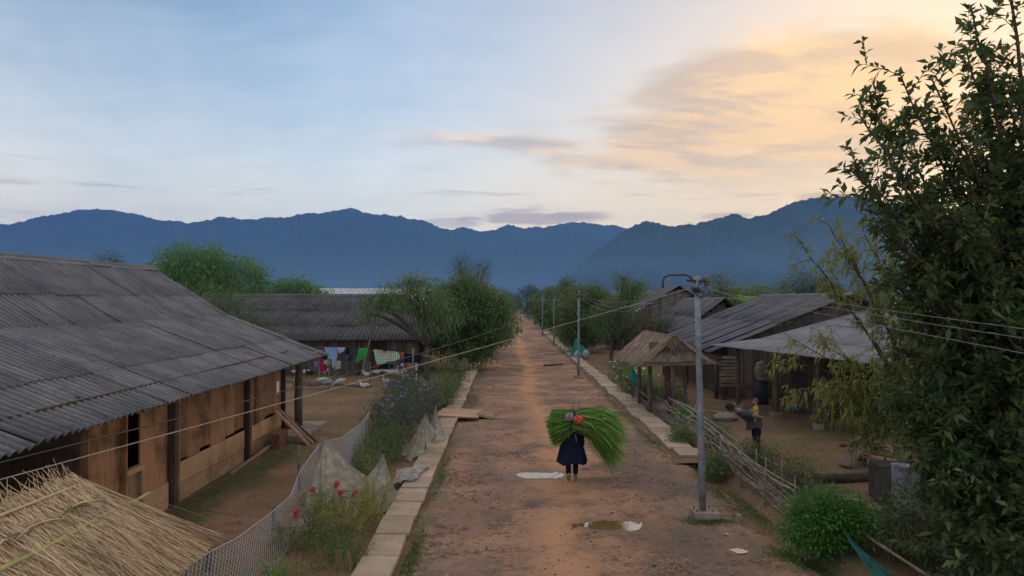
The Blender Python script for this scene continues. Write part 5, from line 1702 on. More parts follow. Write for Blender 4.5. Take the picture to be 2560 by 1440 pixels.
def thatched_gate():
    t = empty('thatched_gate', (5.45, 26.5, 0), 0, 'small thatched gate roof on wooden posts beside the footpath', 'gate')
    rng = np.random.default_rng(31)
    rn = np.array((5.62, 25.0, 2.70)); rf = np.array((5.32, 28.6, 2.72))
    ln = np.array((4.55, 24.9, 1.88)); lf = np.array((4.32, 28.6, 1.80)); rn_e = np.array((6.62, 25.0, 1.98)); rf_e = np.array((6.4, 28.6, 1.95))
    P_ = []
    P_.append(strands((rf, rn), (lf, ln), 4000, rng, 0.75, 0.008, 0.10, flare=0.12, seg=2))
    P_.append(strands((rn, rf), (rn_e, rf_e), 2000, rng, 0.75, 0.008, 0.10, flare=0.12, seg=2))
    # skirt under the gable
    P_.append(strands(((5.0, 25.25, 2.28), (6.25, 25.25, 2.30)), ((4.55, 24.72, 1.80), (6.62, 24.75, 1.88)), 2600, rng, 0.5, 0.008, 0.08, flare=0.18, seg=2))
    # ragged tuft over the ridge end
    n = 240
    base = rn + rng.normal(0, 0.05, (n, 3)); tip = base + np.stack([rng.normal(0, 0.14, n), -0.05 - 0.15 * rng.random(n), -0.1 - 0.35 * rng.random(n)], -1)
    P_.append(ribbon(base, tip, 0.006, rng))
    V, F = join(P_)
    o = np_obj('thatch', V, F, M_STRAW2, None, kind='stuff')
    o.parent = t; o.matrix_parent_inverse = Matrix.Translation(-Vector(t.location))
    bed = MB()
    for a, b, c, d in ((rf, rn, ln, lf), (rn, rf, rf_e, rn_e)):
        q = [Vector(p) + Vector((0, 0, -0.04)) for p in (a, b, c, d)]
        bed.add(q + [p + Vector((0, 0, -0.05)) for p in q], [(0, 1, 2, 3), (7, 6, 5, 4), (0, 4, 5, 1), (1, 5, 6, 2), (2, 6, 7, 3), (3, 7, 4, 0)])
    part(bed, 'roof_bed', M_STRAW2, t)
    part(MB().box((5.6, 25.3, 2.28), (1.5, 0.03, 0.55)), 'gable_board', simple('reddish_board', (0.20, 0.115, 0.085), 0.9), t)
    for a, b, r in (((4.52, 24.66, 1.90), (6.66, 24.68, 1.96), 0.022), ((5.64, 24.9, 2.78), (6.62, 24.86, 1.98), 0.035), ((5.60, 24.9, 2.74), (4.62, 24.84, 1.95), 0.02),
                    ((4.75, 24.9, 2.12), (4.60, 28.5, 2.06), 0.018), ((5.28, 24.95, 2.52), (5.05, 28.5, 2.50), 0.018), ((5.62, 24.7, 2.76), (5.3, 28.7, 2.78), 0.03)):
        a = Vector(a); b = Vector(b)
        part(MB().tube([a, (a + b) / 2 + Vector((0, 0, random.uniform(-0.03, 0.03))), b], r, 6), 'roof_pole', M_POST, t)
    for (x, y, h, r) in ((4.97, 25.75, 1.95, 0.075), (4.98, 27.9, 1.9, 0.07), (5.74, 26.2, 2.3, 0.075), (5.62, 24.95, 2.65, 0.055), (6.15, 25.6, 1.55, 0.07), (6.05, 28.2, 1.95, 0.07)):
        part(MB().tube([(x, y, -0.1), (x + random.uniform(-0.02, 0.02), y, h / 2), (x + 0.01, y, h)], [r * 1.08, r, r * 0.95], 9), 'post', M_POST, t)
    for (a, b) in (((4.97, 25.75, 0.55), (4.98, 27.9, 0.55)), ((5.74, 26.2, 0.95), (6.15, 25.6, 1.0)), ((5.74, 26.2, 0.45), (6.15, 25.6, 0.42))):
        a = Vector(a); b = Vector(b); mid = (a + b) / 2; d = b - a
        part(MB().box(tuple(mid), (d.length + 0.3, 0.11, 0.04), Matrix.Rotation(math.atan2(d.y, d.x), 3, 'Z')), 'rail', M_POST, t)


thatched_gate()


# ------------------------------------------------------------------ wire fence on the left
M_WIRE = simple('galvanised_wire', (0.62, 0.65, 0.72), 0.5, 0.1, 10.0, metal=0.0, spec=0.5)
FTOP = [(7.6, -3.72, 0.92), (8.7, -3.72, 0.93), (10.2, -3.70, 0.74), (11.4, -3.70, 0.67), (12.75, -3.71, 0.64), (13.35, -3.72, 0.93), (14.75, -3.68, 1.18), (16.3, -3.62, 0.98), (18.6, -3.62, 0.93), (19.4, -3.60, 1.08)]


def fence():
    t = empty('wire_fence', (-3.6, 13.0, 0), 0, 'sagging chain-link wire fence between yard and flower bed', 'fence')
    ys = np.array([p[0] for p in FTOP]); tx = np.array([p[1] for p in FTOP]); tz = np.array([p[2] for p in FTOP])
    def surf(y, s):
        x_t = np.interp(y, ys, tx); z_t = np.interp(y, ys, tz)
        x_b = -3.50 + 0.04 * np.sin(y * 1.3)
        bulge = 0.06 * np.sin(s * math.pi) * np.sin(y * 0.9)
        return np.stack([x_b + (x_t - x_b) * s + bulge, y, 0.02 + (z_t - 0.02) * s], -1)
    mesh_w, nz = 0.058, 20
    nw = int((19.4 - 7.6) / mesh_w)
    y0 = 7.6 + np.arange(nw) * mesh_w
    V = []; F = []
    k = np.arange(nz + 1)
    s = k / nz
    for sgn in (1,):
        yy = y0[:, None] + np.where(k % 2 == 0, 0.0, mesh_w)[None, :] * 1.0
        # each wire zigzags between its neighbours
        yy = y0[:, None] + np.where((k[None, :] + np.arange(nw)[:, None]) % 2 == 0, -0.5, 0.5) * mesh_w * 1.04
        pts = surf(yy.ravel(), np.tile(s, nw)).reshape(nw, nz + 1, 3)
    r = 0.0040
    offs = np.array([[r, 0, 0], [-r * 0.5, r * 0.87, 0], [-r * 0.5, -r * 0.87, 0]])
    V = (pts[:, :, None, :] + offs[None, None]).reshape(-1, 3)
    m_ = (nz + 1) * 3
    i = (np.arange(nw)[:, None] * m_ + np.arange(nz)[None, :] * 3).ravel()[:, None]
    F = np.concatenate([i + np.array([[a, b, b + 3, a + 3]]) for a, b in ((0, 1), (1, 2), (2, 0))])
    o = np_obj('wire_mesh', V, F, M_WIRE, None, kind='stuff')
    o.parent = t; o.matrix_parent_inverse = Matrix.Translation(-Vector(t.location))
    top = surf(np.linspace(7.6, 19.4, 60), np.ones(60))
    part(MB().tube([tuple(p) for p in top], 0.004, 5), 'top_wire', M_WIRE, t)
    wood = simple('grey_stake', (0.22, 0.18, 0.15), 0.9, 0.4, 8.0, bmp=0.4)
    for (x, y, h, r, lean) in ((-4.42, 11.0, 0.60, 0.055, 0.05), (-4.05, 12.9, 0.55, 0.03, 0.02), (-4.35, 15.6, 0.95, 0.035, -0.03), (-3.72, 14.75, 1.28, 0.035, 0.03), (-3.62, 19.4, 1.15, 0.03, 0.0), (-3.72, 8.7, 1.0, 0.04, 0.0), (-3.9, 22.3, 0.95, 0.03, 0.06), (-3.55, 18.6, 0.98, 0.02, 0.03)):
        part(MB().tube([(x, y, -0.1), (x + lean * 0.4, y, h * 0.5), (x + lean, y, h)], [r * 1.1, r, r * 0.85], 8), 'stake', wood, t)


fence()


# ------------------------------------------------------------------ garden nets draped over sticks
def net_mat(name, col, alpha):
    def f(w, b, out):
        p = wpos(w)
        n = w.noise(p, 5.0, 5, 0.65)
        c = w.mix(w.smooth(n, 0.35, 0.7), tuple(v * 0.55 for v in col), col)
        w.put(b.inputs['Base Color'], c)
        b.inputs['Roughness'].default_value = 0.85
        tl = w.n('ShaderNodeBsdfTranslucent'); w.put(tl.inputs[0], c)
        tp = w.n('ShaderNodeBsdfTransparent')
        m1 = w.n('ShaderNodeMixShader'); m1.inputs[0].default_value = 0.35
        m2 = w.n('ShaderNodeMixShader')
        fn = w.noise(p, 60.0, 2, 0.5)
        w.put(m2.inputs[0], w.m('ADD', alpha - 0.1, w.m('MULTIPLY', fn, 0.25), clamp=True))
        w.t.links.new(b.outputs[0], m1.inputs[1]); w.t.links.new(tl.outputs[0], m1.inputs[2])
        w.t.links.new(m1.outputs[0], m2.inputs[2]); w.t.links.new(tp.outputs[0], m2.inputs[1])
        w.t.links.new(m2.outputs[0], out.inputs[0])
    return mat(name, f)


M_NET = net_mat('olive_net', (0.58, 0.555, 0.44), 0.70)
M_NET_T = net_mat('teal_net', (0.03, 0.22, 0.20), 0.9)
M_NET_G = net_mat('green_net', (0.02, 0.36, 0.28), 0.9)


def tent_net(name, label, peak, base, material, seed, stick=True, folds=7, amp=0.06, sag=0.12):
    """a net hung from a stick: fans down from the peak to the base line with soft folds"""
    rng = np.random.default_rng(seed)
    peak = np.array(peak, float); base = np.array(base, float)
    seg = np.linalg.norm(np.diff(base, axis=0), axis=1); cum = np.concatenate([[0], np.cumsum(seg)])
    nu, nv = 46, 16
    s = np.linspace(0, cum[-1], nu)
    bl = np.stack([np.interp(s, cum, base[:, k]) for k in range(3)], -1)
    rows = []
    ph = rng.random() * 6
    for j in range(nv):
        v = j / (nv - 1)
        p = peak + (bl - peak) * v
        p[:, 2] -= sag * math.sin(math.pi * v) * np.linalg.norm(bl - peak, axis=1) * 0.5
        f = np.sin(np.linspace(0, folds * 2 * math.pi, nu) + ph + 0.6 * np.sin(np.linspace(0, 9, nu)))
        out = (bl - bl.mean(0)); out[:, 2] = 0
        nrm = np.stack([-(np.gradient(bl[:, 1])), np.gradient(bl[:, 0]), np.zeros(nu)], -1); nrm = unit(nrm)
        uu = np.linspace(0, 1, nu)
        wr = fbm(uu * 7 + seed * 3.1, uu * 0 + v * 4.0 + seed, 3) - 0.5
        p = p + nrm * (f * amp * v ** 0.8 + wr * 0.11 * math.sin(math.pi * min(1, v * 0.85 + 0.08)))[:, None] + rng.normal(0, 0.004, p.shape)
        p[:, 2] += (fbm(uu * 5 + seed, uu * 0 + 7.0, 2) - 0.5) * 0.25 * v * (1 - v)
        p[:, 2] = np.maximum(p[:, 2], 0.012 + 0.03 * rng.random(nu))
        rows.append([tuple(q) for q in p])
    t = empty(name, (float(peak[0]), float(peak[1]), 0), 0, label, 'net')
    part(MB().grid(rows), 'net_cloth', material, t)
    if stick:
        part(MB().tube([(peak[0], peak[1], -0.1), tuple(peak + np.array([0, 0, -0.015]))], [0.016, 0.013], 6), 'stick', M_POST, t)
    return t


tent_net('garden_net', 'tall grey net hanging from the fence post over the flowers', (-3.62, 14.75, 1.28), [(-3.72, 12.9, 0.03), (-3.2, 12.6, 0.03), (-2.72, 13.2, 0.06), (-2.72, 14.2, 0.25), (-2.85, 15.0, 0.45)], M_NET, 1, False, 6, 0.07, 0.20)
tent_net('garden_net', 'grey net pitched like a small tent beside the slabs', (-2.42, 14.55, 0.97), [(-2.95, 15.0, 0.40), (-2.85, 14.2, 0.15), (-2.55, 13.75, 0.03), (-2.3, 13.75, 0.03), (-2.22, 14.5, 0.08), (-2.28, 15.3, 0.05)], M_NET, 2, True, 6, 0.075, 0.20)
tent_net('garden_net', 'tan net draped over a stick beside the purple bush', (-2.13, 19.4, 1.02), [(-2.75, 19.2, 0.15), (-2.6, 18.6, 0.03), (-2.35, 18.3, 0.02), (-2.2, 18.5, 0.10), (-2.1, 19.0, 0.3), (-1.85, 19.8, 0.45)], M_NET, 3, True, 5, 0.07, 0.20)
tent_net('garden_net', 'narrow strip of net hanging beyond the tan draped net', (-2.0, 20.7, 1.08), [(-2.15, 20.4, 0.1), (-1.9, 20.1, 0.12), (-1.72, 20.3, 0.12), (-1.75, 20.9, 0.12)], M_NET, 4, True, 3, 0.03)


def flat_net(label, pts, material, seed):
    rng = np.random.default_rng(seed)
    (a, b, c, d) = [np.array(p, float) for p in pts]
    rows = []
    for j in range(18):
        v = j / 17
        row = []
        for i in range(18):
            u = i / 17
            p = (a * (1 - u) + b * u) * (1 - v) + (d * (1 - u) + c * u) * v
            p = p + np.array([0.03 * math.sin(u * 9 + v * 4), 0.03 * math.sin(v * 11 + u * 3), 0.035 + 0.05 * abs(math.sin(u * 8 + v * 5 + math.sin(v * 7)))])
            row.append(tuple(p))
        rows.append(row)
    o = MB().grid(rows).build('fallen_net', material)
    setp(o, label, 'net')


flat_net('crumpled pale net lying flat across the footpath edge', [(-2.45, 15.6, 0.06), (-1.95, 15.9, 0.10), (-1.78, 17.3, 0.10), (-2.5, 17.0, 0.06)], net_mat('pale_net', (0.55, 0.53, 0.46), 0.95), 9)
tent_net('garden_net', 'teal net stretched down from the bright rounded bush', (5.05, 11.15, 0.50), [(5.0, 9.4, 0.02), (5.2, 9.3, 0.02), (5.45, 9.4, 0.02)], M_NET_T, 5, False, 4, 0.03, 0.02)
tent_net('garden_net', 'green net bundle by the roadside near the third pole', (4.75, 51.5, 1.35), [(4.3, 51.0, 0.1), (5.0, 50.2, 0.05), (5.7, 50.8, 0.3), (5.4, 51.8, 0.5)], M_NET_G, 6, True, 6, 0.12)
tent_net('garden_net', 'thin green net behind the left side of the thatched gate', (5.0, 29.6, 1.35), [(4.8, 29.2, 0.9), (5.2, 28.9, 0.35), (5.6, 29.2, 0.2)], M_NET_G, 7, False, 4, 0.05)
tent_net('garden_net', 'ragged tan net on sticks beside the right footpath', (5.02, 28.9, 0.62), [(4.85, 28.5, 0.05), (5.1, 28.3, 0.05), (5.35, 28.7, 0.05)], M_NET, 8, True, 4, 0.04)


# ------------------------------------------------------------------ stick fence on the right
def stick_fence():
    t = empty('stick_fence', (5.15, 19.0, 0), 0, 'woven fence of long grey sticks along the right of the road', 'fence')
    rng = np.random.default_rng(12)
    m1 = simple('grey_stick', (0.35, 0.30, 0.25), 0.85, 0.35, 6.0, (0.18, 0.15, 0.125), bmp=0.3)
    lay = 0
    for row in range(11):
        z = 0.06 + row * 0.055
        y = 13.1 + rng.uniform(-0.3, 0.3) + (0.25 if row > 8 else 0)
        while y < 24.6:
            L = rng.uniform(3.2, 5.6)
            n = 9
            pts = []
            for i in range(n):
                yy = y + L * i / (n - 1)
                x = 5.16 + 0.045 * math.sin(yy * 4.2 + (row % 2) * math.pi) + rng.normal(0, 0.012) + 0.02 * (row % 3)
                pts.append((x, yy, z + 0.06 * math.sin(yy * 0.9 + row) + rng.normal(0, 0.008) + 0.05 * math.sin(yy * 0.37)))
            r = rng.uniform(0.011, 0.019)
            part(MB().tube(pts, list(np.linspace(r, r * 0.6, n)), 6), 'stick', m1, t)
            y += L * rng.uniform(0.72, 0.95)
    for i in range(16):
        y = 13.2 + i * 0.76 + rng.uniform(-0.1, 0.1)
        x = 5.16 + (0.05 if i % 2 else -0.05)
        h = rng.uniform(0.6, 0.95)
        part(MB().tube([(x, y, -0.1), (x + rng.normal(0, 0.02), y, h)], [0.018, 0.013], 6), 'stake', m1, t)
    for a, b in (((5.35, 24.6, 0.75), (5.35, 16.8, 0.55)), ((5.25, 23.0, 0.85), (5.95, 16.0, 0.35)), ((5.2, 21.0, 0.72), (5.2, 13.2, 0.60)), ((5.3, 25.0, 0.3), (5.0, 26.2, 1.0)), ((5.5, 22.6, 0.2), (6.1, 23.8, 0.75)), ((5.4, 22.3, 0.62), (7.4, 22.6, 0.60))):
        a = Vector(a); b = Vector(b)
        pts = [a + (b - a) * (i / 6) + Vector((rng.normal(0, 0.02), 0, 0.06 * math.sin(i * 1.1))) for i in range(7)]
        part(MB().tube(pts, [0.024 - 0.0018 * i for i in range(7)], 6), 'loose_pole', m1, t)


stick_fence()


# ------------------------------------------------------------------ street poles and wires
M_POLE = simple('galvanised_pole', (0.29, 0.31, 0.35), 0.6, 0.42, 4.0, metal=0.25, bmp=0.1)
M_POLE_DK = simple('dark_iron', (0.05, 0.05, 0.055), 0.6, 0.2)
M_INS = simple('rusty_clamp', (0.25, 0.13, 0.07), 0.8, 0.3)
M_CABLE = simple('grey_cable', (0.20, 0.195, 0.20), 0.6, 0.15)
M_CABLE_B = simple('beige_cable', (0.34, 0.28, 0.21), 0.6, 0.15)
M_CABLE_D = simple('black_cable', (0.05, 0.045, 0.045), 0.6, 0.15)
POLES = [(3.61, 13.68), (3.63, 37.75), (4.05, 64.5), (3.9, 82.0), (3.98, 110.0), (4.0, 138.0), (4.1, 168.0)]
ORD = ['nearest', 'second', 'third', 'fourth', 'fifth', 'sixth', 'seventh']


def street_pole(i, x, y):
    t = empty('street_pole', (x, y, 0), 0, 'grey metal street pole with lamp arm, %s from the viewer' % ORD[i], 'pole', 'street poles along the right of the road')
    lean = -0.10 if i == 0 else 0.02
    H = 4.44
    MB().tube([(0, 0, -0.2), (lean * 0.33, 0, H * 0.33), (lean * 0.67, 0, H * 0.67), (lean, 0, H)], [0.066, 0.062, 0.056, 0.050], 16).build('shaft', M_POLE, t)
    MB().tube([(lean - 0.05, 0, H - 0.12), (lean - 0.12, 0, H - 0.02), (lean - 0.22, 0, H + 0.02), (lean - 0.52, 0, H + 0.01), (lean - 0.60, 0, H - 0.03), (lean - 0.63, 0, H - 0.12), (lean - 0.63, 0, H - 0.18)], 0.017, 8).build('lamp_arm', M_POLE_DK, t)
    MB().tube([(lean - 0.63, 0, H - 0.18), (lean - 0.63, 0, H - 0.195), (lean - 0.63, 0, H - 0.225)], [0.03, 0.035, 0.012], 10).build('lamp_socket', M_POLE_DK, t)
    if i < 3:
        MB().tube([(lean, 0, H - 0.30), (lean, 0, H - 0.22)], 0.068, 14).build('clamp_band', M_POLE_DK, t)
        MB().box((lean + 0.02, -0.02, H - 0.10), (0.42, 0.05, 0.04), Matrix.Rotation(0.06, 3, 'Y')).build('cross_arm', M_POLE_DK, t)
        for dx, dz in ((0.13, -0.04), (0.19, -0.14), (-0.1, -0.20), (0.10, -0.28)):
            MB().tube([(lean + dx, -0.03, H + dz - 0.05), (lean + dx, -0.03, H + dz - 0.01), (lean + dx, -0.03, H + dz + 0.03)], [0.025, 0.04, 0.022], 8).build('insulator', M_INS, t)
        rr = random.Random(i)
        for k in range(4):
            a = rr.random() * 6.28
            MB().tube([(lean + 0.12, -0.05, H - 0.1), (lean + 0.2 * math.cos(a) + 0.1, -0.1, H - 0.25 - 0.1 * rr.random()), (lean + 0.05, -0.09, H - 0.42), (lean - 0.12, -0.04, H - 0.25)], 0.008, 5).build('jumper_wire', M_CABLE_D, t)
    if i < 2:
        MB().box((0.02, 0, 0.04), (0.46, 0.40, 0.16), None, 0.015).build('concrete_footing', M_CONC, t)
        for sx, sy in ((-0.14, -0.12), (0.14, -0.12), (-0.14, 0.12), (0.14, 0.12)):
            MB().tube([(sx, sy, 0.1), (sx, sy, 0.16)], 0.012, 6).build('bolt', M_POLE_DK, t)
    return t


for i, (x, y) in enumerate(POLES):
    street_pole(i, x, y)


def wire(label, a, b, sag, material, r=0.009, n=22, twist=0.0, name='overhead_wire'):
    a = Vector(a); b = Vector(b)
    pts = []
    for i in range(n + 1):
        s = i / n
        p = a + (b - a) * s
        p.z -= sag * 4 * s * (1 - s)
        pts.append(p)
    mb = MB().tube(pts, r, 5)
    o = mb.build(name, material)
    if twist:
        q = []
        m_ = int((b - a).length / 0.12)
        for i in range(m_ + 1):
            s = i / m_
            p = a + (b - a) * s
            p.z -= sag * 4 * s * (1 - s)
            q.append(p + Vector((0, math.cos(i * 1.5), math.sin(i * 1.5))) * twist)
        mb2 = MB().tube(q, r * 0.7, 4)
        ch = mb2.build('twisted_strand', material, o)
    setp(o, label, 'wire', 'overhead wires')
    return o


tp = (3.51, 13.68)
wire('beige wire slanting from the near pole down across the road', (tp[0], tp[1], 4.24), (-4.25, 6.1, 2.50), 0.02, M_CABLE_B, 0.0055)
wire('dark wire slanting just above the beige one across the road', (3.60, 37.7, 4.10), (-5.4, 7.6, 2.28), 0.30, M_CABLE_D, 0.009, 30)
for k, (x, z, sg, lab) in enumerate([(0.02, 4.28, 0.42, 'upper slack cable between the two nearest poles'), (0.06, 4.20, 0.50, 'middle slack cable between the two nearest poles'), (-0.05, 4.12, 0.56, 'lower slack cable between the two nearest poles')]):
    wire(lab, (tp[0] + x, tp[1], z), (3.65 + x, 37.75, z + 0.1), sg, M_CABLE, 0.006, 24, 0.006)
for k, (dz, ex, ey, ez, sg, lab) in enumerate([(-0.08, 6.6, 5.0, 3.42, 0.05, 'uppermost twisted cable running right from the near pole'), (-0.12, 6.6, 5.0, 3.30, 0.06, 'second twisted cable running right from the near pole'),
                                               (-0.20, 6.6, 5.0, 3.08, 0.05, 'lowest twisted cable running right from the near pole')]):
    wire(lab, (tp[0] + 0.15, tp[1], 4.40 + dz), (ex, ey, ez), sg, M_CABLE, 0.0045, 26, 0.006)
wire('thin wire strung to the barn from the near pole', (tp[0] + 0.12, tp[1], 4.26), (13.0, 29.5, 3.9), 0.35, M_CABLE, 0.006, 24)
for i in range(1, 6):
    a, b = POLES[i], POLES[i + 1]
    wire('cable between the %s and %s poles' % (ORD[i], ORD[i + 1]), (a[0], a[1], 4.28), (b[0], b[1], 4.28), 0.45, M_CABLE, 0.012, 16)
    if i < 4:
        wire('lower slack cable between the %s and %s poles' % (ORD[i], ORD[i + 1]), (a[0] + 0.05, a[1], 4.16), (b[0] + 0.05, b[1], 4.16), 0.62, M_CABLE, 0.010, 16)
wire('thin wire across the sooty farmhouse roof towards the road', (-14.5, 36.5, 3.65), (4.0, 64.5, 4.05), 0.25, M_CABLE, 0.007, 26)
# ------------------------------------------------------------------ people
def skin_figure(name, joints, edges, material, parent, sub=2, root=0):
    """one continuous surface grown round a skeleton; joints: list of (x,y,z,r) or (x,y,z,rx,ry)"""
    me = bpy.data.meshes.new(name)
    me.from_pydata([j[:3] for j in joints], edges, [])
    o = bpy.data.objects.new(name, me)
    COL.objects.link(o)
    sk = o.modifiers.new('skin', 'SKIN')
    sk.use_smooth_shade = True
    sv = me.skin_vertices[0].data
    for i, j in enumerate(joints):
        sv[i].radius = (j[3], j[4] if len(j) > 4 else j[3])
        sv[i].use_root = (i == root)
    ss = o.modifiers.new('smooth', 'SUBSURF'); ss.levels = sub; ss.render_levels = sub
    dg = bpy.context.evaluated_depsgraph_get()
    dg.update()
    nm = bpy.data.meshes.new_from_object(o.evaluated_get(dg))
    nm.name = name
    nm.materials.clear(); nm.materials.append(material)
    o.modifiers.clear()
    o.data = nm
    bpy.data.meshes.remove(me)
    nm.polygons.foreach_set('use_smooth', [True] * len(nm.polygons))
    o.parent = parent
    return o


def ball(mb, c, r, seg=12, rings=8, fn=None):
    c = Vector(c)
    rows = []
    for i in range(rings + 1):
        th = math.pi * i / rings
        row = []
        for k in range(seg):
            ph = 2 * math.pi * k / seg
            d = Vector((math.sin(th) * math.cos(ph), math.sin(th) * math.sin(ph), math.cos(th)))
            p = Vector((d.x * r[0], d.y * r[1], d.z * r[2]))
            if fn: p = fn(p, d)
            row.append(c + p)
        rows.append(row)
    mb.grid(rows, True, closed=True)
    return mb


M_SKIN = simple('skin', (0.26, 0.145, 0.095), 0.6, 0.12)
M_SKIN_C = simple('skin_child', (0.46, 0.28, 0.20), 0.6, 0.1)
M_HAIR = simple('black_hair', (0.015, 0.012, 0.012), 0.6, 0.2)
M_HAIR_C = simple('thin_brown_hair', (0.14, 0.075, 0.045), 0.7, 0.2)


def cloth_mat(name, col, rough=0.9, var=0.3, scale=14.0):
    return simple(name, col, rough, var, scale, bmp=0.25, bscale=30.0, spec=0.15)


M_NAVY = cloth_mat('navy_cloth', (0.013, 0.018, 0.046))
M_BLACKCL = cloth_mat('black_cloth', (0.013, 0.013, 0.016))
M_GREYCL = cloth_mat('grey_shirt_cloth', (0.085, 0.080, 0.086))
M_YELLOW = cloth_mat('yellow_cloth', (0.62, 0.42, 0.03))
M_SHOE = cloth_mat('tan_shoe', (0.36, 0.24, 0.12))


def head(mb, c, r, yaw, pitch):
    """skull, jaw, nose and ears; faces +x before turning"""
    rot = Matrix.Rotation(yaw, 3, 'Z') @ Matrix.Rotation(pitch, 3, 'Y')
    def sh(p, d):
        q = p.copy()
        if d.z < -0.1:                                   # jaw narrows towards the chin
            k = 1 + 0.35 * (d.z + 0.1)
            q.y *= k
            q.x *= 0.98 if d.x > 0 else k
        if d.x > 0.8 and -0.35 < d.z < 0.1 and abs(d.y) < 0.35:
            q.x += 0.16 * r                              # nose
        if d.x > 0.6 and 0.05 < d.z < 0.3 and 0.2 < abs(d.y) < 0.6:
            q.x -= 0.07 * r                              # eye sockets
        return rot @ q
    ball(mb, c, (r * 1.02, r * 0.84, r * 1.18), 20, 16, sh)
    for s in (-1, 1):
        ball(mb, Vector(c) + rot @ Vector((-0.05 * r, s * 0.86 * r, -0.05 * r)), (r * 0.16, r * 0.07, r * 0.26), 8, 6, lambda p, d: rot @ p)
    return mb


def hair_cap(c, r, yaw, pitch, name, material, parent, full=1.0):
    rot = Matrix.Rotation(yaw, 3, 'Z') @ Matrix.Rotation(pitch, 3, 'Y')
    rows = []
    for i in range(9):
        th = (math.pi * 0.60) * i / 8
        row = []
        for k in range(18):
            ph = 2 * math.pi * k / 18
            front = max(0, math.cos(ph))
            t2 = th * (1 - 0.42 * front ** 2)
            d = Vector((math.sin(t2) * math.cos(ph), math.sin(t2) * math.sin(ph), math.cos(t2)))
            q = Vector((d.x * r * 1.10, d.y * r * 0.92, d.z * r * 1.26)) * (1 + 0.03 * math.sin(k * 5.1 + i * 3.3))
            row.append(Vector(c) + rot @ (q * full))
        rows.append(row)
    return MB().grid(rows, True, closed=True).build(name, material, parent)


def hand(parent, wrist, d, up, material, size=0.085):
    """palm, four fingers and a thumb, slightly curled"""
    d = Vector(d).normalized(); up = Vector(up); s = d.cross(up).normalized(); up = s.cross(d).normalized()
    w0 = Vector(wrist)
    k = size / 0.085
    J = [(*w0, 0.022 * k, 0.016 * k), (*(w0 + d * 0.045 * k), 0.036 * k, 0.015 * k), (*(w0 + d * 0.085 * k), 0.036 * k, 0.014 * k)]
    E = [(0, 1), (1, 2)]
    o = skin_figure('hand', J, E, material, parent, 1)
    for i, L in enumerate((0.062, 0.072, 0.068, 0.052)):
        b = w0 + d * 0.085 * k + s * ((i - 1.5) * 0.019 * k)
        Jf = [(*b, 0.0085 * k), (*(b + (d * 0.6 - up * 0.25) * L * 0.6 * k), 0.008 * k), (*(b + (d * 0.85 - up * 0.75) * L * k), 0.0065 * k)]
        skin_figure('finger', Jf, [(0, 1), (1, 2)], material, o, 1)
    b = w0 + d * 0.03 * k + s * 0.034 * k
    skin_figure('thumb', [(*b, 0.011 * k), (*(b + (d * 0.5 + s * 0.55 - up * 0.2) * 0.04 * k), 0.0095 * k), (*(b + (d * 0.95 + s * 0.6 - up * 0.45) * 0.062 * k), 0.007 * k)], [(0, 1), (1, 2)], material, o, 1)
    return o


def shoe(c, d, material, parent, pitch=0.0):
    d = Vector(d); yaw = math.atan2(d.y, d.x)
    rot = Matrix.Rotation(yaw, 3, 'Z') @ Matrix.Rotation(pitch, 3, 'Y')
    mb = MB()
    def sh(p, dd):
        q = p.copy()
        if dd.z < 0: q.z *= 0.55
        if dd.x > 0.2: q.z *= 0.75
        return rot @ q
    ball(mb, c, (0.125, 0.046, 0.055), 14, 8, sh)
    return mb.build('shoe', material, parent)


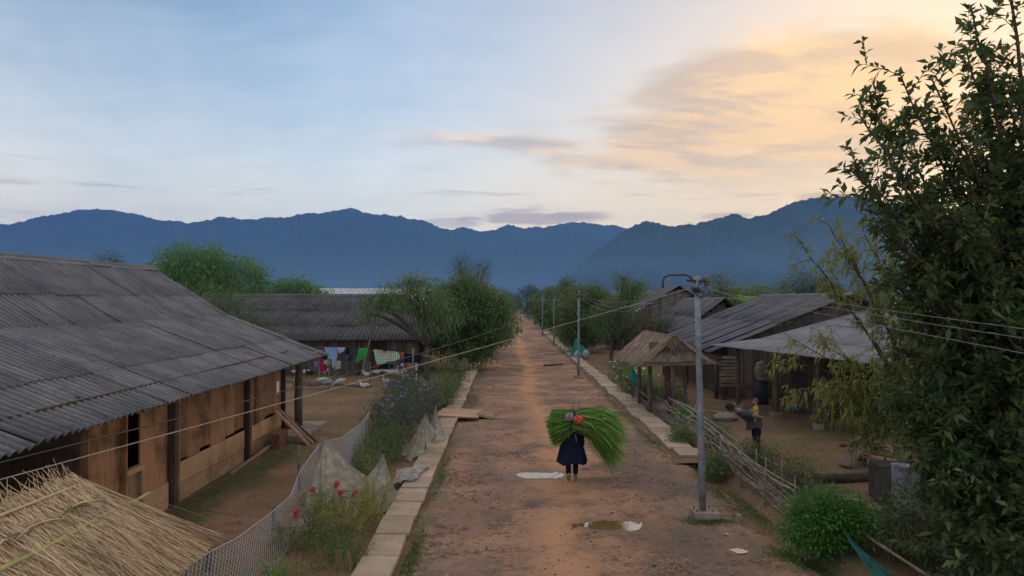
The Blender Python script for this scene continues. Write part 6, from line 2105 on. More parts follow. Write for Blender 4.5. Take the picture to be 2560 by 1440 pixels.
def woman():
    t = empty('person', (1.44, 16.5, 0), 0, 'person in navy tunic and black leggings walking away under a green load', 'person')
    # bent forward under the load: pelvis, waist, chest, neck, head
    J = [(0, 0.0, 0.80, 0.14, 0.11), (0, 0.05, 0.98, 0.125, 0.095), (0, 0.14, 1.16, 0.15, 0.10), (0, 0.20, 1.26, 0.06), (0, 0.25, 1.33, 0.052),
         (-0.085, 0.02, 0.74, 0.085), (-0.085, -0.02, 0.44, 0.062), (-0.085, -0.10, 0.12, 0.042),
         (0.085, 0.0, 0.74, 0.085), (0.085, 0.04, 0.43, 0.062), (0.085, 0.06, 0.09, 0.042),
         (-0.17, 0.16, 1.16, 0.055), (-0.23, 0.22, 1.02, 0.043), (-0.14, 0.34, 1.12, 0.034),
         (0.17, 0.14, 1.14, 0.055), (0.235, 0.06, 0.92, 0.043), (0.25, 0.08, 0.72, 0.032)]
    E = [(0, 1), (1, 2), (2, 3), (3, 4), (0, 5), (5, 6), (6, 7), (0, 8), (8, 9), (9, 10), (2, 11), (11, 12), (12, 13), (2, 14), (14, 15), (15, 16)]
    body = skin_figure('body', J, E, M_SKIN, t)
    mb = MB(); head(mb, (0, 0.31, 1.40), 0.098, R_(90), 0.5); mb.build('head', M_SKIN, t)
    hair_cap((0, 0.31, 1.40), 0.098, R_(90), 0.5, 'hair', M_HAIR, t)
    grow = lambda idx, k, dr: [tuple(list(J[i][:3]) + [r + dr for r in J[i][3:]]) for i in idx]
    jk = [1, 2, 3, 11, 12, 13, 14, 15]
    Jj = grow(jk, 0, 0.016)
    Jj[-3] = J[13][:3] + (0.042,)
    Jj.append(J[16][:3] + (0.042,))
    skin_figure('jacket', Jj, [(0, 1), (1, 2), (1, 3), (3, 4), (4, 5), (1, 6), (6, 7), (7, 8)], M_NAVY, t)
    for L in ((5, 6, 7), (8, 9, 10)):
        skin_figure('legging', grow(L, 0, 0.012), [(0, 1), (1, 2)], M_BLACKCL, t)
    # pleated skirt of the tunic
    rows = []
    for i in range(14):
        s = i / 13
        z = 1.08 - 0.70 * s
        rx = 0.155 + 0.17 * s ** 0.9; ry = 0.12 + 0.13 * s
        cy = 0.08 - 0.08 * s
        row = []
        for k in range(72):
            a = 2 * math.pi * k / 72
            pl = 1 + 0.075 * s * math.sin(a * 13 + 0.4 * math.sin(a * 3)) + 0.03 * s * math.sin(a * 5)
            row.append((rx * pl * math.cos(a), cy + ry * pl * math.sin(a), z + 0.025 * s * math.sin(a * 4 + 1)))
        rows.append(row)
    sk = MB().grid(rows, True, closed=True).build('skirt', M_NAVY, t)
    so = sk.modifiers.new('thick', 'SOLIDIFY'); so.thickness = 0.006
    MB().tube([(0, 0.07, 1.05), (0, 0.07, 1.0)], 0.14, 16).build('sash', M_BLACKCL, t)
    shoe((-0.085, -0.13, 0.085), (0, 1, 0), M_SHOE, t, 0.95)
    shoe((0.085, 0.085, 0.035), (0, 1, 0), M_SHOE, t, 0.0)
    hand(t, (0.25, 0.08, 0.72), (0.02, 0.1, -1), (0, -1, 0.1), M_SKIN)
    hand(t, (-0.14, 0.34, 1.12), (0.5, 0.5, 0.6), (0, 0, 1), M_SKIN)
    for (y, z) in ((-0.05, 0.30), (-0.07, 0.24), (-0.085, 0.18)):
        MB().tube([(-0.085, y, z + 0.006), (-0.085, y, z - 0.006)], 0.064, 12).build('leg_band', M_NAVY, t)
    for (y, z) in ((0.05, 0.30), (0.055, 0.24), (0.06, 0.18)):
        MB().tube([(0.085, y, z + 0.006), (0.085, y, z - 0.006)], 0.064, 12).build('leg_band', M_NAVY, t)
    return t


woman()


def grass_blade_mat(w, b, out):
    r = irand(w)
    c = w.ramp(r, [(0, (0.032, 0.110, 0.022)), (0.35, (0.090, 0.250, 0.032)), (0.7, (0.18, 0.38, 0.05)), (0.92, (0.36, 0.50, 0.08)), (1, (0.48, 0.48, 0.14))])
    w.put(b.inputs['Base Color'], c)
    b.inputs['Roughness'].default_value = 0.5
    tr = w.n('ShaderNodeBsdfTranslucent'); w.put(tr.inputs[0], c)
    mx = w.n('ShaderNodeMixShader'); mx.inputs[0].default_value = 0.35
    w.t.links.new(b.outputs[0], mx.inputs[1]); w.t.links.new(tr.outputs[0], mx.inputs[2]); w.t.links.new(mx.outputs[0], out.inputs[0])


def load_of_grass():
    t = empty('grass_bundle', (1.46, 16.42, 1.2), 0, 'big green bundle of cut grass carried on the walker\'s back', 'grass bundle')
    rng = np.random.default_rng(44)
    n = 3600
    # stalk ends to the left, tied over the back, long tips drooping to the right
    th = rng.random(n) * 6.28; q = rng.random(n) ** 0.5
    oy = np.cos(th) * q; oz = np.sin(th) * q
    side = rng.random(n)
    A = np.stack([-0.30 - 0.28 * rng.random(n) ** 0.8 * (1 - 0.35 * np.abs(oz)), -0.02 + 0.26 * oy, 0.02 + 0.30 * oz], -1)
    A[:, 2] -= 0.20 * np.clip(-oz, 0, 1) * rng.random(n)
    T = np.stack([rng.normal(0.02, 0.05, n), -0.04 + 0.20 * oy, 0.12 + 0.20 * oz], -1)
    reach = 0.58 + 0.68 * rng.random(n) ** 0.6
    ang = 0.30 + 0.40 * (1 - (oz + 1) / 2) + rng.normal(0, 0.09, n)
    M = T + np.stack([reach * 0.5 * np.cos(ang * 0.7), 0.20 * oy * reach, 0.10 - reach * 0.5 * np.sin(ang * 0.7) + 0.05 * oz], -1)
    B = T + np.stack([reach * np.cos(ang) * 1.0, 0.30 * oy * reach, 0.04 - reach * np.sin(ang) - 0.07 * reach ** 2 + 0.12 * oz], -1)
    stray = rng.random(n) < 0.16
    B[stray] += rng.normal(0, 0.10, (stray.sum(), 3)); A[stray] += rng.normal(0, 0.06, (stray.sum(), 3))
    short = rng.random(n) < 0.30
    B[short] = T[short] + (M[short] - T[short]) * (0.6 + 0.8 * rng.random(short.sum()))[:, None]
    rows = [A, (A + T) / 2 + np.array([0, 0, 0.03]), T, (T + M) / 2 + np.array([0, 0, 0.03]), M, (M + B) / 2 + np.array([0, 0, 0.015]), B]
    rows = [r + rng.normal(0, 0.006 + 0.011 * abs(k - 2) / 2, r.shape) for k, r in enumerate(rows)]
    w_ = 0.0080 * (0.5 + 0.9 * rng.random(n))
    S = unit(np.cross(B - A, rand_dirs(n, rng)))
    V = []
    for k, r in enumerate(rows):
        ww = w_ * (1.0 if k < 5 else 0.7 if k == 5 else 0.15)
        V += [r + S * ww[:, None], r - S * ww[:, None]]
    V = np.stack(V, 1).reshape(-1, 3)
    m_ = 14
    o = (np.arange(n) * m_)[:, None]
    F = np.concatenate([o + np.array([[2 * k, 2 * k + 1, 2 * k + 3, 2 * k + 2]]) for k in range(6)])
    np_obj('blades', V, F, mat('cut_grass', grass_blade_mat), t, kind='stuff')
    MB().tube([(0.02, -0.27, 0.12), (0.02, -0.20, 0.30), (0.02, 0.02, 0.37), (0.02, 0.2, 0.2)], 0.012, 6).build('tie_rope', M_BLACKCL, t)
    MB().tube([(-0.06, -0.29, 0.16), (-0.08, -0.30, -0.02), (-0.07, -0.27, -0.14)], 0.011, 6).build('strap', M_BLACKCL, t)
    for a, b in (((-0.13, -0.20, -0.10), (-0.11, -0.24, -0.22)), ((0.03, -0.22, -0.14), (0.05, -0.25, -0.30))):
        MB().tube([a, b], 0.005, 4).build('loose_stalk', M_CANE, t)
    # frame of the carrying rack that stands up above the load
    for a, b in (((-0.02, 0.02, 0.3), (0.0, 0.03, 0.52)), ((0.13, 0.02, 0.3), (0.15, 0.03, 0.53)), ((-0.14, 0.03, 0.49), (0.15, 0.03, 0.51))):
        MB().tube([a, b], 0.009, 6).build('rack_bar', M_POST, t)


load_of_grass()


def bundle_bag(name, label, c, r, material, seed):
    rnd = random.Random(seed)
    ph = [rnd.random() * 6 for _ in range(6)]
    def sh(p, d):
        k = 1 + 0.14 * math.sin(d.x * 5 + ph[0]) * math.sin(d.z * 6 + ph[1]) + 0.10 * math.sin(d.x * 11 + d.z * 7 + ph[2]) + 0.07 * math.sin(d.z * 15 + d.x * 5 + ph[3])
        return p * k
    o = ball(MB(), c, r, 26, 18, sh).build(name, material)
    setp(o, label, 'bag')
    return o


bundle_bag('red_bag', 'crumpled red cloth bag tied on top of the grass load', (1.545, 16.10, 1.40), (0.125, 0.06, 0.085), simple('red_bag_cloth', (0.66, 0.045, 0.03), 0.7, 0.35, 14, (0.70, 0.16, 0.10), bmp=0.3), 1)
bundle_bag('grey_bag', 'pinkish grey wrapped cloth tied left of the red bag', (1.35, 16.10, 1.45), (0.10, 0.06, 0.085), simple('pink_grey_cloth', (0.42, 0.33, 0.34), 0.8, 0.4, 16, (0.20, 0.14, 0.17), bmp=0.3), 2)


def bending_man():
    t = empty('person', (6.3, 18.9, 0), 0, 'person in grey shirt bending forward with a child on the back', 'person')
    # faces -x; torso bent almost level, arms back under the child
    J = [(0.06, 0, 0.80, 0.12, 0.13), (-0.10, 0, 0.95, 0.115, 0.13), (-0.29, 0, 1.04, 0.12, 0.16), (-0.41, 0, 1.09, 0.06), (-0.47, 0, 1.13, 0.052),
         (0.06, -0.09, 0.74, 0.09), (0.02, -0.10, 0.42, 0.065), (0.07, -0.10, 0.09, 0.045),
         (0.08, 0.09, 0.74, 0.09), (0.07, 0.11, 0.42, 0.065), (0.14, 0.11, 0.09, 0.045),
         (-0.30, -0.19, 1.03, 0.058), (-0.02, -0.26, 0.99, 0.045), (0.14, -0.12, 0.93, 0.033),
         (-0.30, 0.19, 1.03, 0.058), (-0.02, 0.26, 0.99, 0.045), (0.14, 0.12, 0.93, 0.033)]
    E = [(0, 1), (1, 2), (2, 3), (3, 4), (0, 5), (5, 6), (6, 7), (0, 8), (8, 9), (9, 10), (2, 11), (11, 12), (12, 13), (2, 14), (14, 15), (15, 16)]
    skin_figure('body', J, E, M_SKIN, t)
    mb = MB(); head(mb, (-0.565, 0, 1.15), 0.10, R_(180), 0.55); mb.build('head', M_SKIN, t)
    hair_cap((-0.565, 0, 1.15), 0.10, R_(180), 0.55, 'hair', M_HAIR, t, 1.03)
    g = lambda i, dr: tuple(list(J[i][:3]) + [r + dr for r in J[i][3:]])
    el = lambda a, b, k: tuple(a[i] + (b[i] - a[i]) * k for i in range(3))
    sh = [g(0, 0.028), g(1, 0.026), g(2, 0.024), g(3, 0.014), g(11, 0.016), el(J[11], J[12], 0.75) + (0.062,), g(14, 0.016), el(J[14], J[15], 0.75) + (0.062,)]
    skin_figure('shirt', sh, [(0, 1), (1, 2), (2, 3), (2, 4), (4, 5), (2, 6), (6, 7)], M_GREYCL, t)
    # loose shirt tail hanging in front and behind
    rows = []
    for i in range(7):
        s = i / 6
        row = []
        for k in range(28):
            a = 2 * math.pi * k / 28
            rx = 0.165 + 0.03 * s; ry = 0.165 + 0.02 * s
            row.append((-0.0 + 0.02 * s + rx * math.cos(a) * (1 + 0.04 * s * math.sin(5 * a)), ry * math.sin(a), 0.92 - (0.20 + 0.10 * max(0, -math.cos(a))) * s))
        rows.append(row)
    st = MB().grid(rows, True, closed=True).build('shirt_tail', M_GREYCL, t)
    for L in ((5, 6, 7), (8, 9, 10)):
        skin_figure('trouser_leg', [g(i, 0.022) for i in L], [(0, 1), (1, 2)], M_BLACKCL, t)
    for i, yy in ((7, -0.10), (10, 0.11)):
        shoe((J[i][0] - 0.06, yy, 0.035), (-1, 0, 0), M_BLACKCL, t)
    hand(t, J[13][:3], (0.5, 0.85, 0.1), (0, 0, 1), M_SKIN)
    hand(t, J[16][:3], (0.5, -0.85, 0.1), (0, 0, 1), M_SKIN)
    t.scale = (1.08, 1.08, 1.08)


bending_man()


def child():
    t = empty('person', (6.36, 18.88, 1.07), 0, 'small child in a yellow shirt riding on the bending person\'s back', 'child')
    J = [(0.0, 0, 0.06, 0.075, 0.085), (0.0, 0, 0.17, 0.07, 0.085), (0.0, 0, 0.26, 0.035), (0.0, 0, 0.30, 0.032),
         (-0.06, -0.10, 0.03, 0.048), (-0.12, -0.20, -0.06, 0.038), (-0.10, -0.20, -0.20, 0.028),
         (-0.06, 0.10, 0.03, 0.048), (-0.12, 0.20, -0.06, 0.038), (-0.10, 0.20, -0.20, 0.028),
         (0.0, -0.10, 0.20, 0.032), (-0.08, -0.13, 0.13, 0.025), (-0.18, -0.10, 0.10, 0.02),
         (0.0, 0.10, 0.20, 0.032), (-0.08, 0.13, 0.13, 0.025), (-0.18, 0.10, 0.10, 0.02)]
    E = [(0, 1), (1, 2), (2, 3), (0, 4), (4, 5), (5, 6), (0, 7), (7, 8), (8, 9), (1, 10), (10, 11), (11, 12), (1, 13), (13, 14), (14, 15)]
    skin_figure('body', J, E, M_SKIN_C, t)
    mb = MB(); head(mb, (-0.01, 0, 0.385), 0.082, R_(200), 0.1); mb.build('head', M_SKIN_C, t)
    hair_cap((-0.01, 0, 0.385), 0.082, R_(200), 0.1, 'hair', M_HAIR_C, t)
    g = lambda i, dr: tuple(list(J[i][:3]) + [r + dr for r in J[i][3:]])
    skin_figure('shirt', [g(0, 0.012), g(1, 0.012), (0, 0, 0.245, 0.042), g(10, 0.012), J[11][:3] + (0.034,), g(13, 0.012), J[14][:3] + (0.034,)], [(0, 1), (1, 2), (1, 3), (3, 4), (1, 5), (5, 6)], M_YELLOW, t)
    for L in ((4, 5), (7, 8)):
        skin_figure('shorts_leg', [J[L[0]][:3] + (0.058,), J[L[1]][:3] + (0.046,)], [(0, 1)], M_BLACKCL, t)
    for i in (12, 15):
        hand(t, J[i][:3], (-1, 0, -0.1), (0, 0, 1), M_SKIN_C, 0.045)
    t.scale = (0.88, 0.88, 0.88); t.rotation_euler = (0, -0.06, 0)


child()


def far_person(loc, label, top_col, skirt_col, stick, bag, facing):
    t = empty('person', loc, facing, label, 'person')
    J = [(0, 0, 0.82, 0.12, 0.10), (0, 0, 1.0, 0.11, 0.085), (0, 0, 1.2, 0.14, 0.095), (0, 0, 1.33, 0.05), (0, 0, 1.38, 0.045),
         (-0.08, 0, 0.74, 0.08), (-0.08, 0.08, 0.42, 0.058), (-0.08, 0.14, 0.09, 0.04), (0.08, 0, 0.74, 0.08), (0.08, 0.0, 0.42, 0.058), (0.08, -0.14, 0.10, 0.04),
         (-0.18, 0, 1.2, 0.05), (-0.26, 0.05, 0.98, 0.04), (-0.30, 0.16, 0.80, 0.03), (0.18, 0, 1.2, 0.05), (0.24, 0.10, 1.02, 0.04), (0.20, 0.2, 1.2, 0.03)]
    E = [(0, 1), (1, 2), (2, 3), (3, 4), (0, 5), (5, 6), (6, 7), (0, 8), (8, 9), (9, 10), (2, 11), (11, 12), (12, 13), (2, 14), (14, 15), (15, 16)]
    skin_figure('body', J, E, M_SKIN, t)
    mb = MB(); head(mb, (0, 0.02, 1.49), 0.098, R_(90), 0.1); mb.build('head', M_SKIN, t)
    hair_cap((0, 0.02, 1.49), 0.098, R_(90), 0.1, 'hair', M_HAIR, t)
    g = lambda i, dr: tuple(list(J[i][:3]) + [r + dr for r in J[i][3:]])
    skin_figure('shirt', [g(0, 0.015), g(1, 0.018), g(2, 0.018), (0, 0, 1.31, 0.06), g(11, 0.014), g(12, 0.012), g(14, 0.014), g(15, 0.012)], [(0, 1), (1, 2), (2, 3), (2, 4), (4, 5), (2, 6), (6, 7)], cloth_mat('top_%s' % label[:12], top_col), t)
    rows = []
    for i in range(8):
        s = i / 7
        rows.append([((0.14 + 0.09 * s) * math.cos(a) * (1 + 0.06 * s * math.sin(7 * a)), (0.12 + 0.08 * s) * math.sin(a), 0.98 - 0.56 * s) for a in np.linspace(0, 2 * math.pi, 33)[:-1]])
    MB().grid(rows, True, closed=True).build('skirt', cloth_mat('skirt_%s' % label[:12], skirt_col), t)
    for y, i in ((0.18, 7), (-0.10, 10)):
        shoe((J[i][0], J[i][1] + 0.04, 0.035), (0, 1, 0), M_BLACKCL, t)
    for i in (13, 16):
        hand(t, J[i][:3], (0, 0.3, -1) if i == 13 else (0, 0.4, 0.9), (0, 1, 0), M_SKIN)
    return t


far_person((1.10, 80.5, 0), 'distant person in white top and green skirt walking on the road', (0.70, 0.70, 0.72), (0.03, 0.22, 0.06), True, True, 0.2)
far_person((5.4, 100.0, 0.08), 'distant person in pale clothes standing on the right footpath', (0.62, 0.58, 0.48), (0.45, 0.42, 0.34), False, False, 2.0)
o = MB().tube([(1.32, 80.6, 1.15), (1.36, 80.5, 1.9), (1.37, 80.45, 2.3)], 0.025, 6).build('carrying_stick', M_WHITE_ROOF)
setp(o, 'pale stick held upright by the distant walker', 'stick')
o = bundle_bag('brown_bag', 'brown bag hanging from the distant walker\'s hand', (1.52, 80.3, 0.62), (0.13, 0.10, 0.24), M_INS, 8)

# ------------------------------------------------------------------ geese and ducks in the yard
M_FEATHER = simple('white_feather', (0.70, 0.69, 0.66), 0.8, 0.15, 12.0, (0.55, 0.53, 0.49))
M_FEATHER_G = simple('greyish_feather', (0.50, 0.50, 0.55), 0.8, 0.25, 10.0)
M_FEATHER_B = simple('black_feather', (0.02, 0.02, 0.022), 0.6, 0.2)
M_BEAK = simple('orange_beak', (0.62, 0.25, 0.06), 0.6, 0.2)
POSES = {
    'up': [(-0.30, 0.27, .012), (-0.22, 0.25, .05), (-0.10, 0.23, .095), (0.04, 0.22, .105), (0.14, 0.25, .08), (0.19, 0.31, .045), (0.20, 0.40, .032), (0.205, 0.46, .034), (0.235, 0.49, .036), (0.27, 0.485, .026)],
    'feed': [(-0.30, 0.34, .012), (-0.22, 0.31, .05), (-0.10, 0.28, .095), (0.04, 0.25, .105), (0.14, 0.22, .08), (0.22, 0.19, .045), (0.28, 0.13, .032), (0.31, 0.08, .034), (0.335, 0.055, .036), (0.36, 0.035, .026)],
    'sit': [(-0.30, 0.16, .012), (-0.22, 0.14, .05), (-0.10, 0.11, .095), (0.04, 0.105, .105), (0.14, 0.13, .08), (0.18, 0.19, .045), (0.18, 0.27, .032), (0.185, 0.32, .034), (0.215, 0.345, .036), (0.25, 0.34, .026)],
    'preen': [(-0.28, 0.30, .012), (-0.20, 0.29, .06), (-0.08, 0.27, .11), (0.05, 0.24, .11), (0.13, 0.24, .08), (0.16, 0.20, .045), (0.13, 0.13, .034), (0.09, 0.10, .034), (0.06, 0.08, .036), (0.04, 0.06, .026)],
}
GOOSE_M = {}


def goose(x, y, yaw, pose, label, feather=None, name='goose', s=1.0):
    feather = feather or M_FEATHER
    t = empty(name, (x, y, gz(x, y)), yaw, label, 'goose' if name == 'goose' else 'duck', 'white geese in the farmyard' if name == 'goose' else None)
    pl = POSES[pose]
    key = (pose, feather.name)
    if key not in GOOSE_M:
        pts = [(p[0], 0, p[1]) for p in pl]
        b = MB().tube(pts, [p[2] for p in pl], 12)
        for sd in (-1, 1):                                # folded wings
            rows = []
            for i in range(7):
                f = i / 6
                cx = 0.10 - 0.36 * f
                zz = pl[3][1] + 0.03 * (1 - f) + 0.03 * f
                hw = 0.07 * math.sin(math.pi * min(1, f * 0.8 + 0.2)) + 0.008
                rows.append([(cx, sd * (0.060 + 0.035 * math.sin(math.pi * f)), zz + hw), (cx, sd * (0.105 * math.sin(math.pi * (0.25 + 0.7 * f)) + 0.012), zz + hw * 0.2), (cx, sd * (0.090 * math.sin(math.pi * (0.25 + 0.7 * f)) + 0.006), zz - hw * 0.8)])
            b.grid(rows)
        e = Vector(pts[-1]); d = (e - Vector(pts[-2])).normalized()
        bk = MB().tube([e - d * 0.005, e + d * 0.03, e + d * 0.055], [0.02, 0.014, 0.006], 8)
        lgs = []
        for sd in (-1, 1):
            lg = MB(); lgs.append(lg)
            if pose != 'sit':
                lg.tube([(0.0, sd * 0.045, 0.15), (0.012, sd * 0.05, 0.07), (0.0, sd * 0.05, 0.012)], [0.016, 0.011, 0.009], 6)
            lg.tube([(-0.01, sd * 0.05, 0.012), (0.05, sd * 0.055, 0.008)], [0.012, 0.022], 6)
        GOOSE_M[key] = (b.mesh('body'), bk.mesh('beak'), lgs[0].mesh('leg'), lgs[1].mesh('leg'))
        for me, mm in zip(GOOSE_M[key], (feather, M_BEAK, M_BEAK, M_BEAK)):
            me.materials.append(mm)
    for me, nm in zip(GOOSE_M[key], ('body', 'beak', 'leg', 'leg')):
        link(bpy.data.objects.new(nm, me), t)
    t.scale = (s, s, s)
    return t


def gx_(cx, cy):
    """crop pixel of the yard close-up to ground position"""
    px = 720 + cx / 6.0; py = 840 + cy / 6.0
    p = G(px, py)
    return p[0], p[1]


GEESE = [
    ((145, 595), 0.5, 'up', 'white goose half hidden left of the porch post, by the wall'),
    ((262, 605), 2.8, 'feed', 'white goose just right of the porch post, beside the black duck'),
    ((575, 592), 2.4, 'preen', 'white goose crouched under the red hanging cloth'),
    ((130, 745), 1.9, 'up', 'white goose left of the porch post by the lying pole'),
    ((790, 752), 3.0, 'feed', 'white goose feeding beyond the lying pole, below the white cloth'),
    ((1150, 772), 2.9, 'sit', 'white goose resting at the end of the lying pole'),
    ((1190, 600), 2.9, 'sit', 'white goose resting alone right of the slanting bamboo prop'),
    ((1345, 600), 0.2, 'up', 'white goose below the checked towel, leftmost of the flock'),
    ((1365, 545), 0.1, 'sit', 'white goose farthest back in the flock below the black cloth'),
    ((1475, 585), 2.9, 'up', 'white goose in the middle of the flock facing the wall end'),
    ((1590, 588), 0.3, 'up', 'white goose with raised neck right of the black cloth'),
    ((1560, 622), 0.1, 'feed', 'white goose head down beside the split post'),
    ((1675, 625), 0.4, 'up', 'white goose just right of the split post'),
    ((1725, 660), 1.6, 'up', 'white goose facing away between split post and bamboo post'),
    ((1788, 668), 2.0, 'up', 'white goose tight against the bamboo clothes post'),
    ((1495, 745), 2.9, 'up', 'white goose standing alone below the flock'),
    ((1770, 735), 0.0, 'sit', 'white goose resting in front of the bamboo clothes post'),
    ((1900, 725), 1.2, 'up', 'white goose right of the bamboo clothes post'),
]
for (c, yaw, pose, lab) in GEESE:
    x, y = gx_(*c)
    goose(x, y, yaw, pose, lab)
x, y = gx_(570, 800)
goose(x, y, 0.4, 'preen', 'large bluish white goose preening under the yellow cloth', M_FEATHER_G, s=1.5)
x, y = gx_(335, 615)
goose(x, y, 2.9, 'up', 'black duck with white head beside the wall near the porch post', M_FEATHER_B, 'duck')

# ------------------------------------------------------------------ washing on the line
def px3(cx, cy, y):
    return P(720 + cx / 6.0, 840 + cy / 6.0, y)


def drape(name, label, cat, outline, y, material, folds=4, amp=0.03, seed=0, nu=22, nv=16):
    """cloth hanging from a line: outline = (top-left, top-right, bottom-right, bottom-left) crop pixels"""
    rng = np.random.default_rng(seed)
    a, b, c, d = [np.array(px3(q[0], q[1], y)) for q in outline]
    rows = []
    ph = rng.random() * 6
    for j in range(nv):
        v = j / (nv - 1)
        row = []
        for i in range(nu):
            u = i / (nu - 1)
            p = (a * (1 - u) + b * u) * (1 - v) + (d * (1 - u) + c * u) * v
            p = p + np.array([0, amp * (0.3 + 0.7 * v) * math.sin(u * folds * 6.28 + ph + 1.5 * v), -0.02 * math.sin(u * folds * 6.28 + ph) * v])
            row.append(tuple(p))
        rows.append(row)
    back = [[(p[0], p[1] + 0.006, p[2]) for p in r] for r in rows]
    o = MB().grid(rows).grid(back[::-1]).build(name, material)
    setp(o, label, cat, 'washing on the clothes line')
    return o


def shirt(label, cx0, cx1, cy0, cy1, y, material):
    """T-shirt shape hung by its hem or shoulders"""
    sil = [(0.0, 0.0), (0.55, 0.0), (1.0, 0.02), (0.98, 0.45), (0.80, 0.75), (0.72, 1.0), (0.60, 0.98), (0.56, 0.62), (0.40, 0.55), (0.12, 0.85), (-0.05, 0.78), (0.25, 0.45), (0.10, 0.2)]
    pts = [Vector(px3(cx0 + (cx1 - cx0) * u, cy0 + (cy1 - cy0) * v, y)) for u, v in sil]
    mb = MB()
    n = len(pts)
    mb.add([p + Vector((0, 0.02 * math.sin(i * 2.1), 0)) for i, p in enumerate(pts)] + [p + Vector((0, 0.03 + 0.02 * math.sin(i * 2.1), 0)) for i, p in enumerate(pts)],
           [tuple(range(n)), tuple(range(2 * n - 1, n - 1, -1))] + [(i, i + n, (i + 1) % n + n, (i + 1) % n) for i in range(n)])
    o = mb.build('hanging_shirt', material)
    setp(o, label, 'shirt', 'washing on the clothes line')


def towel_mat(w, b, out):
    p = w.n('ShaderNodeTexCoord').outputs['Generated']
    x, y, z = w.sep(p)
    fx = w.m('GREATER_THAN', w.m('FRACT', w.m('MULTIPLY', x, 13.0)), 0.5)
    fz = w.m('GREATER_THAN', w.m('FRACT', w.m('MULTIPLY', z, 9.0)), 0.5)
    chk = w.m('MULTIPLY', w.m('ADD', fx, fz), 0.5)
    c = w.mix(chk, (0.66, 0.68, 0.62), (0.03, 0.26, 0.12))
    inner = w.m('MULTIPLY', w.m('MULTIPLY', w.m('GREATER_THAN', x, 0.12), w.m('LESS_THAN', x, 0.70)), w.m('GREATER_THAN', w.m('ADD', z, w.m('MULTIPLY', w.m('SUBTRACT', x, 0.4), 0.35)), 0.52))
    c = w.mix(inner, c, (0.42, 0.36, 0.27))
    dx = w.m('SUBTRACT', x, 0.42); dz = w.m('SUBTRACT', z, 0.86)
    spot = w.m('LESS_THAN', w.m('ADD', w.m('MULTIPLY', dx, dx), w.m('MULTIPLY', w.m('MULTIPLY', dz, dz), 0.5)), 0.006)
    c = w.mix(spot, c, (0.10, 0.12, 0.17))
    w.put(b.inputs['Base Color'], c)
    b.inputs['Roughness'].default_value = 0.9


def stripe_mat(w, b, out):
    p = w.n('ShaderNodeTexCoord').outputs['Generated']
    x, y, z = w.sep(p)
    f = w.m('GREATER_THAN', w.m('FRACT', w.m('ADD', w.m('MULTIPLY', x, 3.0), w.m('MULTIPLY', z, 5.0))), 0.72)
    w.put(b.inputs['Base Color'], w.mix(f, (0.022, 0.030, 0.035), (0.10, 0.13, 0.13)))
    b.inputs['Roughness'].default_value = 0.9


LY = 33.2
cm = lambda n_, c: cloth_mat('cloth_' + n_, c, 0.9, 0.2)
shirt('light blue shirt on the clothes line beside the brown house eave', 545, 752, 166, 470, LY, cm('lightblue', (0.30, 0.42, 0.66)))
drape('hanging_cloth', 'small white and blue garment right of the light blue shirt', 'cloth', [(752, 166), (866, 170), (850, 225), (775, 262)], LY, cm('whiteblue', (0.55, 0.60, 0.72)), 3, seed=1)
drape('hanging_cloth', 'black garment on the line left of the striped dark cloth', 'cloth', [(866, 170), (946, 174), (940, 262), (864, 290)], LY, M_BLACKCL, 2, seed=2)
drape('hanging_cloth', 'dark striped cloth sagging on the line left of the green one', 'cloth', [(944, 174), (1045, 180), (960, 370), (866, 398)], LY, mat('dark_stripes', stripe_mat), 4, 0.04, 3)
drape('hanging_cloth', 'bright green cloth folded over the clothes line', 'cloth', [(1070, 176), (1198, 184), (1165, 330), (1020, 402)], LY, cm('green', (0.07, 0.46, 0.10)), 6, 0.045, 4)
drape('checked_towel', 'green and white checked towel with beige centre on the line', 'towel', [(1284, 196), (1660, 240), (1690, 340), (1335, 428)], LY, mat('checked_towel', towel_mat), 2, 0.02, 5)
drape('hanging_cloth', 'orange-red knotted cloth at the end of the checked towel', 'cloth', [(1700, 242), (1746, 246), (1736, 322), (1692, 312)], LY, cm('orange', (0.66, 0.13, 0.05)), 2, 0.03, 6)
drape('hanging_cloth', 'wide navy cloth behind the bamboo clothes post', 'cloth', [(1752, 258), (2005, 286), (1990, 405), (1745, 395)], LY + 0.6, M_NAVY, 5, 0.03, 7)
drape('hanging_cloth', 'crimson cloth on the lower line under the light blue shirt', 'cloth', [(482, 356), (560, 352), (604, 520), (492, 532)], LY + 0.4, cm('crimson', (0.42, 0.03, 0.08)), 3, 0.03, 8)
drape('hanging_cloth', 'yellow-green cloth on the lower line beside the crimson cloth', 'cloth', [(574, 366), (655, 364), (640, 430), (590, 455)], LY + 0.4, cm('yellowgreen', (0.42, 0.40, 0.10)), 2, 0.03, 9)
drape('hanging_cloth', 'white cloth with frayed hem on the lower line', 'cloth', [(702, 366), (800, 372), (792, 488), (716, 494)], LY + 0.4, cm('white', (0.62, 0.57, 0.55)), 4, 0.025, 10)
drape('hanging_cloth', 'mauve strappy garment under the corner of the brown house roof', 'cloth', [(408, 388), (466, 380), (446, 470), (396, 450)], LY + 0.4, cm('mauve', (0.40, 0.26, 0.46)), 3, 0.03, 11)
drape('hanging_cloth', 'small dark red cloth on the lower line under the checked towel', 'cloth', [(1290, 424), (1366, 420), (1360, 485), (1300, 490)], LY + 0.8, cm('darkred', (0.28, 0.03, 0.04)), 2, 0.03, 12)
drape('hanging_cloth', 'wide black cloth on the lower line under the checked towel', 'cloth', [(1370, 418), (1520, 416), (1512, 500), (1376, 496)], LY + 0.8, M_BLACKCL, 4, 0.03, 13)
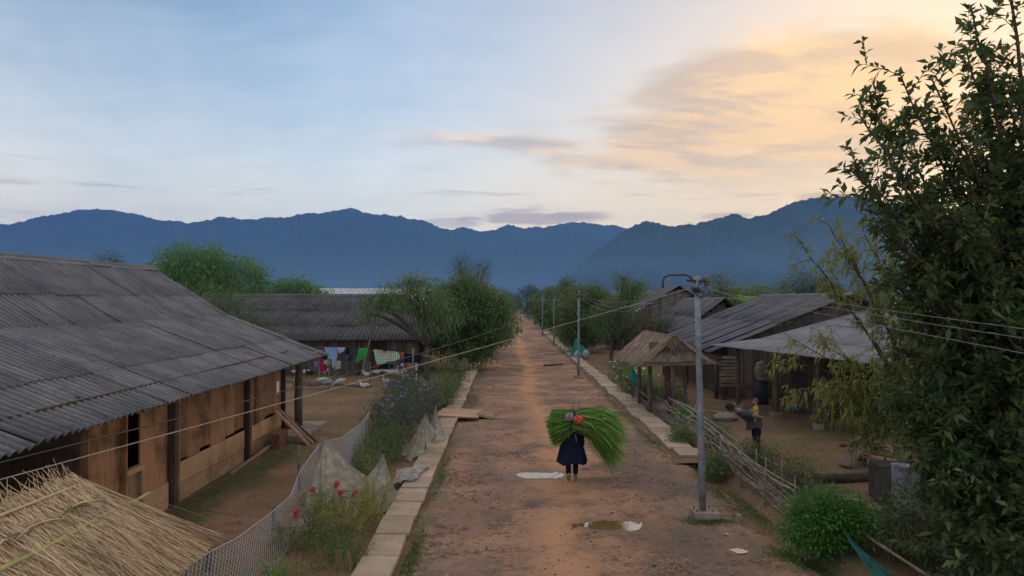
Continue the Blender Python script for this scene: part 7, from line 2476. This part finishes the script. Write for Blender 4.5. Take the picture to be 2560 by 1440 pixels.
drape('hanging_cloth', 'narrow black cloth right of the wide black one on the lower line', 'cloth', [(1528, 420), (1590, 422), (1580, 470), (1532, 500)], LY + 0.8, cm('softblack', (0.02, 0.02, 0.025)), 2, 0.03, 14)
drape('hanging_cloth', 'pale blue small garment hanging right of the checked towel', 'cloth', [(1700, 408), (1744, 412), (1742, 456), (1690, 450)], LY + 0.4, cm('paleblue', (0.48, 0.54, 0.66)), 2, 0.02, 15)
drape('hanging_cloth', 'red and white garment beside the bamboo clothes post', 'cloth', [(1766, 404), (1830, 402), (1812, 528), (1774, 520)], LY + 0.5, cm('redwhite', (0.46, 0.06, 0.06)), 2, 0.02, 16)
drape('hanging_cloth', 'white garment right of the bamboo clothes post', 'cloth', [(1912, 398), (1948, 400), (1944, 520), (1910, 516)], LY + 0.6, cm('white2', (0.60, 0.58, 0.56)), 2, 0.02, 17)
A = px3(430, 160, LY); B = px3(1740, 250, LY)
wire('upper clothes line strung across the farmyard', A, B, 0.03, M_CABLE, 0.006, 14, name='clothes_line')
wire('lower clothes line strung behind the upper one', px3(400, 372, LY + 0.4), px3(1960, 402, LY + 0.7), 0.03, M_CABLE, 0.005, 14, name='clothes_line')


def pole_thing(name, label, a, b, r, material=None, cat='pole', bow=0.0):
    a = Vector(a); b = Vector(b); n = 9
    pts = [a + (b - a) * (i / (n - 1)) + Vector((bow * math.sin(math.pi * i / (n - 1)), 0, 0)) for i in range(n)]
    rad = [r * (1 - 0.15 * i / n) * (1.12 if i % 2 == 0 else 1.0) for i in range(n)]
    o = MB().tube(pts, rad, 8).build(name, material or M_CANE2)
    setp(o, label, cat)
    return o


M_CANE2 = simple('weathered_bamboo', (0.33, 0.26, 0.18), 0.75, 0.35, 5.0, bmp=0.2)
pole_thing('bamboo_post', 'thick bamboo post at the right end of the clothes line', G(720 + 1870 / 6, 840 + 800 / 6), px3(1880, 190, 32.6), 0.045)
pole_thing('bamboo_post', 'second thinner bamboo post leaning on the clothes post', G(720 + 1815 / 6, 840 + 805 / 6), px3(1836, 420, 32.6), 0.04)
pole_thing('bamboo_prop', 'slanting bamboo prop that holds up the clothes line', G(720 + 1085 / 6, 840 + 660 / 6), px3(1235, 55, 37.5), 0.03)
pole_thing('bamboo_prop', 'pale slanting pole left of the porch post', G(720 + 82 / 6, 840 + 775 / 6), px3(150, 470, 33.0), 0.03)
pole_thing('yard_stake', 'forked wooden stake under the yellow cloth', G(720 + 618 / 6, 840 + 805 / 6), px3(628, 430, 34.0), 0.035, M_POST)
pole_thing('yard_stake', 'short leaning stick beside the forked stake', px3(640, 640, 36.0), px3(790, 530, 37.0), 0.028, M_POST)
pole_thing('yard_stake', 'dark stake right of the slanting bamboo prop', G(720 + 1236 / 6, 840 + 770 / 6), px3(1240, 390, 35.6), 0.03, M_POST)
pole_thing('yard_stake', 'thin dark stake under the crimson cloth', G(720 + 478 / 6, 840 + 705 / 6), px3(480, 440, 38.0), 0.03, M_POST)
pole_thing('split_post', 'split timber post with pale face among the geese', G(720 + 1640 / 6, 840 + 800 / 6), px3(1618, 565, 32.6), 0.06, M_WOOD_FRESH)
pole_thing('lying_pole', 'long pole lying on the ground of the goose yard', Vector(G(720 - 10 / 6, 840 + 690 / 6)) + Vector((0, 0, 0.05)), Vector(G(720 + 1200 / 6, 840 + 768 / 6)) + Vector((0, 0, 0.05)), 0.06, M_WOOD_GREY, 'pole')
pole_thing('lying_pole', 'second pole lying beside the long one, left end only', Vector(G(720 + 240 / 6, 840 + 740 / 6)) + Vector((0, 0, 0.05)), Vector(G(720 + 480 / 6, 840 + 742 / 6)) + Vector((0, 0, 0.05)), 0.05, M_WOOD_GREY, 'pole')
pole_thing('rail_pole', 'pale rail sticking out right of the navy cloth', px3(2005, 285, 34.0), px3(2230, 318, 34.0), 0.025, M_CANE2, 'pole')

# ------------------------------------------------------------------ odds and ends by the brown house
for i, (x0, y0, x1, y1, z1, w_, lab) in enumerate([(-5.42, 20.32, -6.28, 20.16, 0.98, 0.17, 'wide sawn plank leaning at the house corner, frontmost of three'), (-5.36, 20.55, -6.26, 20.40, 0.98, 0.12, 'narrow sawn plank leaning at the house corner, middle of three'),
                                                   (-5.32, 20.75, -6.27, 20.62, 0.92, 0.10, 'dark thin plank leaning at the house corner, rearmost of three')]):
    a = Vector((x0, y0, 0.03)); b = Vector((x1, y1, z1)); d = b - a
    rot = d.to_track_quat('X', 'Z').to_matrix()
    o = MB().box(tuple((a + b) / 2), (d.length, w_, 0.045), rot, 0.004).build('leaning_plank', M_WOOD_FRESH if i < 2 else M_WOOD_DK)
    setp(o, lab, 'plank', 'planks leaning at the corner of the brown house')


def brick_stack():
    t = empty('brick_stack', (-6.05, 19.75, 0), 0, 'small stack of reddish bricks against the brown house wall', 'bricks')
    m_ = simple('red_brick', (0.26, 0.115, 0.07), 0.9, 0.35, 6.0, bmp=0.3)
    for k in range(6):
        for j in range(3):
            for i in range(2):
                o = MB().box((0, 0, 0), (0.11, 0.21, 0.062), None, 0.006).build('brick', m_, t)
                o.location = (i * 0.12 - 0.06 + random.uniform(-0.01, 0.01), j * 0.225 - 0.2 + random.uniform(-0.012, 0.012), 0.14 + k * 0.066)
                o.rotation_euler = (0, 0, random.uniform(-0.08, 0.08))


brick_stack()


def basin(label, loc, r, h, col):
    rows = []
    for k, (rr, z) in enumerate([(0.0, 0.01), (0.75, 0.01), (0.85, 0.3), (1.0, 0.95), (1.08, 1.0), (1.06, 0.97), (0.95, 0.9), (0.8, 0.3), (0.0, 0.06)]):
        rows.append([(loc[0] + r * rr * math.cos(a), loc[1] + r * rr * math.sin(a), loc[2] + h * z) for a in np.linspace(0, 6.2832, 25)[:-1]])
    o = MB().grid(rows, True, closed=True).build('basin', simple('plastic_' + label[:8], col, 0.4, 0.1))
    setp(o, label, 'basin')


basin('red plastic basin standing beside the porch post', (-6.62, 22.2, 0.14), 0.20, 0.15, (0.36, 0.02, 0.04))
basin('white enamel basin on the porch floor behind the leaning planks', (-6.75, 21.75, 0.14), 0.19, 0.24, (0.62, 0.60, 0.56))
basin('blue plastic basin inside the open shed', (10.3, 26.6, 0.02), 0.24, 0.2, (0.05, 0.12, 0.45))


def stone(name, label, c, r, material, seed, cat='stone'):
    rnd = random.Random(seed); ph = [rnd.random() * 6 for _ in range(4)]
    fn = lambda p, d: p * (1 + 0.12 * math.sin(d.x * 3 + ph[0]) + 0.10 * math.sin(d.y * 4 + d.z * 3 + ph[1]) + 0.04 * math.sin(d.x * 9 + d.z * 8 + ph[2]))
    o = ball(MB(), c, r, 20, 14, fn).build(name, material)
    setp(o, label, cat)


M_STONE = simple('brown_stone', (0.22, 0.165, 0.125), 0.9, 0.4, 4.0, bmp=0.5)
stone('boulder', 'rounded brown boulder beside the plank crossing', (-2.62, 27.3, 0.22), (0.42, 0.5, 0.36), M_STONE, 3)


def wood_stack():
    t = empty('firewood_stack', (-2.35, 41.0, 0), 0, 'pyramid of split pinkish firewood beside the left footpath', 'firewood')
    m_ = simple('split_wood', (0.40, 0.26, 0.19), 0.85, 0.4, 5.0, (0.18, 0.11, 0.08))
    for k in range(8):
        n = 9 - k
        for j in range(n):
            o = MB().tube([(0, -0.35, 0), (0.01, 0.0, 0.004), (0, 0.35, 0)], [0.05, 0.055, 0.048], 5).build('firewood_log', m_, t)
            o.location = ((j - (n - 1) / 2) * 0.105 + random.uniform(-0.01, 0.01), random.uniform(-0.05, 0.05), 0.06 + k * 0.095)
            o.rotation_euler = (random.uniform(-0.04, 0.04), random.uniform(0, 3), random.uniform(-0.06, 0.06))


wood_stack()

# ------------------------------------------------------------------ odds and ends on the right
def crib():
    t = empty('plank_stack', (8.95, 29.5, 0), 0, 'stack of pale sawn planks under the barn eave', 'planks')
    for k in range(9):
        w_ = random.uniform(0.75, 0.95)
        part(MB().box((8.93 + random.uniform(-0.04, 0.04), 29.55, 0.60 + k * 0.135), (w_, 0.30, 0.10), Matrix.Rotation(random.uniform(-0.05, 0.05), 3, 'Y'), 0.012), 'plank', M_CRIB, t)
        part(MB().box((8.7 if k % 2 else 9.15, 29.55, 0.668 + k * 0.135), (0.06, 0.28, 0.035)), 'spacer', M_WOOD_DK, t)
    for x in (8.65, 9.2):
        part(MB().box((x, 29.55, 0.26), (0.14, 0.3, 0.54), None, 0.01), 'support', M_WOOD_DK, t)


M_CRIB = wood_mat('crib_plank', (0.23, 0.19, 0.15), (0.32, 0.27, 0.22), 0.4, 'x')
crib()


def sack(label, c, r, col):
    rnd = random.Random(len(label)); ph = [rnd.random() * 6 for _ in range(4)]
    def fn(p, d):
        k = 1 + 0.05 * math.sin(d.x * 8 + d.z * 5 + ph[0]) + 0.04 * math.sin(d.y * 9 + d.z * 11 + ph[1])
        q = p * k
        if d.z < -0.6: q.z = max(q.z, -r[2] * 0.75)
        return q
    o = ball(MB(), c, r, 20, 16, fn).build('sack', cloth_mat('sack_' + str(len(label)), col))
    setp(o, label, 'sack')


sack('full woven sack standing on a drum in the open shed', (9.75, 28.4, 1.22), (0.24, 0.22, 0.42), (0.36, 0.32, 0.27))
o = MB().tube([(9.75, 28.4, 0.0), (9.75, 28.4, 0.25), (9.75, 28.4, 0.26), (9.75, 28.4, 0.55), (9.75, 28.4, 0.86)], [0.27, 0.275, 0.285, 0.275, 0.27], 18).build('drum', M_POLE_DK)
setp(o, 'dark drum under the woven sack in the open shed', 'drum')
sack('pale sack lying on the ground in front of the bending person', (7.25, 24.6, 0.10), (0.42, 0.24, 0.16), (0.34, 0.30, 0.26))
sack('white sack beside the second pole, left of two', (4.75, 50.0, 0.26), (0.22, 0.2, 0.30), (0.46, 0.46, 0.48))
sack('white sack beside the second pole, right of two', (5.35, 50.1, 0.28), (0.24, 0.2, 0.32), (0.48, 0.48, 0.50))

pole_thing('log', 'fallen log lying across the right yard behind the bright bush', (6.7, 16.1, 0.10), (8.35, 16.4, 0.10), 0.11, M_BARK, 'log')
pole_thing('branch', 'dry dark branch lying on the road beyond the walker', Vector((2.2, 44.6, 0.04)), Vector((3.4, 45.4, 0.05)), 0.05, M_BARK, 'branch', 0.1)
pole_thing('pale_stick', 'pale stick leaning on the ground right of the teal net', (5.55, 11.6, 0.35), (6.05, 9.3, 0.03), 0.024, M_CANE2, 'stick')
a = Vector((8.0, 17.6, 0.05)); b = Vector((8.75, 17.9, 0.62)); d = b - a
o = MB().box(tuple((a + b) / 2), (d.length, 0.30, 0.05), d.to_track_quat('X', 'Z').to_matrix(), 0.006).build('leaning_plank', M_WOOD_GREY)
setp(o, 'grey plank leaning on the woodpile under the peach tree', 'plank')
mb = MB()
o = MB().box((7.25, 13.45, 0.5), (0.36, 0.36, 1.0), None, 0.012).build('concrete_pillar', simple('stained_concrete', (0.33, 0.34, 0.37), 0.9, 0.45, 5.0, (0.14, 0.14, 0.15), bmp=0.4))
bv = o.modifiers.new('edge', 'BEVEL'); bv.width = 0.02; bv.segments = 2
setp(o, 'short stained concrete pillar beside the bright rounded bush', 'pillar')
o = MB().box((7.75, 14.6, 0.42), (1.0, 0.5, 0.74), None, 0.03).build('low_wall', simple('mud_brick', (0.10, 0.082, 0.068), 0.95, 0.4, 5.0, bmp=0.5))
setp(o, 'low dark wall behind the concrete pillar', 'wall')
for i, (x, y, sx, sy, rz_, lab) in enumerate([(6.55, 13.2, 0.5, 0.35, 0.3, 'flat pale stone slab between bright bush and concrete pillar'), (6.75, 14.6, 0.42, 0.3, -0.2, 'smaller flat stone behind the concrete pillar'), (6.9, 13.9, 0.35, 0.25, 0.7, 'tilted flat stone beside the concrete pillar')]):
    o = MB().box((0, 0, 0), (sx, sy, 0.07), None, 0.02).build('stone_slab', M_CONC)
    o.location = (x, y, gz(x, y) + 0.06); o.rotation_euler = (0.08 * i, 0.06, rz_)
    setp(o, lab, 'stone')


def heap(label, c, n, seed):
    t = empty('woodpile', c, 0, label, 'woodpile')
    rng = random.Random(seed)
    for i in range(n):
        L = rng.uniform(0.5, 0.95); r = rng.uniform(0.03, 0.06)
        o = MB().tube([(-L / 2, 0, 0), (0, 0.01, 0.01), (L / 2, 0, 0)], [r, r * 1.05, r * 0.9], 7).build('firewood_log', M_POST if i % 3 else M_WOOD_FRESH, t)
        o.location = (rng.uniform(-0.35, 0.35), rng.uniform(-0.2, 0.2), 0.05 + i * 0.035)
        o.rotation_euler = (0, rng.uniform(-0.35, 0.35), rng.uniform(-0.6, 0.6))


heap('pile of split logs under the peach tree', (8.9, 18.0, 0), 16, 3)


# ------------------------------------------------------------------ loose bits on the ground
def scatter(name, label, n, areas, size, material, seed, flat=0.4, zf=both_z):
    rng = np.random.default_rng(seed)
    q = []
    for (x0, x1, y0, y1, wgt) in areas:
        m_ = int(n * wgt)
        q.append(np.stack([rng.uniform(x0, x1, m_), rng.uniform(y0, y1, m_)], -1))
    q = np.concatenate(q)
    keep = fbm(q[:, 0] * 1.3 + 4, q[:, 1] * 0.8 + 4, 3) + 0.25 * rng.random(len(q)) > 0.58
    for (cx, cy, rx, ry) in PUDDLES:
        keep &= ((q[:, 0] - cx) / (rx * 1.5)) ** 2 + ((q[:, 1] - cy) / (ry * 1.8)) ** 2 > 1
    q = q[keep]; n = len(q)
    s = size * (0.35 + rng.random(n) ** 3 * 1.4)
    z = zf(q[:, 0], q[:, 1])
    octa = np.array([[1, 0, 0], [0, 1, 0], [-1, 0, 0], [0, -1, 0], [0.3, 0.2, 1], [0, 0, -0.4]], float)
    V = octa[None] * np.stack([s, s * (0.6 + 0.5 * rng.random(n)), s * flat], -1)[:, None, :] * (0.75 + 0.5 * rng.random((n, 6, 1)))
    a = rng.random(n) * 6.28
    c, si = np.cos(a)[:, None], np.sin(a)[:, None]
    X = V[:, :, 0] * c - V[:, :, 1] * si; Y = V[:, :, 0] * si + V[:, :, 1] * c
    V = np.stack([X + q[:, :1], Y + q[:, 1:], V[:, :, 2] + z[:, None] + 0.002], -1).reshape(-1, 3)
    o = (np.arange(n) * 6)[:, None]
    F = np.concatenate([o + np.array([f]) for f in ([0, 1, 4], [1, 2, 4], [2, 3, 4], [3, 0, 4], [1, 0, 5], [2, 1, 5], [3, 2, 5], [0, 3, 5])])
    np_obj(name, V, F, material, kind='stuff', label=label)


M_CLOD = simple('dark_clod', (0.17, 0.115, 0.085), 0.95, 0.4, 3.0)
scatter('mud', 'dark clods and trampled dung on the road', 5000, [(-1.4, 4.2, 8, 20, 0.6), (-1.4, 4.2, 20, 34, 0.3), (2.4, 4.6, 11, 22, 0.3)], 0.017, M_CLOD, 1, 0.5)
scatter('mud', 'clods on the bare yard ground', 3000, [(-6, -3.6, 9, 24, 0.6), (-9, -2.6, 24, 38, 0.4), (5.4, 10, 13, 26, 0.4)], 0.017, M_CLOD, 2, 0.5)
scatter('litter', 'pale straws, chips and scraps scattered on the ground', 1600, [(-1.4, 4.6, 9, 32, 0.7), (-6, -3.6, 9, 24, 0.15), (5.4, 9, 14, 26, 0.2)], 0.022, simple('pale_scrap', (0.50, 0.43, 0.34), 0.9, 0.3), 3, 0.25)
rng_ = np.random.default_rng(9)
n_ = 420
q_ = np.stack([rng_.uniform(-1.4, 4.8, n_), rng_.uniform(9, 26, n_)], -1)
a_ = rng_.random(n_) * 6.28; l_ = 0.03 + 0.12 * rng_.random(n_) ** 2
A_ = np.stack([q_[:, 0], q_[:, 1], both_z(q_[:, 0], q_[:, 1]) + 0.008], -1)
B_ = A_ + np.stack([np.cos(a_) * l_, np.sin(a_) * l_, 0 * l_], -1)
B_[:, 2] = both_z(B_[:, 0], B_[:, 1]) + 0.01
V_, F_ = ribbon(A_, B_, 0.003, rng_)
np_obj('litter', V_, F_, M_STRAW, kind='stuff', label='single straws fallen from the grass loads on the road')
for i, (px_, py_, lab) in enumerate([(1842, 1275, 'white scrap of plastic near the foot of the nearest pole'), (1380, 1264, 'small white scrap on the road before the puddles'), (1812, 1332, 'curled pale bark strip near the smallest puddle'), (1530, 1278, 'pale clod of dry clay above the right puddle')]):
    p = G(px_, py_)
    rows = []
    for j in range(4):
        rows.append([(p[0] + (u - 0.5) * 0.11, p[1] + (j / 3 - 0.5) * 0.06, rz(p[0], p[1]) + 0.012 + 0.010 * math.sin(u * 5 + j * 1.3)) for u in np.linspace(0, 1, 5)])
    o = MB().grid(rows).grid([[(q[0], q[1], q[2] - 0.006) for q in r] for r in rows[::-1]]).build('litter_scrap', simple('scrap_%d' % i, (0.46, 0.41, 0.35), 0.8, 0.2))
    setp(o, lab, 'scrap')
